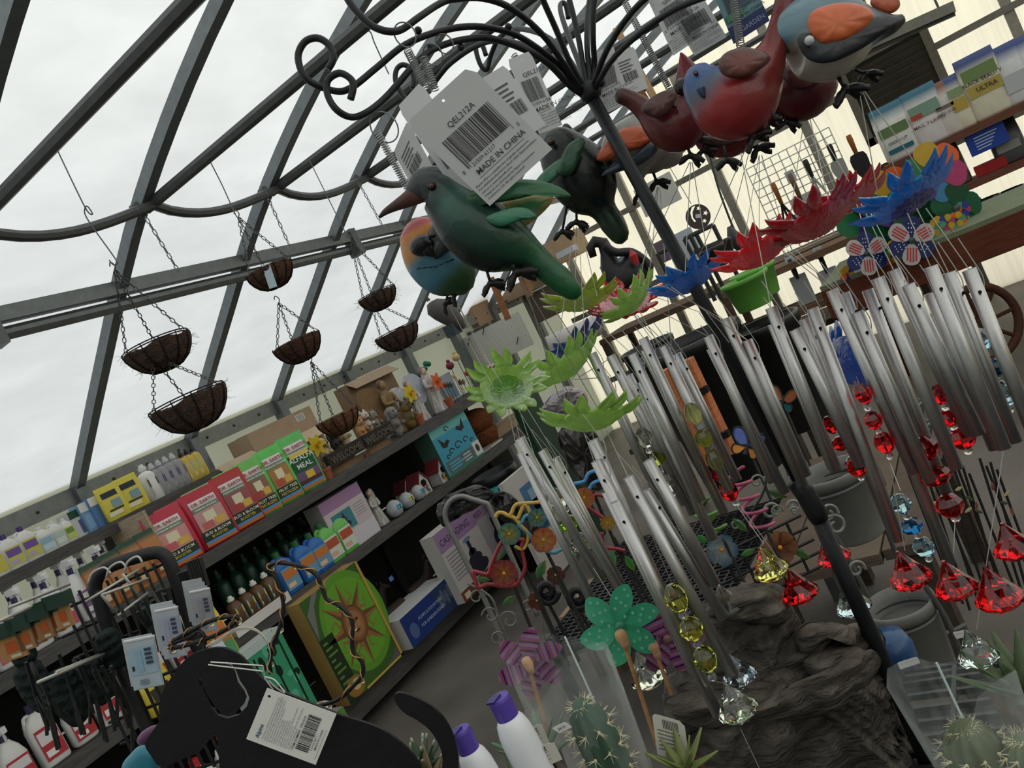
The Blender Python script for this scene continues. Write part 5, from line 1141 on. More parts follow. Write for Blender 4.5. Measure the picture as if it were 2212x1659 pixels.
strings(r, [((1855, 190), (1900, 440, .82)), ((1860, 190), (1960, 430, .82)), ((1862, 190), (2010, 400, .82)), ((1960, 460), (2010, 576)), ((1980, 450), (2049, 589)), ((2000, 450), (2093, 582)), ((2180, 890), (2110, 1360, .82))], z)
tubes(r, [(2010, 576, 2170, 969), (2049, 589, 2194, 955), (2093, 582, 2245, 965)], .76, .0062)
for b in ((2113, 736, 27, 28, GB), (2147, 795, 30, 20, (40, 130, 190)), (2168, 850, 26, 28, GB)): facet_bead(r, b[0], b[1], .78, b[2], b[3], b[4])
for b in ((2126, 768), (2150, 822), (2180, 883)): small_bead(r, *b, .78, 11)
gem(r, 2108, 1406, .82, 44, (222, 238, 232))
# J: chime hung behind
z = .95; r = chime('wind chime with blue beads hanging lowest between the red gems', 1970, 1130, z)
for b in ((1945, 1088, 22, 22, GB), (1970, 1136, 25, 17, (40, 120, 190)), (1995, 1181, 22, 22, GB)): facet_bead(r, b[0], b[1], .9, b[2], b[3], b[4])
for b in ((1959, 1116), (1983, 1158), (2006, 1207)): small_bead(r, *b, .9, 8)
tubes(r, [(1740, 700, 1935, 1165), (1780, 760, 1905, 1050)], .97)
flower(r, 1830, 775, 1.0, 86, .45, .9, .3, (20, 110, 200), 12, -1)
strings(r, [((1845, 800, 1.0), (1945, 1060, .9)), ((2006, 1210, .9), (1600, 1420, .9))][:1], .95); gem(r, 1592, 1452, .93, 40, (206, 224, 240))

# ---------------------------------------------------------------- foreground: bench, dog, cactus, rock
from mathutils import noise as NZ
def pxf(z, x=0, y=0): return (P(x, y, z), RV * (z / F), -UV * (z / F))
ZT = .74
def bench(label, corners, zt, name='plant_bench'):
    c = [onZ(px, py, zt) for px, py in corners]; cx = sum((p for p in c), V((0, 0, 0))) / 4
    r = thing(name, label, 'bench', (cx.x, cx.y, 0))
    mb = MB((34, 34, 36)); u, v = c[1] - c[0], c[3] - c[0]; n, m = 22, 30
    for i in range(n + 1): mb.box(c[0] + u * (i / n) + v * .5, (.006, v.length, .01), axes(u, v))
    for j in range(m + 1): mb.box(c[0] + v * (j / m) + u * .5, (u.length, .006, .008), axes(u, v))
    g = part(mb, 'mesh_top', 'plastic', r); g['kind'] = 'stuff'
    mb = MB((150, 152, 152))
    for a, b in ((0, 1), (1, 2), (2, 3), (3, 0)):
        d = c[b] - c[a]; part(MB((96, 96, 94)).box((c[a] + c[b]) / 2 - ZU * .02, (d.length, .02, .04), axes(d, ZU.cross(d))), 'edge_rail', 'steel', r)
    for p in c: part(MB((110, 112, 112)).box(V((p.x, p.y, (zt - .04) / 2)) + (cx - p) * .06, (.035, .035, zt - .04)), 'leg', 'steel', r)
    part(MB((26, 26, 28)).box(V((cx.x, cx.y, zt - .03)), (abs(u.x) + abs(v.x) - .1, abs(u.y) + abs(v.y) - .1, .006)), 'drip_sheet', 'plastic', r)
    return r
def yx(zt, x0, x1, y0, y1):
    r = []
    for x, y in ((x0, y0), (x1, y0), (x1, y1), (x0, y1)):
        q = V((x, y, zt)) - CAM; dd = q.dot(FWD); r.append((q.dot(RV) / dd * F + W / 2, H / 2 - q.dot(UV) / dd * F))
    return r
bench('black mesh plant bench under the rock and the cacti', yx(ZT, -.5, 1.1, .25, 1.16), ZT)

def pillow(outline, z, th, col, amp=0., fr=30, ridge=0., colfn=None, smooth=4, rings=(1, .97, .9, .78, .62, .44, .24, .06)):
    o2 = sm2(outline, smooth) if smooth else outline; n = len(o2); cx = sum(p[0] for p in o2) / n; cy = sum(p[1] for p in o2) / n
    mb = MB(col); base = lin(col)
    for side in (-1, 1):
        b = len(mb.v); cs = []
        for i, s_ in enumerate(rings):
            d = math.sqrt(max(0, 1 - s_ ** 3.2))
            for x, y in o2:
                p = P(cx + (x - cx) * s_, cy + (y - cy) * s_, z + side * d * th)
                if amp and i > 0 or amp and side: 
                    nn = NZ.fractal(p * fr, 1, 2, 4); rr = math.sin(p.z * 260 + 3 * NZ.noise(p * 18)) * ridge
                    p = p + FWD * side * (nn * amp + rr) * min(1, d * 2 + .15) + UPW * nn * amp * .3
                    cs.append(tuple(q * (1 + .5 * nn + 12 * rr) for q in base))
                else: cs.append(base)
                mb.v.append(p)
        for i in range(len(rings) - 1):
            for j in range(n):
                q = [i * n + j, i * n + (j + 1) % n, (i + 1) * n + (j + 1) % n, (i + 1) * n + j]; q = q if side > 0 else q[::-1]
                mb.f.append([b + k for k in q]); mb.c.append([cs[k] for k in q])
        q = [(len(rings) - 1) * n + j for j in range(n)]; q = q if side > 0 else q[::-1]; mb.f.append([b + k for k in q]); mb.c.append([cs[k] for k in q])
    return mb
ROCK = [(1429, 1516), (1438, 1479), (1460, 1457), (1448, 1420), (1438, 1385), (1452, 1366), (1480, 1372), (1495, 1340), (1525, 1298), (1558, 1272), (1602, 1260), (1657, 1260), (1690, 1270), (1706, 1299), (1727, 1336), (1735, 1352), (1770, 1348), (1804, 1347), (1833, 1356), (1846, 1376), (1862, 1354), (1888, 1348), (1910, 1376), (1914, 1428), (1935, 1500), (1960, 1580), (1985, 1660), (1990, 1740), (1900, 1800), (1700, 1820), (1550, 1790), (1490, 1700), (1470, 1640), (1445, 1604), (1432, 1552)]
r = thing('fountain_rock', 'large dark layered rock sculpture under the gems', 'rock', P(1690, 1800, 1.05))
part(pillow(ROCK, 1.08, .1, (88, 82, 76), .026, 22, .0034, smooth=8, rings=(1, .985, .96, .92, .87, .81, .74, .66, .57, .47, .36, .24, .12, .03)), 'rock_body', 'stone', r, True)
for ol, z, th in (([(1720, 1372), (1750, 1348), (1810, 1346), (1842, 1362), (1846, 1395), (1800, 1380), (1760, 1400), (1730, 1410)], .985, .03), ([(1520, 1330), (1560, 1285), (1640, 1268), (1690, 1285), (1712, 1330), (1660, 1350), (1590, 1340)], .985, .035), ([(1440, 1520), (1500, 1490), (1620, 1470), (1760, 1480), (1830, 1440), (1880, 1400), (1900, 1440), (1820, 1530), (1650, 1560), (1500, 1570)], .985, .03), ([(1730, 1430), (1800, 1395), (1880, 1410), (1860, 1470), (1780, 1480)], .99, .03)):
    part(pillow(ol, z, th, (96, 89, 82), .014, 26, .0034, smooth=6), 'rock_ledge', 'stone', r, True)

# black dog silhouette
Z = .62
DOG = [(330, 1634), (315, 1609), (322, 1591), (340, 1565), (348, 1547), (344, 1525), (355, 1489), (380, 1450), (409, 1417), (445, 1402), (481, 1398), (518, 1413), (539, 1435), (568, 1464), (597, 1486), (648, 1507), (702, 1529), (738, 1544), (785, 1558), (829, 1576), (865, 1601), (894, 1630), (912, 1659), (932, 1700), (948, 1695),
       (955, 1659), (955, 1627), (944, 1598), (926, 1573), (901, 1554), (876, 1540), (861, 1525), (852, 1507), (856, 1497), (872, 1496), (919, 1515), (955, 1544), (977, 1580), (988, 1616), (991, 1659), (985, 1730), (975, 1800), (985, 2050), (900, 2050), (870, 1900), (720, 1860), (600, 1870), (600, 2050), (520, 2050), (500, 1850), (482, 1750), (476, 1659), (474, 1634), (471, 1594), (463, 1583), (452, 1598), (431, 1623), (405, 1634), (369, 1650), (344, 1652)]
cl_ = [(431, 1464), (437, 1482), (446, 1500), (460, 1524), (474, 1540), (492, 1546), (515, 1539), (531, 1522), (536, 1506), (529, 1489), (516, 1471), (508, 1446), (500, 1436), (489, 1430)]
L_, R_ = [], []
for i, (x, y) in enumerate(cl_):
    x0, y0 = cl_[max(0, i - 1)]; x1, y1 = cl_[min(len(cl_) - 1, i + 1)]; dx, dy = x1 - x0, y1 - y0; l = math.hypot(dx, dy); h = 4.2 if 2 < i < 11 else 3
    L_.append((x - dy / l * h, y + dx / l * h)); R_.append((x + dy / l * h, y - dx / l * h))
dog = thing('dog_silhouette', 'flat black metal dog silhouette with a curved ear slot', 'garden stake', P(720, 1950, Z))
part(plate([sm2(DOG, 3), L_ + R_[::-1]], pxf(Z), .003, (16, 16, 17)), 'metal_plate', 'iron', dog)
W1 = [(689, 1525), (731, 1511), (763, 1482), (783, 1457), (782, 1431), (763, 1406), (760, 1381), (762, 1352), (753, 1327), (731, 1307), (706, 1294), (695, 1269), (684, 1243), (655, 1225), (612, 1216), (590, 1218), (583, 1227), (597, 1251), (608, 1283), (612, 1316), (604, 1356), (590, 1392), (583, 1424), (585, 1455)]
W2 = [(366, 1397), (380, 1381), (424, 1356), (467, 1337), (507, 1332), (511, 1341), (489, 1359), (453, 1377), (409, 1392), (373, 1400), (366, 1397)]
def wound(pts, z, name, off=7, turns=16):
    sp = pxs(pts, z, 6); w = part(MB((30, 30, 32)).tube(sp, .0017, 8), name, 'iron', dog, True); n = len(sp); cp = []
    for i in range(n * 3):
        t = i / 3; a = int(t); b = min(a + 1, n - 1); p = sp[a].lerp(sp[b], t - a); tg = (sp[b] - sp[max(0, a - 1)]).normalized(); q = tg.cross(FWD).normalized(); th = turns * 2 * math.pi * i / (n * 3)
        cp.append(p + (q * math.cos(th) + FWD * math.sin(th)) * .0024)
    part(MB((176, 130, 84)).tube(cp, .0005, 4), 'copper_wire', 'wire', w)
    for i in range(3, n - 3, 13): part(MB((236, 220, 180)).ball(sp[i] + DX(.5, .6) * .0035, .0019, n=8, m=6), 'wire_light', 'glass', w, True)
wound(W1, .66, 'light_wire', turns=14); wound(W2, .64, 'wire_ring', turns=12)
part(MB((30, 30, 32)).tube(pxs([(372, 1390), (413, 1374), (427, 1364), (440, 1372), (443, 1398), (447, 1420)], .64), .0017, 8), 'wire_hook', 'iron', dog, True)
mb = MB((186, 180, 166))
for k in range(3): mb.tube(pxs([(445, 1398 - k), (470, 1388 - 3 * k), (510, 1362 - 2 * k), (550, 1362 - k * 2), (575, 1385 - k), (584, 1415), (578, 1438)], .62 - .002 * k), .0005, 4)
part(mb, 'silver_thread', 'wire', dog)
for a, b in (((455, 1430), (568, 1438)), ((450, 1436), (568, 1450)), ((568, 1438), (572, 1465)), ((572, 1465), (590, 1490))): part(MB((196, 194, 188)).tube([P(*a, .605), P(*b, .605)], .0006, 4), 'tie_string', 'wire', dog)
part(MB((196, 194, 188)).tube(pxs([(572, 1462), (592, 1468), (608, 1486), (615, 1496), (600, 1488), (580, 1470)], .605, 4), .0006, 4), 'string_bow', 'wire', dog)
o = P(682, 1652, .59); u = P(727, 1542, .59) - o; v = P(532, 1596, .59) - o; fr = (o, u, v)
tagp = part(plate([[(0, 0), (1, 0), (1, 1), (0, 1)], ell(.87, .93, .028, .022, 12)[::-1]], fr, .0005, (218, 216, 210)), 'hang_tag', 'paper', dog)
pm = MB(); K = (46, 46, 50)
ptx(pm, fr, 'Alpine', .1, .85, .075, (50, 70, 110), .001, bold=.02)
rnd = random.Random(5)
for i in range(13): ptx(pm, fr, ['This unit has an ON/OFF switch that can be found on the', 'bottom of the solar panel fixture. Leave on the ON position', 'for the first initial charge in direct sunlight for 6-8 hours. If', 'the solar panel is on the lid of the item, switch to the on', 'position during the day, and let the solar panel', 'charge the battery in full sunlight.', 'Trouble shooting: If the light fails', 'to work after charging the battery', 'replace with rechargeable batteries.', 'Alpine offers a complete line of statues and fountains,', 'garden decor and much more.', 'For additional information about other Alpine products', 'visit us at www.alpine4u.com'][i], .1, .79 - i * .032, .026, K, .001, bold=.003 if i < 3 else 0)
ptx(pm, fr, 'ITEM NUMBER: TEN161A', .12, .36, .045, K, .001, bold=.005)
a = .16
while a < .84:
    w = rnd.choice((.008, .012, .02)); pr(pm, fr, a, .16, a + w, .34, K, .0008); a += w + rnd.choice((.008, .012, .018))
ptx(pm, fr, '8 21559 68071 7', .22, .12, .035, K, .001); ptx(pm, fr, 'MADE IN CHINA', .25, .075, .04, K, .001, bold=.005); ptx(pm, fr, 'Manufactured and distributed by Alpine Corporation', .1, .035, .02, K, .001)
part(pm, 'tag_print', 'paper', tagp)

# white bottles with purple caps
def flipbottle(label, px, py, z, rpx):
    k = z / F; t = P(px, py, z); R = rpx * k; base = t - UPW * .15; o = V(base); h = .15
    r = thing('plant_food_bottle', label, 'bottle', o, 'white bottles with purple caps')
    part(MB((226, 228, 232)).lathe([(R * .9, 0), (R, .004), (R, h * .72), (R * .95, h * .79), (R * .8, h * .85), (R * .56, h * .885)], o, n=28), 'body', 'plastic', r, True)
    part(MB((86, 66, 160)).lathe([(R * .6, h * .87), (R * .62, h * .875), (R * .64, h * .985), (R * .6, h), (0, h)], o, n=28), 'cap', 'plastic', r)
    q = o + ZU * h; part(MB((50, 38, 110)).box(q + V((-.002, -.004, .0008)), (.008, .012, .0016)), 'flip_spout', 'plastic', r)
    part(MB((176, 178, 180)).lathe([(R * 1.004, h * .1), (R * 1.004, h * .5)], o, n=28), 'label_sleeve', 'paper', r, True); return r
flipbottle('white bottle with purple cap, taller one beside the plastic sleeve', 1076, 1506, .68, 40)
flipbottle('white bottle with purple cap, half hidden by the dog tail', 992, 1576, .66, 38)

# pinwheels on sticks
def pinwheel(label, px, py, z, Rpx, n, colf, knob, stick, rot=0, dots=None, mat_='thinplastic', curl=.35, wd=.95, knobz=-.02):
    k = z / F; c = P(px, py, z); r = thing('pinwheel', label, 'pinwheel', P(*stick, z), 'pinwheels on sticks'); u0, v0 = DX(1, 0), DX(0, -1); nn = -FWD; R = Rpx * k; rows = 21; pf = [.1, .32, .48, .56, .6, .6, .54, .4, .12, .12]; prof = [pf[int(q * .4)] + (pf[int(q * .4) + 1] - pf[int(q * .4)]) * (q * .4 % 1) for q in range(21)]
    for i in range(n):
        a = 2 * math.pi * i / n + rot; u = u0 * math.cos(a) + v0 * math.sin(a); v = nn.cross(u); mb = MB()
        for q in range(rows):
            t = q / (rows - 1); w = prof[q] * wd * R
            for e in range(5):
                ee = e / 4 * 2 - 1; y = ee * w * .5 + .14 * R * math.sin(t * 2.2); mb.v.append(c + u * (t * R) + v * y + nn * (curl * R * .35 * (ee * .5 + .5) ** 2 * math.sin(t * 3) + .002 * (i % 2)))
        for q in range(rows - 1):
            for e in range(4): mb.f.append([q * 5 + e, q * 5 + e + 1, q * 5 + e + 6, q * 5 + e + 5]); mb.c.append(lin(colf(i, q / (rows - 2), e)))
        pt_ = part(mb, 'petal', mat_, r)
        if dots:
            for q, e in ((5, 1), (7.5, 3), (10, 1), (12.5, 3), (15, 1), (17.5, 2), (11, 2)):
                t = q / (rows - 1); w = .55 * wd * R; ee = e / 4 * 2 - 1; y = ee * w * .5 + .14 * R * math.sin(t * 2.2); h = curl * R * .35 * (ee * .5 + .5) ** 2 * math.sin(t * 3) + .002 * (i % 2)
                part(MB(dots).lathe([(R * .04, 0), (R * .04, .0006), (0, .0006)], c + u * (t * R) + v * y + nn * (h + .0012), nn, 10), 'dot', 'thinplastic', pt_)
    part(MB(mixc(colf(0, .5, 2), (30, 60, 40), .3)).lathe([(R * .12, 0), (R * .12, .006), (R * .05, .008), (0, .008)], c, nn, 14), 'hub', 'plastic', r)
    kp = P(*knob, z + knobz); part(MB((190, 150, 112)).sweep([(kp - DOWN * R * .22, R * .08, R * .08), (kp - DOWN * R * .18, R * .13, R * .13), (kp - DOWN * R * .05, R * .15, R * .15), (kp + DOWN * R * .12, R * .11, R * .11), (kp + DOWN * R * .25, R * .1, R * .1), (kp + DOWN * R * .26, R * .04, R * .04)], FWD, 12), 'wooden_knob', 'wood', r, True)
    part(MB((166, 126, 84)).tube([kp, P(*stick, z + knobz)], R * .055, 8), 'stick', 'wood', r); part(MB((90, 90, 90)).tube([c, kp], .0008, 5), 'axle', 'wire', r); return r
PUR = lambda i, t, e: [(132, 92, 156), (52, 30, 60), (150, 62, 84), (118, 78, 150), (160, 110, 110)][int(t * 19.9) % 5]
pinwheel('purple striped pinwheel beside the cellophane sleeve', 1145, 1430, .84, 76, 6, PUR, (1141, 1436), (1200, 1640), .35)
pinwheel('green polka dot pinwheel among the silver tubes', 1338, 1350, .98, 90, 6, lambda i, t, e: (70, 176, 136), (1345, 1380), (1420, 1610), .25, (150, 220, 190))
pinwheel('purple striped pinwheel behind the front chime tubes', 1440, 1378, 1.0, 80, 6, PUR, (1414, 1402), (1450, 1500), .9)

# cacti in clear sleeves
def cactus(label, px, py, z, Rpx, h, col=(56, 84, 66), ribs=9, name='cactus', pot=True):
    top = P(px, py, z); R = Rpx * z / F; o = top - UPW * h; r = thing(name, label, 'cactus', o - UPW * .06, 'potted cacti'); n = ribs * 4; mb = MB(col); rows = [(.72, 0), (.92, .15), (1, .4), (1, .6), (.95, .78), (.78, .91), (.5, .97), (.2, 1)]
    mb.lathe([(a * R, b * h) for a, b in rows], o, n=n, wob=lambda t, i: 1 + .13 * math.cos(ribs * t)); part(mb, 'stem', 'leaf', r, True)
    mb = MB((214, 206, 170)); rnd = random.Random(px)
    for i in range(ribs):
        t = 2 * math.pi * i / ribs
        for j in range(7):
            b = .22 + j * .125; q = [x for x in rows if x[1] <= b + .001][-1][0] if b < .97 else .3; e = o + V((math.cos(t), math.sin(t), 0)) * R * q * 1.12 + UPW * b * h
            for s_ in range(7):
                d = V((math.cos(t) + rnd.uniform(-.9, .9), math.sin(t) + rnd.uniform(-.9, .9), rnd.uniform(-.8, .9))).normalized(); mb.tube([e, e + d * .009], [.0005, .0001], 3)
            mb.ball(e, .0016, n=5, m=4)
    g = part(mb, 'spines', 'leaf', r); g['kind'] = 'stuff'
    if pot: part(MB((110, 60, 44)).lathe([(R * .9, -.06), (R * 1.25, -.002), (R * 1.3, .004), (R * 1.1, .006), (0, .004)], o, n=20), 'pot', 'matte', r)
    return r
def sleeve(label, px, py, z, Rpx, h, lean=(0, 0), rb=.4):
    top = P(px, py, z); R = Rpx * z / F; o = top - UPW * h; r = thing('plastic_sleeve', label, 'plant sleeve', o, 'clear plastic sleeves'); mb = MB((220, 230, 226)); n = 20; rows = 6
    for i in range(rows):
        t = i / (rows - 1)
        for j in range(n):
            a = 2 * math.pi * j / n; rr = R * (rb + (1 - rb) * t) * (1 + .12 * math.cos(4 * a + .6) * t + .04 * math.sin(9 * a)); mb.v.append(o + V((math.cos(a) * rr, math.sin(a) * rr, h * t + (.02 * math.cos(2 * a + 1) * t)) ))
    for i in range(rows - 1):
        for j in range(n): mb.f.append([i * n + j, i * n + (j + 1) % n, (i + 1) * n + (j + 1) % n, (i + 1) * n + j]); mb.c.append(mb.col)
    part(mb, 'film', 'clear', r, True)
    part(MB((200, 214, 210)).tube([o + V((math.cos(1.9) * R * (rb + (1 - rb) * t), math.sin(1.9) * R * (rb + (1 - rb) * t), h * t)) for t in (0, .25, .5, .75, 1)], .0012, 4), 'seam', 'plastic', r)
    return r
cactus('tall ribbed cactus with white spines inside the clear sleeve', 1248, 1512, .74, 44, .17)
sleeve('clear plastic sleeve around the tall spiny cactus', 1205, 1430, .76, 120, .26, rb=.45)
sleeve('clear plastic sleeve in front of the rock on the right', 2060, 1490, .72, 120, .3, rb=.5)
cactus('blurred grey green cactus inside the right hand sleeve', 2075, 1560, .76, 60, .16, (92, 100, 72), 11)
def agave(label, px, py, z, s, col, n=16, stripe=None, name='succulent'):
    c = P(px, py, z); o = c; r = thing(name, label, 'succulent', o - UPW * .05, 'potted succulents'); rnd = random.Random(px)
    for i in range(n):
        a = i * 2.4; el = .25 + .9 * (i / n); L = s * (1 - .3 * i / n); d = V((math.cos(a) * math.cos(el), math.sin(a) * math.cos(el), math.sin(el))); b = d.cross(UPW).normalized(); mb = MB(col); q = []
        for t in (0, .3, .6, .85, 1): q.append((o + d * L * t + UPW * .12 * L * t * t, .16 * L * (1 - t ** 1.6) + .001, .05 * L * (1 - t) + .0008))
        c0, c1 = lin(col), lin(stripe or col); mb.sweep(q, b.cross(d), 8, lambda t, an: c1 if (stripe and int(t * 9) % 2) else c0); part(mb, 'leaf', 'leaf', r, True)
    part(MB((90, 56, 44)).lathe([(s * .35, -.05), (s * .45, 0), (s * .4, .002), (0, .001)], o, n=16), 'pot', 'matte', r); return r
agave('spiky banded succulent behind the dog tail', 912, 1662, .74, .034, (60, 84, 60), 18, (176, 180, 160))
agave('reddish tipped succulent beside the dog tail', 930, 1690, .72, .04, (120, 104, 76), 7)
agave('green leafy succulent at the right picture edge', 2215, 1500, .8, .07, (84, 104, 70), 16)
agave('pale green rosette beside the tall cactus', 1165, 1640, .78, .05, (92, 116, 92), 14)
agave('small green succulent in front of the rock', 1480, 1662, .74, .04, (110, 120, 66), 10)
agave('slender leaved succulent under the white bottle', 1130, 1690, .74, .04, (70, 96, 56), 9)
cactus('small round cactus with pale spines at the right edge', 2205, 1590, .74, 50, .07, (96, 110, 80), 13)
def pcard(label, D, C, A, z, col=(190, 186, 176), lines=5, bar=True, txt=None):
    o = P(*D, z); u = P(*C, z) - o; v = P(*A, z) - o; r = thing('plant_label', label, 'label', o, 'paper plant labels'); part(MB(col).prism([(0, 0), (1, 0), (1, .9), (.85, 1), (.1, 1), (0, .92)], (o, u, v), .0005), 'card', 'paper', r); pm = MB(); fr = (o, u, v)
    for i in range(lines): pr(pm, fr, .1, .62 - i * .09, .8 - .15 * (i % 2), .65 - i * .09, (110, 104, 100), .0006)
    if bar:
        for i in range(10): pr(pm, fr, .3 + i * .05, .7, .325 + i * .05, .92, (70, 66, 64), .0006)
    if txt: ptx(pm, fr, txt, .15, .35, .4, (70, 70, 76), .0008)
    part(pm, 'label_print', 'paper', r)
pcard('small white price label reading $8.95 on the cactus', (1208, 1584), (1236, 1570), (1192, 1573), .7, (206, 204, 200), 0, False, '$8.95')
pcard('large beige plant label at the bottom before the sleeve', (1125, 1680), (1215, 1640), (1105, 1640), .68)
pcard('beige plant label leaning behind the bottom label', (1140, 1640), (1190, 1610), (1118, 1590), .72, lines=3)
pcard('white plant label standing left of the rock', (1420, 1630), (1490, 1650), (1408, 1540), .76, lines=6)
pcard('tiny white label on the rock beside the pole', (1945, 1446), (1988, 1432), (1938, 1432), .95, (206, 206, 204), 1, False)
pcard('white label behind the right clear gem', (2066, 1380), (2095, 1374), (2058, 1366), .9, (206, 206, 204), 1, False)
# scoop and coloured bits at lower left
r = thing('garden_scoop', 'teal plastic scoop under the dog nose', 'scoop', P(300, 1690, .7)); part(pillow([(262, 1660), (285, 1625), (305, 1610), (330, 1615), (345, 1640), (340, 1700), (280, 1720)], .7, .012, (40, 116, 136)), 'bowl', 'plastic', r, True)
r = thing('garden_scoop', 'purple plastic scoop behind the dog snout', 'scoop', P(330, 1650, .75)); part(pillow([(295, 1600), (310, 1578), (340, 1565), (360, 1580), (350, 1620), (310, 1615)], .75, .01, (80, 36, 76)), 'bowl', 'plastic', r, True)
r = thing('blue_pot', 'blue glazed pot behind the rock', 'pot', P(1945, 1470, 1.3)); part(MB((36, 74, 116)).lathe([(.02, -.03), (.035, -.005), (.037, .02), (.03, .04), (.0, .045)], P(1930, 1425, 1.25), n=18), 'bowl', 'paint', r, True)

# ---------------------------------------------------------------- middle ground between shelves and stand
def wpot(name, label, px, py, z, Rpx, h, col, cat='pot', taper=.72, m='plastic', lip=.02, fill=None, group=None, n=28):
    c = P(px, py, z); R = Rpx * z / F; o = c - UPW * h; r = thing(name, label, cat, o, group)
    part(MB(col).lathe([(R * taper * .95, 0), (R * taper, .004), (R * .96, h - lip), (R * 1.02, h - lip), (R * 1.04, h - .004), (R * 1.02, h), (R * .95, h), (R * .93, h - lip), (R * taper * .9, .02), (0, .02)], o, n=n), 'wall', m, r, True)
    if fill: part(MB(fill).lathe([(R * .92, h - lip * 2), (0, h - lip * 1.6)], o, n=n), 'soil', 'matte', r)
    return r
wpot('nursery_pot', 'huge black nursery tub behind the middle chime tubes', 1480, 735, 3.5, 118, .62, (26, 26, 28), taper=.8, lip=.05)
wpot('nursery_pot', 'black nursery tub under the lime green pots', 1640, 700, 3.7, 84, .5, (24, 24, 26), taper=.8, lip=.04)
wpot('nursery_pot', 'black tub at the back between rug and pole', 1395, 745, 4.2, 60, .5, (30, 30, 32), taper=.8, lip=.03)
wpot('lime_pot', 'lime green plastic pot in front of its twin', 1605, 600, 3.6, 52, .14, (104, 168, 70), taper=.74)
wpot('lime_pot', 'lime green plastic pot behind the front one', 1622, 582, 3.75, 50, .14, (110, 172, 76), taper=.74)
wpot('grey_planter', 'round grey planter in the iron stand, upper one', 1792, 1015, 1.7, 74, .15, (120, 120, 116), m='matte', fill=(60, 56, 52), taper=.8, group='grey planters')
wpot('grey_planter', 'round grey planter in the iron stand, lower right one', 1938, 1300, 1.5, 74, .15, (122, 122, 118), m='matte', fill=(96, 94, 90), taper=.8, group='grey planters')
# iron plant stand with scrolls
st = thing('plant_stand', 'grey iron plant stand with curled scrolls holding planters', 'plant stand', P(2000, 1480, 1.6))
def irod(pts, z, r=.005, name='rod', col=(84, 84, 82), root=None): return part(MB(col).tube(pxs(pts, z, 5), r, 6), name, 'iron', root or st, True)
irod([(1738, 1040), (1790, 1130), (1850, 1240), (1900, 1340), (1925, 1400)], 1.62); irod([(1860, 1020), (1905, 1120), (1950, 1230), (2000, 1330), (2030, 1420)], 1.72)
irod([(1980, 1240), (2040, 1330), (2080, 1420)], 1.45); irod([(1925, 1400), (1960, 1380), (2040, 1370), (2085, 1350)], 1.5, name='cross_bar')
for x, y, s_, d in ((1790, 1110, 22, 1), (1805, 1135, 26, -1), (1850, 1230, 20, 1), (1842, 1310, 22, -1), (1665, 1105, 20, 1), (1715, 1095, 16, -1)):
    irod([(x + d * s_ * (1 - q / 14) * math.cos(q * .75), y - s_ * (1 - q / 14) * math.sin(q * .75)) for q in range(11)], 1.55, .003, 'scroll', (130, 130, 126))
for cx, cy, z, R in ((1800, 1045, 1.7, 74), (1950, 1332, 1.5, 72)):
    c = P(cx, cy, z); part(MB((84, 84, 82)).tube([c + V((math.cos(a), math.sin(a), 0)) * R * z / F for a in [2 * math.pi * i / 24 for i in range(24)]], .004, 6, closed=True), 'pot_ring', 'iron', st, True)
# plank table
def planks(label, x0, x1, y0, y1, zt, n, col, along='y'):
    r = thing('plank_table', label, 'table', ((x0 + x1) / 2, (y0 + y1) / 2, 0)); w = ((x1 - x0) if along == 'y' else (y1 - y0)) / n; rnd = random.Random(n)
    for i in range(n):
        c = mixc(col, (70, 60, 52), rnd.random() * .4)
        if along == 'y': part(MB(c).box((x0 + w * (i + .5), (y0 + y1) / 2 + rnd.uniform(-.02, .02), zt - .015), (w * .95, y1 - y0, .03)), 'plank', 'wood', r)
        else: part(MB(c).box(((x0 + x1) / 2 + rnd.uniform(-.02, .02), y0 + w * (i + .5), zt - .015), (x1 - x0, w * .95, .03)), 'plank', 'wood', r)
    for x in (x0 + .06, x1 - .06):
        for y in (y0 + .06, y1 - .06): part(MB(mixc(col, (40, 34, 30), .5)).box((x, y, (zt - .03) / 2), (.06, .06, zt - .03)), 'leg', 'wood', r)
    return r
p = onZ(1700, 960, .5); q = onZ(1930, 1170, .5)
planks('weathered plank table under the chimes', q.x - .42, q.x + .1, q.y - .05, q.y + .9, .5, 4, (96, 84, 72))
p = onZ(1240, 1300, .3); planks('low pale plank pallet beyond the pinwheels', p.x - .02, p.x + .16, p.y - .12, p.y + .2, .3, 3, (168, 140, 110))
p = onZ(1560, 880, .55); planks('weathered display table beside the black tubs', p.x - .5, p.x + .4, p.y - .25, p.y + .25, .55, 5, (88, 78, 68))
# orange slatted wooden chair back
r = thing('wooden_box', 'orange brown wooden slatted crate behind the yellow beads', 'crate', P(1530, 990, 2.7)); c = P(1505, 890, 2.7)
for i in range(3): part(MB((178, 108, 70)).box(c + DX(26 * (i - 1), -12 * (i - 1)) * 2.7 / F, (.035, .05, .34)), 'slat', 'wood', r)
for e in (-.1, .06): part(MB((30, 24, 22)).box(c + UPW * e, (.14, .03, .02)), 'cross_strip', 'wood', r)
# shepherd crook
r = thing('shepherd_crook', 'grey steel crook arching before the fountain cartons', 'garden stake', P(1100, 1420, 2.2))
part(MB((130, 130, 126)).tube(pxs([(1100, 1420), (1045, 1290), (985, 1170), (962, 1118), (970, 1085), (995, 1072), (1020, 1078), (1045, 1086), (1055, 1092), (1075, 1135), (1115, 1225), (1160, 1330)], 2.2, 6), .007, 8), 'rod', 'steel', r, True)
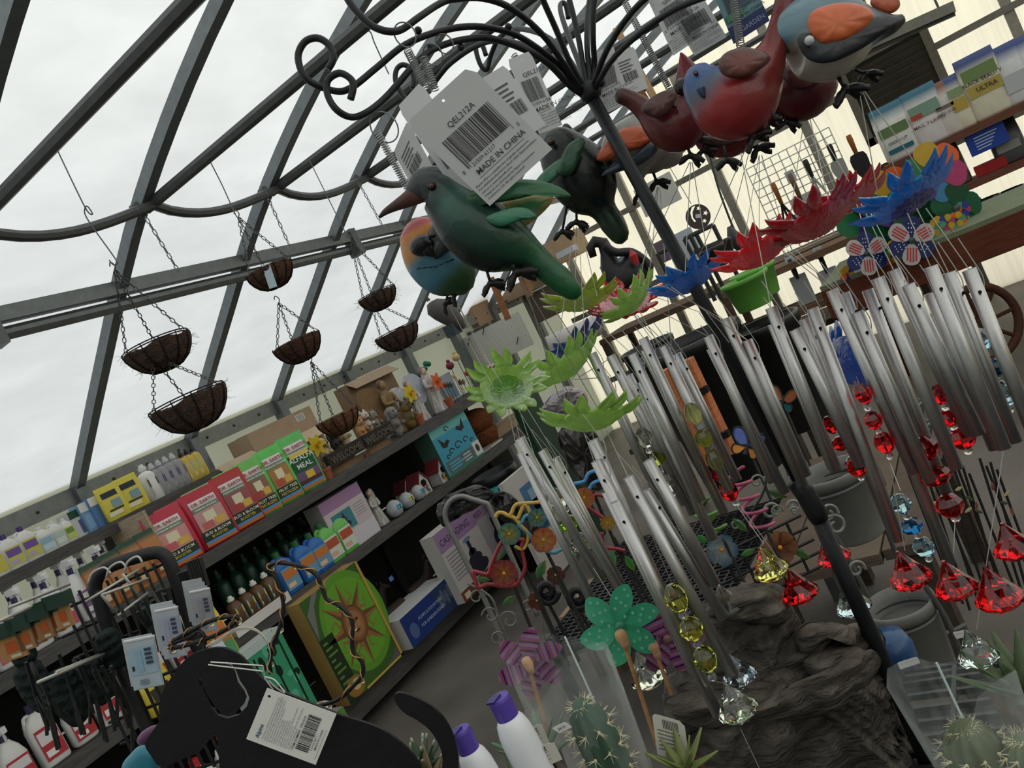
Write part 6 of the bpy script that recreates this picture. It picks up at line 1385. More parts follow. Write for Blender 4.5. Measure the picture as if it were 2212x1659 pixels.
# wire animals with glass blossoms
def blossom(root, px, py, z, Rpx, c1, c2, n=6):
    k = Rpx * z / F; c = P(px, py, z); m = MB(); u, v = DX(1, 0), DX(0, -1)
    for i in range(n):
        a = 2 * math.pi * i / n; d = u * math.cos(a) + v * math.sin(a); e = (-FWD).cross(d); b = len(m.v); a1, a2 = lin(c1), lin(c2); ix = []
        for q, w in ((.12, .12), (.4, .38), (.7, .5), (.92, .4), (1.02, .14)):
            for s_ in (-1, 0, 1): m.v.append(c + d * q * k + e * s_ * w * k - FWD * (.25 * k * q * q - .05 * k * abs(s_))); ix.append(mixc(a2, a1, q))
        for q in range(4):
            for s_ in range(2): f = [q * 3 + s_, q * 3 + s_ + 1, q * 3 + s_ + 4, q * 3 + s_ + 3]; m.f.append([b + t for t in f]); m.c.append([ix[t] for t in f])
    p_ = part(m, 'blossom', 'acrylic', root, True); part(MB((206, 140, 40)).ball(c - FWD * .1 * k, k * .14, n=8, m=6), 'blossom_centre', 'paint', p_, True)
def leafp(root, px, py, z, L, ang, col, wd=.42, name='leaf'):
    k = L * z / F; c = P(px, py, z); d = DX(math.cos(ang), math.sin(ang)); e = DX(-math.sin(ang), math.cos(ang)); m = MB(); a1, a2 = lin(col), lin(mixc(col, (210, 180, 60), .45)); ix = []
    for q, w in ((0, .06), (.2, .7), (.45, 1), (.7, .75), (1, .05)):
        for s_ in (-1, 0, 1): m.v.append(c + d * q * k + e * s_ * w * wd * .5 * k - FWD * (.06 * k * (1 - abs(s_)))); ix.append(mixc(a1, a2, abs(s_) * q))
    for q in range(4):
        for s_ in range(2): f = [q * 3 + s_, q * 3 + s_ + 1, q * 3 + s_ + 4, q * 3 + s_ + 3]; m.f.append(f); m.c.append([ix[t] for t in f])
    part(m, name, 'leaf', root, True)
ZW = 1.75
def wirestake(label, paths, col, blooms, leaves, stake, z=ZW, name='glass_flower_stake'):
    r = thing(name, label, 'garden stake', P(*stake[-1], z), 'wire animal stakes with glass flowers')
    for pth in paths: part(MB(col).tube(pxs(pth, z, 5), .0042, 6), 'outline_wire', 'paint', r, True)
    for b in blooms: blossom(r, *b[:2], z - .02, *b[2:])
    for l in leaves: leafp(r, l[0], l[1], z - .01, *l[2:])
    part(MB((40, 40, 40)).tube([P(*p, z + .01) for p in stake], .004, 6), 'stake', 'iron', r); return r
wirestake('yellow wire bird stake with a teal glass blossom', [[(1185, 1082), (1154, 1086), (1136, 1087), (1118, 1089), (1110, 1096), (1105, 1108), (1099, 1114), (1087, 1108), (1076, 1108), (1071, 1117)], [(1099, 1114), (1107, 1117), (1118, 1120), (1125, 1105), (1132, 1090), (1139, 1094), (1145, 1108)], [(1112, 1119), (1127, 1137), (1141, 1154), (1137, 1177), (1127, 1186), (1112, 1180)]], (196, 160, 76), [(1100, 1153, 24, (60, 130, 130), (176, 170, 70)), (1160, 1118, 20, (60, 130, 140), (150, 150, 70))], [(1090, 1190, 26, 2.2, (40, 80, 50))], [(1112, 1180), (1150, 1260), (1230, 1440)])
wirestake('blue wire bird stake with an orange glass blossom', [[(1185, 1119), (1163, 1119), (1145, 1113), (1134, 1116), (1128, 1127), (1121, 1134), (1130, 1143), (1143, 1154), (1154, 1172), (1172, 1186), (1195, 1194), (1213, 1186)]], (80, 150, 176), [(1174, 1166, 27, (186, 80, 56), (200, 160, 90))], [(1160, 1250, 44, -1.15, (40, 90, 50), .5)], [(1180, 1190), (1240, 1310), (1310, 1460)])
wirestake('red wire bird stake with a crimson glass blossom', [[(1132, 1166), (1118, 1165), (1099, 1161), (1087, 1166), (1078, 1181), (1069, 1201), (1060, 1224), (1054, 1240), (1036, 1237), (1020, 1235), (1027, 1253), (1033, 1269), (1054, 1262), (1081, 1266), (1108, 1266), (1123, 1253), (1134, 1226), (1130, 1199), (1127, 1181), (1132, 1166)]], (150, 50, 60), [(1089, 1238, 30, (140, 40, 60), (186, 120, 60))], [(1030, 1250, 30, .1, (40, 90, 50)), (1086, 1306, 34, -.6, (40, 90, 54), .5)], [(1110, 1262), (1140, 1340), (1190, 1460)])
wirestake('blue wire creature stake peeping between the tubes', [[(1240, 1045), (1262, 1040), (1270, 1025), (1283, 1018), (1300, 1022)], [(1245, 1062), (1268, 1062), (1280, 1045), (1296, 1038)]], (70, 140, 190), [(1262, 1075, 22, (186, 90, 60), (190, 150, 60))], [], [(1280, 1060), (1340, 1200), (1400, 1320)])
wirestake('red wire creature stake peeping between the tubes', [[(1262, 1090), (1280, 1072), (1300, 1070), (1318, 1085)], [(1262, 1090), (1290, 1110), (1320, 1130)], [(1300, 1150), (1305, 1180), (1330, 1185), (1350, 1190)]], (140, 40, 50), [(1312, 1130, 16, (150, 120, 40), (200, 170, 80))], [(1320, 1190, 34, 1.3, (40, 110, 60))], [(1325, 1160), (1370, 1240), (1420, 1330)])
# black swirl ornaments and little metal flowers on the way to the floor
for i, (px, py, l) in enumerate(((1182, 1278, 'nearer the crimson blossom'), (1248, 1290, 'nearer the silver tubes'))):
    r = thing('swirl_stake', 'black iron swirl stake %s' % l, 'garden stake', P(px + 70, py + 150, 1.8)); part(MB((30, 30, 32)).tube(pxs([(px + 24 * (1 - q / 16) * math.cos(q * .7), py + 28 * (1 - q / 16) * math.sin(q * .7)) for q in range(14)], 1.8, 3), .008, 6), 'swirl', 'iron', r, True); part(MB((30, 30, 32)).tube([P(px, py + 20, 1.8), P(px + 70, py + 150, 1.8)], .004, 6), 'rod', 'iron', r)
for px, py, l, c in ((1160, 1297, 'small rust red metal flower stake on the floor side', (110, 50, 44)), (1200, 1242, 'small dark red metal flower among the swirls', (90, 40, 40))):
    r = thing('metal_flower', l, 'garden stake', P(px + 70, py + 150, 1.85)); blossom(r, px, py, 1.85, 20, c, (90, 70, 50), 5); part(MB((60, 60, 58)).tube([P(px, py, 1.86), P(px + 70, py + 150, 1.86)], .003, 5), 'rod', 'iron', r)
# thin trellis scrolls on the floor behind
r = thing('wire_trellis', 'thin grey wire trellis with curls before the dark floor', 'trellis', P(1150, 1440, 2.0))
for x, y, s_, d in ((1030, 1290, 18, 1), (1060, 1330, 20, -1), (1075, 1380, 18, 1), (1100, 1340, 22, -1), (1140, 1310, 16, 1)): irod([(x + d * s_ * (1 - q / 13) * math.cos(q * .75), y - s_ * (1 - q / 13) * math.sin(q * .75)) for q in range(10)], 2.0, .0022, 'curl', (120, 118, 112), r)
irod([(1010, 1260), (1060, 1290), (1080, 1340), (1120, 1440)], 2.0, .003, 'wire', (110, 108, 104), r); irod([(1150, 1280), (1170, 1330), (1180, 1400), (1220, 1480)], 2.0, .003, 'wire', (110, 108, 104), r)
# metal flower garland, spirals, butterflies behind the tubes
ZG = 1.5
g = thing('flower_trellis', 'black trellis with painted metal flowers and green leaves', 'trellis', P(1640, 1330, ZG + .05))
blossom(g, 1558, 1187, ZG, 34, (60, 110, 140), (190, 196, 190), 5); blossom(g, 1684, 1182, ZG, 36, (150, 104, 66), (120, 60, 40), 6)
for l in ((1495, 1160, 34, .35, (30, 110, 60)), (1600, 1200, 34, -.4, (40, 120, 56)), (1582, 1120, 44, .7, (40, 104, 50)), (1712, 1185, 44, .5, (26, 84, 44)), (1660, 1060, 44, .35, (24, 70, 40)), (1505, 1155, 30, .6, (30, 130, 60)), (1350, 1200, 40, 1.0, (30, 110, 40)), (1520, 1130, 36, -.6, (60, 120, 50))): leafp(g, l[0], l[1], ZG, *l[2:])
for x, y, s_, d in ((1678, 1105, 15, 1), (1715, 1104, 10, -1), (1590, 1135, 12, 1), (1530, 1200, 16, -1), (1635, 1040, 16, 1)): irod([(x + d * s_ * (1 - q / 13) * math.cos(q * .75), y - s_ * (1 - q / 13) * math.sin(q * .75)) for q in range(10)], ZG, .002, 'scroll', (120, 130, 116), g)
irod([(1590, 1140), (1620, 1110), (1650, 1060), (1655, 1010), (1640, 1000)], ZG + .03, .0025, 'rod', (40, 40, 38), g); irod([(1530, 1180), (1600, 1190), (1680, 1180), (1740, 1200)], ZG + .03, .003, 'rod', (30, 30, 30), g)
for i in range(8):
    part(MB((30, 30, 31)).tube([P(1460 + i * 34, 1240 - i * 16, ZG + .1), P(1510 + i * 34, 1350 - i * 16, ZG + .1)], .003, 5), 'grille_bar', 'iron', g)
for i in range(5): part(MB((30, 30, 31)).tube([P(1450 + i * 14, 1250 + i * 26, ZG + .1), P(1730 + i * 14, 1113 + i * 26, ZG + .1)], .003, 5), 'grille_bar', 'iron', g)
def spiral(label, a, b, z, Rpx, turns, col):
    r = thing('spiral_stake', label, 'garden stake', P(*b, z)); A, B = P(*a, z), P(*b, z); d = B - A; t = d.normalized(); s1 = t.cross(FWD).normalized(); k = Rpx * z / F
    part(MB(col).tube([A + d * (i / 70) + (s1 * math.cos(i / 70 * turns * 6.283) + FWD * math.sin(i / 70 * turns * 6.283)) * k for i in range(71)], .0032, 6), 'coil', 'paint', r, True); part(MB((50, 50, 50)).tube([B, B + DOWN * .12], .003, 5), 'rod', 'iron', r)
spiral('pink corkscrew stake hanging by the red bead', (1585, 1020), (1652, 1140), 1.45, 24, 4, (166, 76, 106)); spiral('green corkscrew stake among the metal leaves', (1512, 1088), (1560, 1160), 1.5, 22, 2.5, (90, 130, 60))
def butterfly(label, px, py, z, s, c1, c2, ang=0, stake=None):
    r = thing('butterfly_stake', label, 'garden stake', P(px + 60, py + 140, z)); k = z / F * s
    for e, sc in ((-1, 1), (1, 1)):
        for pts, c in (([(0, 0), (.25, -.6), (.6, -.95), (1, -.9), (1.05, -.5), (.8, -.1), (.4, .1)], c1), ([(0, 0), (.4, .1), (.8, .15), (.85, .5), (.6, .75), (.3, .6)], c2)):
            u, v = DX(math.cos(ang), math.sin(ang)) * k * e + FWD * k * .35, DX(-math.sin(ang), math.cos(ang)) * k
            w = part(MB(c).prism(sm2(pts, 3)[::-1], (P(px, py, z), u, v), .002), 'wing', 'paint', r)
            part(MB((30, 30, 40)).tube([P(px, py, z) + u * x + v * y - FWD * .002 for x, y in sm2(pts, 3)], .0016, 4, closed=True), 'wing_edge', 'iron', w)
    part(MB((40, 36, 40)).tube([P(px, py, z) - DX(-math.sin(ang), math.cos(ang)) * k * .4, P(px, py, z) + DX(-math.sin(ang), math.cos(ang)) * k * .6], [.003, .005], 6), 'body', 'paint', r); part(MB((50, 50, 48)).tube([P(px, py, z + .01), P(px + 60, py + 140, z + .01)], .003, 5), 'rod', 'iron', r)
butterfly('blue and orange metal butterfly left of the black pole', 1615, 962, 1.6, 34, (90, 110, 180), (210, 140, 60), .3); butterfly('teal and rust butterfly by the black tub', 1690, 866, 2.0, 30, (150, 84, 50), (30, 90, 96), .2)
for i, (px, py) in enumerate(((1978, 880), (1995, 925))):
    r = thing('beaded_insect', ['upper', 'lower'][i] + ' pale beaded wire insect between the tubes', 'ornament', P(px, py + 20, 1.6))
    for j in range(6): part(MB((170, 190, 184)).ball(P(px + 6 * math.cos(j), py - 14 + 6 * j, 1.6), .006, n=8, m=6), 'glass_bead', 'glass', r, True)
    part(MB((60, 80, 76)).tube(pxs([(px - 14, py - 10), (px, py), (px + 16, py - 6), (px + 12, py + 18), (px - 6, py + 14)], 1.6, 4), .0025, 5), 'wire_body', 'wire', r, True)
# thin dark stakes at right, on the floor
for i in range(14):
    x = 2010 + i * 15; r = thing('flower_stake', 'thin dark garden stake in the bundle at the right', 'garden stake', P(x + 55, 1290 + (i % 3) * 14, 1.9), 'thin stakes at the right edge'); part(MB((34, 30, 28)).tube([P(x - 60 + (i % 4) * 8, 990 + (i % 5) * 8, 1.9), P(x + 55, 1290 + (i % 3) * 14, 1.9)], .0032, 5), 'rod', 'iron', r); leafp(r, x - 30 + (i % 4) * 8, 1060 + (i % 5) * 12, 1.89, 20, .8 + i, [(40, 60, 50), (110, 50, 50), (160, 150, 120)][i % 3], name='leaf_tip')
# bin, picture and heaps at the shelf end
p = onX(1075, 1040, -3.1); o = V((-3.1, p.y, 0)); r = thing('storage_bin', 'black bin with a teal label at the shelf end', 'bin', o); part(MB((26, 26, 28)).lathe([(.12, 0), (.14, .6), (.152, .61), (.152, .66), (.14, .66), (.13, .05), (0, .05)], o, n=28), 'wall', 'plastic', r, True); part(MB((60, 160, 156)).lathe([(.1385, .49), (.1415, .59)], o, n=40), 'label_band', 'paper', r, True); part(MB((40, 60, 66)).box(o + V((.1, -.1, .54)), (.004, .08, .07), Matrix.Rotation(-.85, 3, 'Z')), 'label_picture', 'paper', r)
p = onX(1150, 1080, -2.75); r = printbox('picture_panel', 'white framed panel with a blue picture leaning at the shelf end', 'picture', -2.75, (p.y - .2, p.y + .22, .02, .66), .03, (196, 192, 186), lambda mb, fr: (pr(mb, fr, .3, .4, .8, .86, (80, 120, 160)), pr(mb, fr, .35, .42, .6, .7, (50, 80, 110), .002), pr(mb, fr, .45, .6, .75, .8, (140, 170, 190), .002)))
def heap(name, label, ol, z, th, col, amp=.05, m='bag', cat='sheet'): return solo(pillow(ol, z, th, col, amp, 16, .004, smooth=5), name, m, label, cat)
heap('black_plastic_heap', 'crumpled black plastic sheet over the fountain cartons', [(945, 1090), (985, 1062), (1040, 1050), (1070, 1068), (1040, 1090), (990, 1120), (955, 1135)], 3.6, .06, (40, 40, 42)); heap('dark_bag_heap', 'dark folded bags behind the wire birds', [(1055, 1085), (1090, 1060), (1130, 1090), (1170, 1130), (1140, 1170), (1090, 1130)], 3.7, .06, (44, 42, 42))
heap('grey_plastic_bundle', 'crumpled grey and lilac plastic behind the lime flowers', [(1170, 880), (1195, 850), (1230, 835), (1262, 845), (1270, 880), (1240, 905), (1190, 905)], 4.2, .1, (150, 140, 146)); heap('dark_cloth_bundle', 'dark bundled netting below the lime flower', [(1205, 930), (1260, 900), (1300, 960), (1320, 1040), (1270, 1060), (1225, 1000)], 3.9, .1, (48, 44, 42))
p = onX(1200, 1000, -2.7); solo(MB((20, 56, 40)).box((-2.7, p.y, .5), (.05, .28, 1.0)), 'green_board', 'plastic', 'dark green upright board behind the left tubes', 'board')

q = onZ(1620, 1290, .42); bench('low black mesh bench behind the metal flowers', yx(.42, q.x - .75, q.x + .02, q.y - .05, q.y + .75), .42)

# ---------------------------------------------------------------- far end of the greenhouse
YW = YB - .12
XU = V((1, 0, 0))
def wfr(X0, X1, z0, z1, y): return (V((X0, y, z0)), XU * (X1 - X0), ZU * (z1 - z0))     # faces -Y (towards the viewer)
def ybox(name, label, cat, bl, tr, y, d, col, fn=None, group=None, m='card', z=None):
    a, b = onY(*bl, y), onY(*tr, y); z0 = a.z if z is None else z; r = thing(name, label, cat, ((a.x + b.x) / 2, y + d / 2, z0), group)
    part(MB(col).box(((a.x + b.x) / 2, y + d / 2, (z0 + b.z) / 2), (b.x - a.x, d, b.z - z0)), 'body', m, r)
    if fn: mb = MB(); fn(mb, wfr(a.x, b.x, z0, b.z, y)); part(mb, 'front_print', 'paper', r)
    return r
def postrack(label, x0, x1, y0, y1, zs, zt, col, m='wood', name='display_rack'):
    r = thing(name, label, 'rack', ((x0 + x1) / 2, (y0 + y1) / 2, 0))
    for z in zs: part(MB(col).box(((x0 + x1) / 2, (y0 + y1) / 2, z), (x1 - x0, y1 - y0, .045)), 'shelf_board', m, r)
    for x in (x0 + .03, x1 - .03):
        for y in (y0 + .03, y1 - .03): part(MB(mixc(col, (20, 20, 20), .3)).box((x, y, zt / 2), (.05, .05, zt)), 'post', m, r)
    return r
# shelf of seed bags on the right
b0 = onY(1930, 345, 6.6); b1 = onY(2260, 205, 6.6); zsh = (b0.z + b1.z) / 2
a = onY(1905, 390, 6.6); x0, x1 = a.x, a.x + 1.6
rk = postrack('brown wooden rack full of seed bags at the right', x0, x1, 6.5, 6.95, (zsh - .02, zsh - .36, .5), zsh + .02, (104, 66, 52))
def sbag(label, px, py, hpx, wpx, y, z, col, top, prints, texts, rz=0):
    p = onY(px, py, y); k = depth(p) / F; h, w = hpx * k, wpx * k; o = V((p.x, y, z)); r = thing('seed_bag', label, 'bag', o, 'seed bags on the brown rack'); R = Matrix.Rotation(rz, 3, 'Z')
    prof = [(0, .46, 1), (.05, .5, 1.05), (.4, .5, 1.1), (.7, .49, .8), (.9, .47, .3), (1, .46, .08)]; c0, c1 = lin(col), lin(top)
    part(MB(col).loft(o, R, [(t * h, a_ * w, b_ * .07) for t, a_, b_ in prof], 20, 4, lambda hh, t: c1 if hh > .72 * h else c0), 'sack', 'bag', r, True); fr = (o + R @ V((-w * .44, -.079, 0)), R @ (XU * w * .88), R @ (ZU * h)); mb = MB()
    for i, q in enumerate(prints): pr(mb, fr, *q, .001 + i * .002)
    for s_, a_, b_, sz, c in texts: ptx(mb, fr, s_, a_, b_, sz * .8, c, .008, 'CENTER', .01)
    part(mb, 'front_print', 'paper', r); return r
TE, NV = (40, 96, 116), (50, 66, 116)
BAGS = [(1960, 345, 120, 74, (206, 204, 198), TE, [(.05, .45, .95, .62, (96, 120, 76)), (.1, .14, .9, .22, TE)], [('GREEN UP', .5, .3, .09, (60, 80, 90))], 'white and teal green-up seed bag, leftmost on the rack'),
        (2030, 312, 124, 76, (206, 200, 196), TE, [(.05, .5, .95, .72, (120, 150, 130)), (.05, .5, .4, .58, (176, 70, 56))], [('MAG. 7 LAWN', .5, .34, .1, (120, 60, 66))], 'white and teal lawn seed bag, second from the left'),
        (2068, 292, 116, 50, (198, 190, 182), (120, 76, 56), [(.1, .5, .9, .56, (110, 100, 90))], [('SEED SOIL', .5, .4, .09, (90, 80, 76))], 'brown and white seed bag between teal and yellow bags'),
        (2098, 281, 118, 36, (206, 200, 176), NV, [(.05, .34, .95, .56, (176, 150, 70)), (.05, .6, .95, .75, (130, 150, 110))], [], 'narrow yellow and white bag left of the black beauty bag'),
        (2154, 249, 140, 84, (206, 200, 176), NV, [(.05, .36, .95, .54, (170, 150, 76)), (.05, .62, .95, .8, (110, 130, 80))], [('BLACK BEAUTY', .5, .56, .1, (40, 40, 36)), ('ULTRA', .55, .43, .12, (56, 50, 40))], 'black beauty ultra grass seed bag on the rack'),
        (2215, 225, 130, 60, (198, 198, 198), NV, [(.1, .2, .9, .5, (176, 178, 180))], [], 'white and navy bag right of the black beauty bag'), (2265, 205, 130, 60, (198, 198, 198), NV, [(.1, .2, .9, .5, (176, 178, 180))], [], 'white and navy bag cut by the right edge')]
for q in BAGS: sbag(q[8], q[0], q[1], q[2], q[3], 6.62, zsh + .003, q[4], q[5], q[6], q[7])
bt = ybox('blue_header_card', 'blue triangular header card over the red carton', 'card', (2100, 340), (2165, 260), 6.55, .02, (40, 66, 150), lambda mb, fr: [pr(mb, fr, .2, .75 - i * .14, .8 - .06 * i, .8 - i * .14, (176, 190, 214)) for i in range(5)], m='paper')
ybox('red_carton', 'red carton on the lower rack shelf', 'box', (2118, 400), (2170, 335), 6.6, .15, (150, 44, 44), z=zsh - .335)
for i, (px, py, c, l) in enumerate(((2065, 395, (96, 90, 80), 'shaded brown printed bag left of the red carton'), (2195, 355, (70, 70, 70), 'dark grey bag right of the red carton'), (2030, 410, (80, 84, 90), 'small grey carton at the end of the lower rack shelf'))): sbag(l, px, py, 90, 64, 6.68, zsh - .335, c, mixc(c, (20, 20, 20), .4), [(.1, .3, .9, .5, mixc(c, (200, 200, 190), .5))], [])
for i, (px, py) in enumerate(((2128, 470), (2180, 450), (2085, 480))):
    p = onY(px, py, 6.6); wpot('blue_jar', ['middle', 'right', 'left'][i] + ' dark blue jar with a pale band low in the rack', px, py - 40, depth(p), 30, .22, (40, 56, 76), 'jar', .85, 'paint')
# louvred vent in the end wall
o1, o2 = onY(1870, 300, YW), onY(1990, 60, YW)
r = thing('louvre_vent', 'dark louvred vent shutter in the end wall', 'vent', ((o1.x + o2.x) / 2, YW, o1.z)); wv, hv = .62, .62; cxv, czv = onY(1935, 185, YW).x, onY(1935, 185, YW).z
for i in range(11): part(MB((84, 82, 74)).box((cxv, YW - .01, czv - hv / 2 + (i + .5) * hv / 11), (wv, .012, hv / 11 * 1.1), Matrix.Rotation(.5, 3, 'X')), 'louvre_slat', 'steel', r)
for s_ in (-1, 1): part(MB((110, 104, 92)).box((cxv + s_ * wv / 2, YW - .02, czv), (.06, .06, hv + .06)), 'side_frame', 'steel', r); part(MB((110, 104, 92)).box((cxv, YW - .02, czv + s_ * hv / 2), (wv + .06, .06, .06)), 'end_frame', 'steel', r)
p1, p2 = onY(1780, 140, 6.9), onY(2062, 14, 6.9)
r = thing('strip_light', 'long grey strip light fixture above the vent', 'lamp', (p1 + p2) / 2); d = p2 - p1; R = axes(d, V((0, 1, 0))); part(MB((130, 128, 118)).box((p1 + p2) / 2, (d.length, .1, .07), R), 'housing', 'steel', r); part(MB((70, 68, 62)).box((p1 + p2) / 2 - ZU * .045, (d.length * .97, .05, .03), R), 'trough', 'steel', r)
for t in (.1, .9): part(MB((90, 88, 82)).tube([p1 + d * t, p1 + d * t + ZU * .5], .008, 6), 'hanger', 'wire', r)
# wire grid with hand tools
gx0, gx1 = onY(1640, 430, 6.2).x, onY(1815, 330, 6.2).x; gz0, gz1 = 1.02, onY(1815, 262, 6.2).z
gr = thing('grid_panel', 'white wire grid panel hung with garden hand tools', 'display rack', ((gx0 + gx1) / 2, 6.2, 0)); mb = None
for i in range(11): x = gx0 + (gx1 - gx0) * i / 10; part(MB((196, 196, 190)).tube([(x, 6.2, gz0), (x, 6.2, gz1)], .004, 5), 'grid_wire', 'wire', gr)
for i in range(13): z = gz0 + (gz1 - gz0) * i / 12; part(MB((196, 196, 190)).tube([(gx0, 6.2, z), (gx1, 6.2, z)], .004, 5), 'grid_wire', 'wire', gr)
for x in (gx0, gx1): part(MB((150, 150, 146)).tube([(x, 6.22, 0), (x, 6.22, gz0)], .012, 6), 'leg', 'steel', gr)
def tool(label, px, py, y, kind, col, handle, Lp=90):
    p = onY(px, py, y); k = depth(p) / F; L = Lp * k; r = thing('hand_tool', label, 'garden tool', p - ZU * L, 'hand tools on the wire grid')
    part(MB(handle).tube([p, p - ZU * L * .1, p - ZU * L * .42], [.016, .019, .013], 8), 'handle', 'wood', r, True)
    if kind == 'trowel': part(MB(col).prism(sm2([(-.13, 0), (-.17, -.2), (-.13, -.4), (0, -.6), (.13, -.4), (.17, -.2), (.13, 0)], 2), (p - ZU * L * .42, XU * L, ZU * L), .008), 'blade', 'metal' if sum(col) > 300 else 'iron', r)
    elif kind == 'fork':
        for e in (-1, 0, 1): part(MB(col).tube([p - ZU * L * .4, p + XU * e * .06 * L - ZU * L * .6, p + XU * e * .16 * L - ZU * L * .95], .008, 6), 'prong', 'steel', r)
    else: part(MB(col).box(p - ZU * L * .65, (L * .32, .01, L * .6)), 'card', 'paper', r); part(MB((176, 180, 186)).box(p - ZU * .02, (.06, .012, .08)), 'hook_tag', 'paper', r)
    return r
tool('grey bladed trowel with black handle on the wire grid', 1790, 312, 6.17, 'trowel', (176, 176, 172), (40, 40, 38)); tool('black bladed trowel with wooden handle on the grid', 1832, 292, 6.17, 'trowel', (30, 30, 32), (150, 90, 50), 105); tool('three pronged hand fork on the wire grid', 1738, 345, 6.17, 'fork', (170, 170, 166), (56, 56, 54), 95); tool('large white tool card in the middle of the grid', 1705, 375, 6.17, 'card', (176, 176, 176), (120, 96, 70), 150); tool('wooden handled cultivator at the left of the grid', 1668, 395, 6.17, 'fork', (40, 40, 42), (150, 96, 56), 120)
tool('white blister card hanging low on the grid', 1765, 540, 6.1, 'card', (170, 172, 172), (60, 60, 60), 130); tool('white blister card beside the flag pinwheel', 1705, 560, 6.1, 'card', (160, 162, 162), (60, 60, 60), 110); tool('white blister card below the flag pinwheels', 1830, 570, 6.1, 'card', (150, 152, 152), (60, 60, 60), 110)
# pinwheel display table
tz = .86; tx0 = onY(1800, 640, 5.2).x; r = thing('pinwheel_table', 'green topped table with a brown front at the right', 'table', (tx0 + 1.0, 5.3, 0))
part(MB((110, 118, 96)).box((tx0 + 1.0, 5.4, tz - .02), (2.0, .9, .04)), 'table_top', 'matte', r); part(MB((92, 50, 34)).box((tx0 + 1.0, 4.94, tz - .11), (2.0, .03, .17)), 'front_board', 'wood', r)
for x in (tx0 + .1, tx0 + 1.9):
    for y in (5.0, 5.8): part(MB((70, 40, 30)).box((x, y, (tz - .04) / 2), (.08, .08, tz - .04)), 'leg', 'wood', r)
wc = P(2120, 700, 4.2); r = thing('wagon_wheel', 'dark brown wooden wheel leaning under the table at right', 'wheel', wc - UPW * .3); u, v = DX(.9, -.44), DX(.44, .9)
part(MB((70, 42, 34)).tube([wc + (u * math.cos(a) + v * math.sin(a)) * .19 for a in [2 * math.pi * i / 36 for i in range(36)]], .022, 8, closed=True), 'rim', 'wood', r, True); part(MB((64, 38, 30)).lathe([(.04, -.03), (.04, .03)], wc, -FWD, 12), 'hub', 'wood', r)
for i in range(8): a = i * math.pi / 4; part(MB((64, 38, 30)).tube([wc, wc + (u * math.cos(a) + v * math.sin(a)) * .18], .01, 6), 'spoke', 'wood', r)
def petwheel(label, px, py, y, Rpx, cols, outline=None, n=6, rot=0, name='pinwheel', hub=(60, 66, 60), base=None, fn=None, wd=.5, mat_='thinplastic', grp='pinwheels on the far table'):
    p = onY(px, py, y); R = Rpx * depth(p) / F; r = thing(name, label, 'pinwheel', V((p.x, y, tz)), grp); u0, v0 = DX(1, 0), DX(0, -1); nn = -FWD
    for i in range(n):
        a = 2 * math.pi * i / n + rot; u = u0 * math.cos(a) + v0 * math.sin(a); v = nn.cross(u)
        pts = sm2([(.08, 0), (.35, -wd * .42), (.7, -wd * .62), (.97, -wd * .4), (1.03, 0), (.97, wd * .4), (.7, wd * .62), (.35, wd * .42)], 2)
        q = part(MB(cols[i % len(cols)]).prism(pts, (p + nn * .004 * (i % 2), u * R, v * R), .004), 'petal', mat_, r)
        if fn: mb = MB(); fn(mb, (p + nn * (.004 * (i % 2) + .003), u * R, v * R), i); part(mb, 'petal_print', 'paper', q)
    part(MB(hub).lathe([(R * .14, 0), (R * .14, .012), (0, .016)], p, nn, 12), 'hub', 'plastic', r); part(MB(base or (150, 120, 84)).tube([p + FWD * .01, V((p.x + .01, y, tz))], .006, 6), 'stick', 'wood', r); return r
O_, Yl, Pk, Gn, Bu, Pu = (226, 110, 50), (206, 170, 50), (190, 70, 120), (40, 130, 84), (70, 140, 186), (100, 60, 140)
petwheel('large rainbow pinwheel nearest the seed rack', 2020, 372, 5.3, 66, [O_, Yl, Gn, Pu, Bu, Pk], rot=1.0, wd=.7); petwheel('rainbow pinwheel behind the blue acrylic flower', 1925, 425, 5.35, 64, [O_, Yl, Gn, Pu, Bu, Pk], rot=1.3, wd=.7); petwheel('rainbow pinwheel low between red and blue flowers', 1850, 455, 5.4, 60, [Pk, O_, Yl, Gn, Pu, Bu], rot=1.1, wd=.7)
petwheel('dark green pinwheel right of the blue acrylic flower', 2065, 450, 5.3, 54, [(30, 100, 66), (24, 84, 56)], rot=.3, wd=.8, n=5); petwheel('dark green pinwheel under the blue acrylic flower', 1985, 478, 5.35, 54, [(30, 100, 66), (24, 84, 56)], rot=.9, wd=.8, n=5); petwheel('green pinwheel behind the flag pinwheels', 1925, 510, 5.4, 54, [(40, 120, 80), (30, 96, 60)], rot=.2, wd=.85, n=5)
def flagp(mb, fr, i):
    if i % 2:
        for k in range(4): pr(mb, fr, .3, -.2 + k * .12, .92 - .05 * abs(k - 1.5), -.14 + k * .12, (176, 50, 50))
    else:
        for k in range(9): prp(mb, fr, ell(.35 + .18 * (k // 3) , -.12 + .12 * (k % 3), .03, .03, 5), (220, 220, 224))
petwheel('larger stars and stripes pinwheel with red striped petals', 1968, 520, 4.85, 52, [(36, 50, 110), (200, 196, 196)], fn=flagp, rot=-.52, wd=.62, n=6, hub=(40, 60, 50)); petwheel('smaller stars and stripes pinwheel at the left', 1872, 548, 4.85, 46, [(40, 56, 116), (206, 200, 200)], fn=flagp, rot=-.4, wd=.62, n=6, hub=(40, 60, 50))
rnd = random.Random(11)
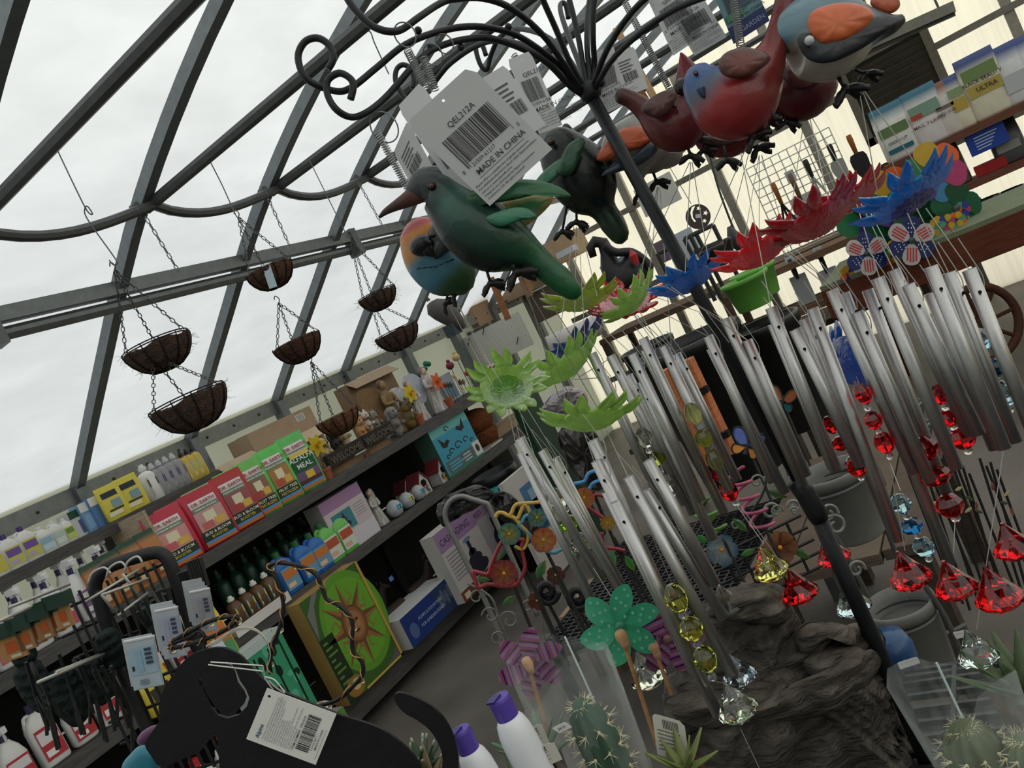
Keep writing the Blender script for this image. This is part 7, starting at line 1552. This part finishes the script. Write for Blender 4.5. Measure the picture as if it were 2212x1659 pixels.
for i in range(24):
    px, py = 1830 + i * 11 + rnd.uniform(-6, 6), 590 - i * 5.5 + rnd.uniform(-12, 12)
    petwheel('tiny multicoloured pinwheel in the crowd on the far table', px, py, 4.95 + (i % 4) * .12, 17, rnd.sample([O_, Yl, Pk, (60, 60, 160), (80, 160, 130), (196, 150, 60)], 4), n=6, rot=rnd.random(), wd=.7, base=(150, 140, 110), grp='tiny pinwheels on the far table')
for i in range(12):
    px, py = 2080 + i * 13, 500 - i * 5 + rnd.uniform(-14, 14); c = [(206, 110, 50), (196, 80, 50), (190, 160, 60), (176, 50, 70)][i % 4]; p = onY(px, py, 5.5)
    r = thing('silk_flower', ['orange silk flower in the bunch by the seed rack', 'rust red silk flower in the bunch by the seed rack', 'golden silk flower in the bunch by the seed rack', 'crimson silk flower in the bunch by the seed rack'][i % 4], 'flower', V((p.x, 5.5, tz)), 'silk flowers ' + 'abcd'[i % 4]); mb = MB(c)
    for j in range(14): a = j * 2.4; d = V((math.cos(a) * .7, -.6 + .2 * (j % 3), math.sin(a) * .7)).normalized(); mb.tube([p, p + d * .06], [.008, .002], 5)
    part(mb, 'petals', 'leaf', r); part(MB((60, 80, 40)).tube([p, V((p.x, 5.5, tz))], .004, 5), 'stem', 'leaf', r)
    if i % 3 == 0: part(MB((190, 184, 180)).box(p - ZU * .1, (.08, .004, .06)), 'price_tag', 'paper', r)
# moon and stars disc on a rack of dark pots
c = P(1508, 468, 3.4); kk = 3.4 / F; star = lambda cx, cy, s_: [(cx + (s_ if i % 2 == 0 else s_ * .42) * math.sin(i * math.pi / 5 + .3), cy - (s_ if i % 2 == 0 else s_ * .42) * math.cos(i * math.pi / 5 + .3)) for i in range(10)][::-1]
moon = [(-14, -20), (-6, -24), (-12, -10), (-11, 2), (-4, 10), (-8, 12), (-14, 4), (-17, -8)]
dm = plate([ell(0, 0, 27, 27, 36), star(1, -18, 6), star(16, -8, 6.5), star(14, 9, 6), moon[::-1]], (c, RV * kk, -UV * kk), .004, (52, 40, 38)); r = thing('moon_star_disc', 'round dark metal disc with moon and star cutouts', 'ornament', c - UPW * .06); part(dm, 'disc', 'iron', r); part(MB((190, 190, 190)).prism([(-6, -4), (6, -6), (6, 3), (-6, 4)], (c - FWD * .004, RV * kk, -UV * kk), .001), 'price_sticker', 'paper', r); part(MB((60, 56, 50)).tube([P(1493, 440, 3.4), P(1440, 350, 3.4)], .0014, 4), 'hanging_wire', 'wire', r)
r = thing('pot_rack', 'black metal stair rack standing before the cream end wall', 'rack', P(1600, 720, 4.0))
for a_, b_ in (((1478, 516), (1540, 486)), ((1540, 486), (1600, 610)), ((1478, 516), (1545, 650)), ((1500, 545), (1560, 520)), ((1492, 512), (1560, 650)), ((1505, 508), (1572, 640)), ((1450, 530), (1520, 660)), ((1420, 548), (1440, 590)), ((1420, 548), (1448, 535))): part(MB((40, 42, 40)).tube([P(*a_, 4.0), P(*b_, 4.0)], .011, 6), 'rack_bar', 'iron', r)
wpot('dark_pot', 'dark plum ceramic pot on the stair rack, front', 1535, 535, 3.8, 28, .1, (52, 44, 46), m='paint'); wpot('dark_pot', 'dark plum ceramic pot on the stair rack, behind', 1552, 522, 3.95, 26, .1, (48, 42, 44), m='paint')
# black iron scroll bird, boxes, pegboard, statues in the far left corner
r = thing('iron_swan', 'black iron swan planter behind the bird feet', 'planter', P(1390, 680, 3.6)); part(MB((30, 30, 31)).sweep([(P(a_, b_, 3.6), s_ * 3.6 / F, s_ * 3.6 / F * .8) for a_, b_, s_ in ((1282, 555, 8), (1275, 535, 10), (1285, 522, 13), (1302, 525, 14), (1312, 545, 16), (1318, 575, 22), (1330, 600, 40), (1365, 590, 48), (1395, 575, 30), (1405, 565, 10))], FWD, 14), 'swan_body', 'iron', r, True)
part(MB((34, 34, 35)).tube(pxs([(1305, 530), (1330, 545), (1365, 545), (1395, 565), (1405, 580)], 3.55, 5), [.018] * 21, 8), 'wing_scroll', 'iron', r, True); part(MB((170, 40, 44)).lathe([(.012, 0), (.02, .04), (0, .07)], P(1376, 570, 3.5), n=8), 'red_tag', 'plastic', r)
XC = -3.3
for bl, tr, y, d, col, l in (((955, 745), (1010, 650), 6.0, .3, (150, 126, 100), 'tan cardboard box stacked in the far left corner'), ((1150, 600), (1225, 500), 6.6, .3, (176, 150, 120), 'pale cardboard box before the cream end wall'), ((1160, 700), (1215, 600), 6.7, .25, (96, 84, 76), 'dark brown box on the far rack'), ((1085, 660), (1140, 600), 6.6, .3, (150, 128, 104), 'open tan carton behind the green bird feet'), ((925, 800), (965, 735), 5.8, .2, (190, 188, 180), 'white carton left of the far pegboard'), ((1205, 560), (1235, 530), 6.4, .1, (196, 200, 206), 'small white box on the far shelf')): ybox('cardboard_box', l, 'box', bl, tr, y, d, col, group='cardboard boxes in the far corner')
a, b = onY(1075, 800, 5.7), onY(1100, 668, 5.7); r = thing('pegboard', 'white pegboard panel in the far left corner', 'panel', ((a.x + b.x) / 2, 5.7, a.z)); a, b = onY(1010, 810, 5.7), onY(1120, 672, 5.7)
part(MB((206, 204, 194)).box(((a.x + b.x) / 2, 5.71, (a.z + b.z) / 2), (b.x - a.x, .015, b.z - a.z)), 'board', 'paper', r); mb = MB((168, 166, 158))
for i in range(26):
    for j in range(14): x, z = a.x + (b.x - a.x) * (i + .5) / 26, a.z + (b.z - a.z) * (j + .5) / 14; mb.quad(V((x - .003, 5.7, z - .003)), V((x + .003, 5.7, z - .003)), V((x + .003, 5.7, z + .003)), V((x - .003, 5.7, z + .003)))
q = part(mb, 'peg_holes', 'matte', r); q['kind'] = 'stuff'
for t in ((.2, .75), (.45, .85), (.8, .2)): part(MB((50, 48, 44)).tube([V((a.x + (b.x - a.x) * t[0], 5.69, a.z + (b.z - a.z) * t[1])), V((a.x + (b.x - a.x) * t[0] + .06, 5.66, a.z + (b.z - a.z) * t[1] + .05))], .004, 5), 'peg_hook', 'wire', r)
def rail2(label, bl, tr, y, th=.06): a, b = onY(*bl, y), onY(*tr, y); return solo(MB((96, 102, 104)).box(((a.x + b.x) / 2, y, (a.z + b.z) / 2), (b.x - a.x, .05, th)), 'rack_beam', 'steel', label, 'beam')
rail2('grey steel rack beam under the far cardboard boxes', (880, 795), (1060, 700), 5.9)
r = thing('owl_statue', 'grey feathered owl decoy perched in the far corner', 'statue', P(985, 715, 4.0)); part(MB((84, 80, 78)).sweep([(P(a_, b_, 4.0), s_ * 4 / F, s_ * 4 / F) for a_, b_, s_ in ((928, 655, 8), (934, 662, 20), (950, 668, 25), (970, 680, 24), (988, 695, 16), (1000, 710, 8))], FWD, 14), 'body', 'resin', r, True); part(MB((60, 70, 76)).box(P(978, 712, 4.0), (.06, .06, .06)), 'perch_block', 'resin', r); part(MB((70, 68, 66)).lathe([(.012, 0), (0, .04)], P(926, 650, 4.0), n=6), 'ear_tuft', 'resin', r)
for i, (a_, b_, w, l) in enumerate((((1085, 480), (1145, 640), 16, 'wooden trim strip behind the green bird'), ((1060, 600), (1098, 690), 14, 'copper wooden strip below the green bird'), ((1330, 60), (1440, 260), 14, 'tan wooden strip behind the tags'), ((1318, 90), (1400, 220), 10, 'brown wooden strip left of the tan strip'), ((1440, 270), (1475, 330), 12, 'short wooden strip between the birds'))): A, B = P(*a_, 5.2), P(*b_, 5.2); solo(MB([(150, 104, 72), (140, 92, 66), (186, 150, 110), (130, 90, 60), (176, 146, 112)][i]).box((A + B) / 2, ((B - A).length, w * 5.2 / F, .02), axes(B - A, FWD.cross(B - A))), 'wood_strip', 'wood', l, 'wood strip', 'wooden strips near the end wall')
postrack('dark display counter along the end wall', -3.2, -1.0, 6.55, 7.2, (.95, .4), .97, (84, 66, 54)); postrack('brown wooden rack behind the lime pots', -1.9, -.6, 6.0, 6.4, (.62, .95), .97, (110, 84, 66))
ybox('paper_roll_sheet', 'white hanging paper sheet on the end wall', 'sheet', (1395, 470), (1445, 370), 7.3, .02, (206, 206, 200), m='paper'); ybox('blue_print_card', 'blue printed card behind the iron swan', 'card', (1315, 620), (1360, 545), 6.0, .03, (120, 150, 170), m='paper'); ybox('paper_sheet', 'white paper notice behind the black pole', 'sheet', (1460, 580), (1490, 490), 6.2, .02, (190, 194, 204), m='paper'); ybox('purple_card', 'mauve picture card left of the pole', 'card', (1430, 570), (1445, 510), 6.4, .02, (110, 96, 110), m='paper')
p = P(1250, 745, 4.3); ax = DX(.9, -.4).normalized(); r = thing('paper_roll', 'pale paper roll lying on the far counter', 'roll', p - UPW * .07); part(MB((196, 190, 188)).lathe([(.055, -.14), (.055, .14)], P(1240, 725, 4.3), ax, 18), 'roll', 'paper', r, True)
# hanging glass lantern wires and a dangling bulb cord
r = thing('pendant_bulb', 'black cord with a dark bulb hanging before the end wall', 'lamp', P(1600, 560, 4.5)); part(MB((30, 30, 30)).tube(pxs([(1510, 200), (1530, 320), (1550, 400), (1575, 470), (1588, 500)], 4.5, 5), .006, 6), 'cord', 'plastic', r, True); part(MB((50, 54, 56)).lathe([(.015, 0), (.035, .04), (.03, .1), (.012, .14)], P(1598, 540, 4.5), n=12), 'bulb', 'paint', r, True)

# ---------------------------------------------------------------- wire rack at the lower left
ZR = 2.05
rk = thing('wire_display_rack', 'black wire display rack with hooks at the lower left', 'rack', P(420, 1800, ZR))
BK = (34, 34, 36)
part(MB(BK).tube(pxs([(250, 1420), (215, 1300), (205, 1270), (215, 1240), (240, 1222), (290, 1205), (335, 1194), (355, 1200), (368, 1220), (385, 1265), (440, 1420), (520, 1600)], ZR, 5), .017, 8), 'frame_tube', 'iron', rk, True)
part(MB(BK).tube(pxs([(250, 1420), (330, 1600), (400, 1780)], ZR, 4), .017, 8), 'frame_tube', 'iron', rk, True)
def pl(a, b, t): return (a[0] + (b[0] - a[0]) * t, a[1] + (b[1] - a[1]) * t)
for i in range(12):
    t = i / 11; a = pl((130, 1290), (350, 1210), t); b = pl((330, 1720), (540, 1620), t); part(MB(BK).tube([P(*a, ZR + .02), P(*b, ZR + .02)], .0042, 5), 'grid_wire', 'iron', rk)
for i in range(9):
    t = i / 8; a = pl((110, 1330), (310, 1700), t); b = pl((360, 1215), (545, 1620), t); part(MB(BK).tube([P(*a, ZR + .025), P(*b, ZR + .025)], .0042, 5), 'grid_wire', 'iron', rk)
for a, b, z0, z1 in (((-20, 1350), (140, 1278), 1.5, 2.0), ((20, 1312), (150, 1262), 1.6, 2.0), ((82, 1474), (250, 1402), 1.5, 2.02), ((122, 1452), (230, 1408), 1.6, 2.02), ((185, 1300), (300, 1230), 1.9, 2.0), ((220, 1285), (320, 1250), 1.9, 2.0), ((220, 1285), (255, 1330), 1.9, 1.95), ((255, 1330), (320, 1280), 1.92, 2.0), ((265, 1240), (310, 1300), 1.95, 2.0)):
    part(MB((186, 184, 176)).tube([P(*a, z0), P(*b, z1)], .0035, 6), 'hook_rod', 'wire', rk, True)
for i in range(3): part(MB((196, 194, 188)).tube(pxs([(190 + i * 40, 1262 - i * 14), (200 + i * 38, 1238 - i * 12), (225 + i * 36, 1226 - i * 12), (240 + i * 34, 1240 - i * 12)], 1.98, 4), .003, 6), 'hook_loop', 'wire', rk, True)
def blister(label, px, py, z, w, h, n, col, tint):
    k = z / F
    for i in range(n):
        o = P(px - i * 6, py - i * 9, z + i * .012); u, v = DX(.98, -.2) * k * w, DX(-.2, -.98) * k * h; lab = label if i == 0 else ORD[i - 1] + ' card hung behind the ' + label
        r = thing('blister_pack', lab, 'package', o, 'blister packs on the wire rack'); fr = (o, u, v)
        part(MB(col).prism([(0, 0), (1, 0), (1, 1), (0, 1)], fr, .002), 'backing_card', 'paper', r)
        if i == 0:
            pm = MB(); pr(pm, fr, .02, .02, .98, .98, mixc(col, tint, .35), .0025); pr(pm, fr, .06, .3, .94, .86, mixc(col, tint, .7), .0035); pr(pm, fr, .3, .36, .5, .8, tint, .0045); pr(pm, fr, .12, .4, .2, .5, (40, 44, 50), .0045)
            for j in range(4): pr(pm, fr, .62, .5 + j * .09, .85, .56 + j * .09, (60, 70, 84), .006)
            for j in range(4): pr(pm, fr, .3, .1 + j * .03, .6, .115 + j * .03, (110, 116, 124), .006)
            part(pm, 'card_print', 'paper', r); part(MB((206, 206, 206)).tube([o + v * 1.02, o + v * 1.02 + u], .003, 6), 'hang_bar', 'plastic', r)
blister('white and blue blister card beside the dog head', 290, 1492, 1.5, 66, 105, 2, (186, 190, 194), (140, 170, 190)); blister('pale blister card behind the wire ring', 356, 1425, 1.65, 50, 104, 3, (180, 184, 190), (150, 156, 176)); blister('grey blister card nearest the yellow bag', 428, 1370, 1.8, 44, 90, 4, (170, 172, 176), (140, 140, 146))
# kraft cards on hooks
for i in range(7):
    x, y = 8 + i * 20, 1432 - i * 12; z = 1.75; k = z / F; o = P(x, y, z + .01 * (i % 2)); u, v = DX(.95, -.32) * k * (58 if i < 1 else 36), DX(-.32, -.95) * k * (66 if i < 1 else 60)
    r = thing('kraft_pack', ['kraft card pack with orange print hanging at the left edge', 'kraft card pack in the hanging row, second from the left', 'kraft card pack in the hanging row, third from the left', 'kraft card pack in the middle of the hanging row', 'kraft card pack right of the hanging row centre', 'kraft card pack, last but one in the hanging row', 'kraft card pack at the right end of the hanging row'][i], 'package', o, 'kraft packs on the wire rack')
    part(MB([(170, 128, 84), (150, 112, 76), (160, 122, 84)][i % 3]).prism([(0, 0), (1, 0), (1, .92), (.9, 1), (.1, 1), (0, .92)], (o, u, v), .008), 'card', 'card', r); pm = MB(); pr(pm, (o, u, v), .3, .25, .75, .6, (176, 84, 40), .005); pr(pm, (o, u, v), .4, .06, .8, .16, (196, 186, 170), .005); part(pm, 'card_print', 'paper', r)
    part(MB((26, 56, 44)).box(o + u * .5 + v * 1.02, (.05, .03, .03), axes(u, v)), 'green_clip', 'plastic', r)
# bundles of dark stakes hanging from hooks
rnd = random.Random(4)
for i in range(30):
    bx = [70, 150, 215, 285, 330][i % 5]; by = [1440, 1420, 1440, 1310, 1290][i % 5]; x = bx + rnd.uniform(-26, 26); y = by + rnd.uniform(-12, 12); L = rnd.uniform(120, 190) if i % 5 < 3 else rnd.uniform(70, 120)
    r = thing('plant_support', 'thin dark plant support hanging in a bundle from the rack', 'plant support', P(x + L * .35, y + L, 1.85), 'dark plant supports on the rack'); part(MB([(30, 30, 32), (26, 40, 36), (40, 38, 36)][i % 3]).tube([P(x, y, 1.85 + rnd.uniform(-.05, .05)), P(x + L * .2 + rnd.uniform(-10, 10), y + L * .5, 1.85), P(x + L * .35 + rnd.uniform(-14, 14), y + L, 1.85)], .004, 5), 'wire', 'iron', r)
for i, (x, y, s_) in enumerate(((60, 1480, 60), (130, 1500, 70), (190, 1470, 56), (30, 1400, 50), (230, 1400, 50))):
    heap('dark_net_bundle', ['dark green netting bundle under the kraft packs', 'black netting bundle at the centre of the rack', 'dark netting bundle beside the white hook rod', 'dark green fringe above the kraft packs', 'dark netting bundle behind the first blister card'][i], [(x - s_ * .5, y - s_ * .5), (x + s_ * .3, y - s_ * .9), (x + s_ * .8, y - s_ * .3), (x + s_, y + s_ * .5), (x + s_ * .4, y + s_), (x - s_ * .3, y + s_ * .3)], 1.95, .03, (24, 36, 34), .015, 'matte', 'netting')
for i, (x, y) in enumerate(((300, 1330), (345, 1300), (395, 1260), (330, 1360), (415, 1235))):
    r = thing('hanger_strip', ['black strip hanger left of the pale blister card', 'black strip hanger at the top of the frame', 'black strip hanger near the dark shelf edge', 'black strip hanger above the first blister card', 'black strip hanger touching the middle shelf'][i], 'hanger', P(x + 10, y + 40, 1.9))
    for j in range(6): part(MB((28, 28, 30)).box(P(x + j * 5, y + 10 - j * 2, 1.9 + j * .01), (.004, .02, .07), axes(DX(1, -.3), FWD)), 'strip', 'plastic', r)
# bottles low on the shelves behind the rack
for i in range(9):
    y = 1.15 + i * .12; p = V((-3.4, y, ZL)); dd = depth(p); q = p - CAM
    jug('weed_spray', ORD[i] + ' red labelled bottle from the left behind the wire rack', q.dot(RV) / dd * F + W / 2, H / 2 - q.dot(UV) / dd * F, .24 * F / dd, .1 * F / dd, -3.4, ZL + .002, WH, (60, 44, 90), (186, 60, 66), (226, 220, 220), 'red labelled bottles behind the rack', 'spray' if i % 2 else 'jug')
for i in range(8):
    y = 1.2 + i * .15; p = V((-3.35, y, ZP)); dd = depth(p); q = p - CAM
    jug('floor_jug', ORD[i] + ' white red capped container from the left on the bottom shelf', q.dot(RV) / dd * F + W / 2, H / 2 - q.dot(UV) / dd * F, .26 * F / dd, .13 * F / dd, -3.35, ZP + .002, WH, (200, 50, 50), (206, 206, 200), (196, 60, 60), 'white jugs on the bottom shelf', 'spray' if i % 3 == 0 else 'jug')
pouch('yellow_soil_bag', 'yellow bag with black lettering at the bottom left', 150, 1690, 120, 90, -2.9, .1, (206, 184, 50), [(-.4, .5, .4, .8, (40, 40, 40)), (-.3, .2, .3, .4, (110, 130, 90))], [('SOIL', 0, .6, .14, (220, 210, 160))], deep=.04); pouch('yellow_soil_bag', 'yellow bag behind the black rack strips', 300, 1420, 90, 80, -3.3, ZL - .06, (200, 180, 50), [(-.3, .3, .3, .6, (60, 56, 40))], [], deep=.03)
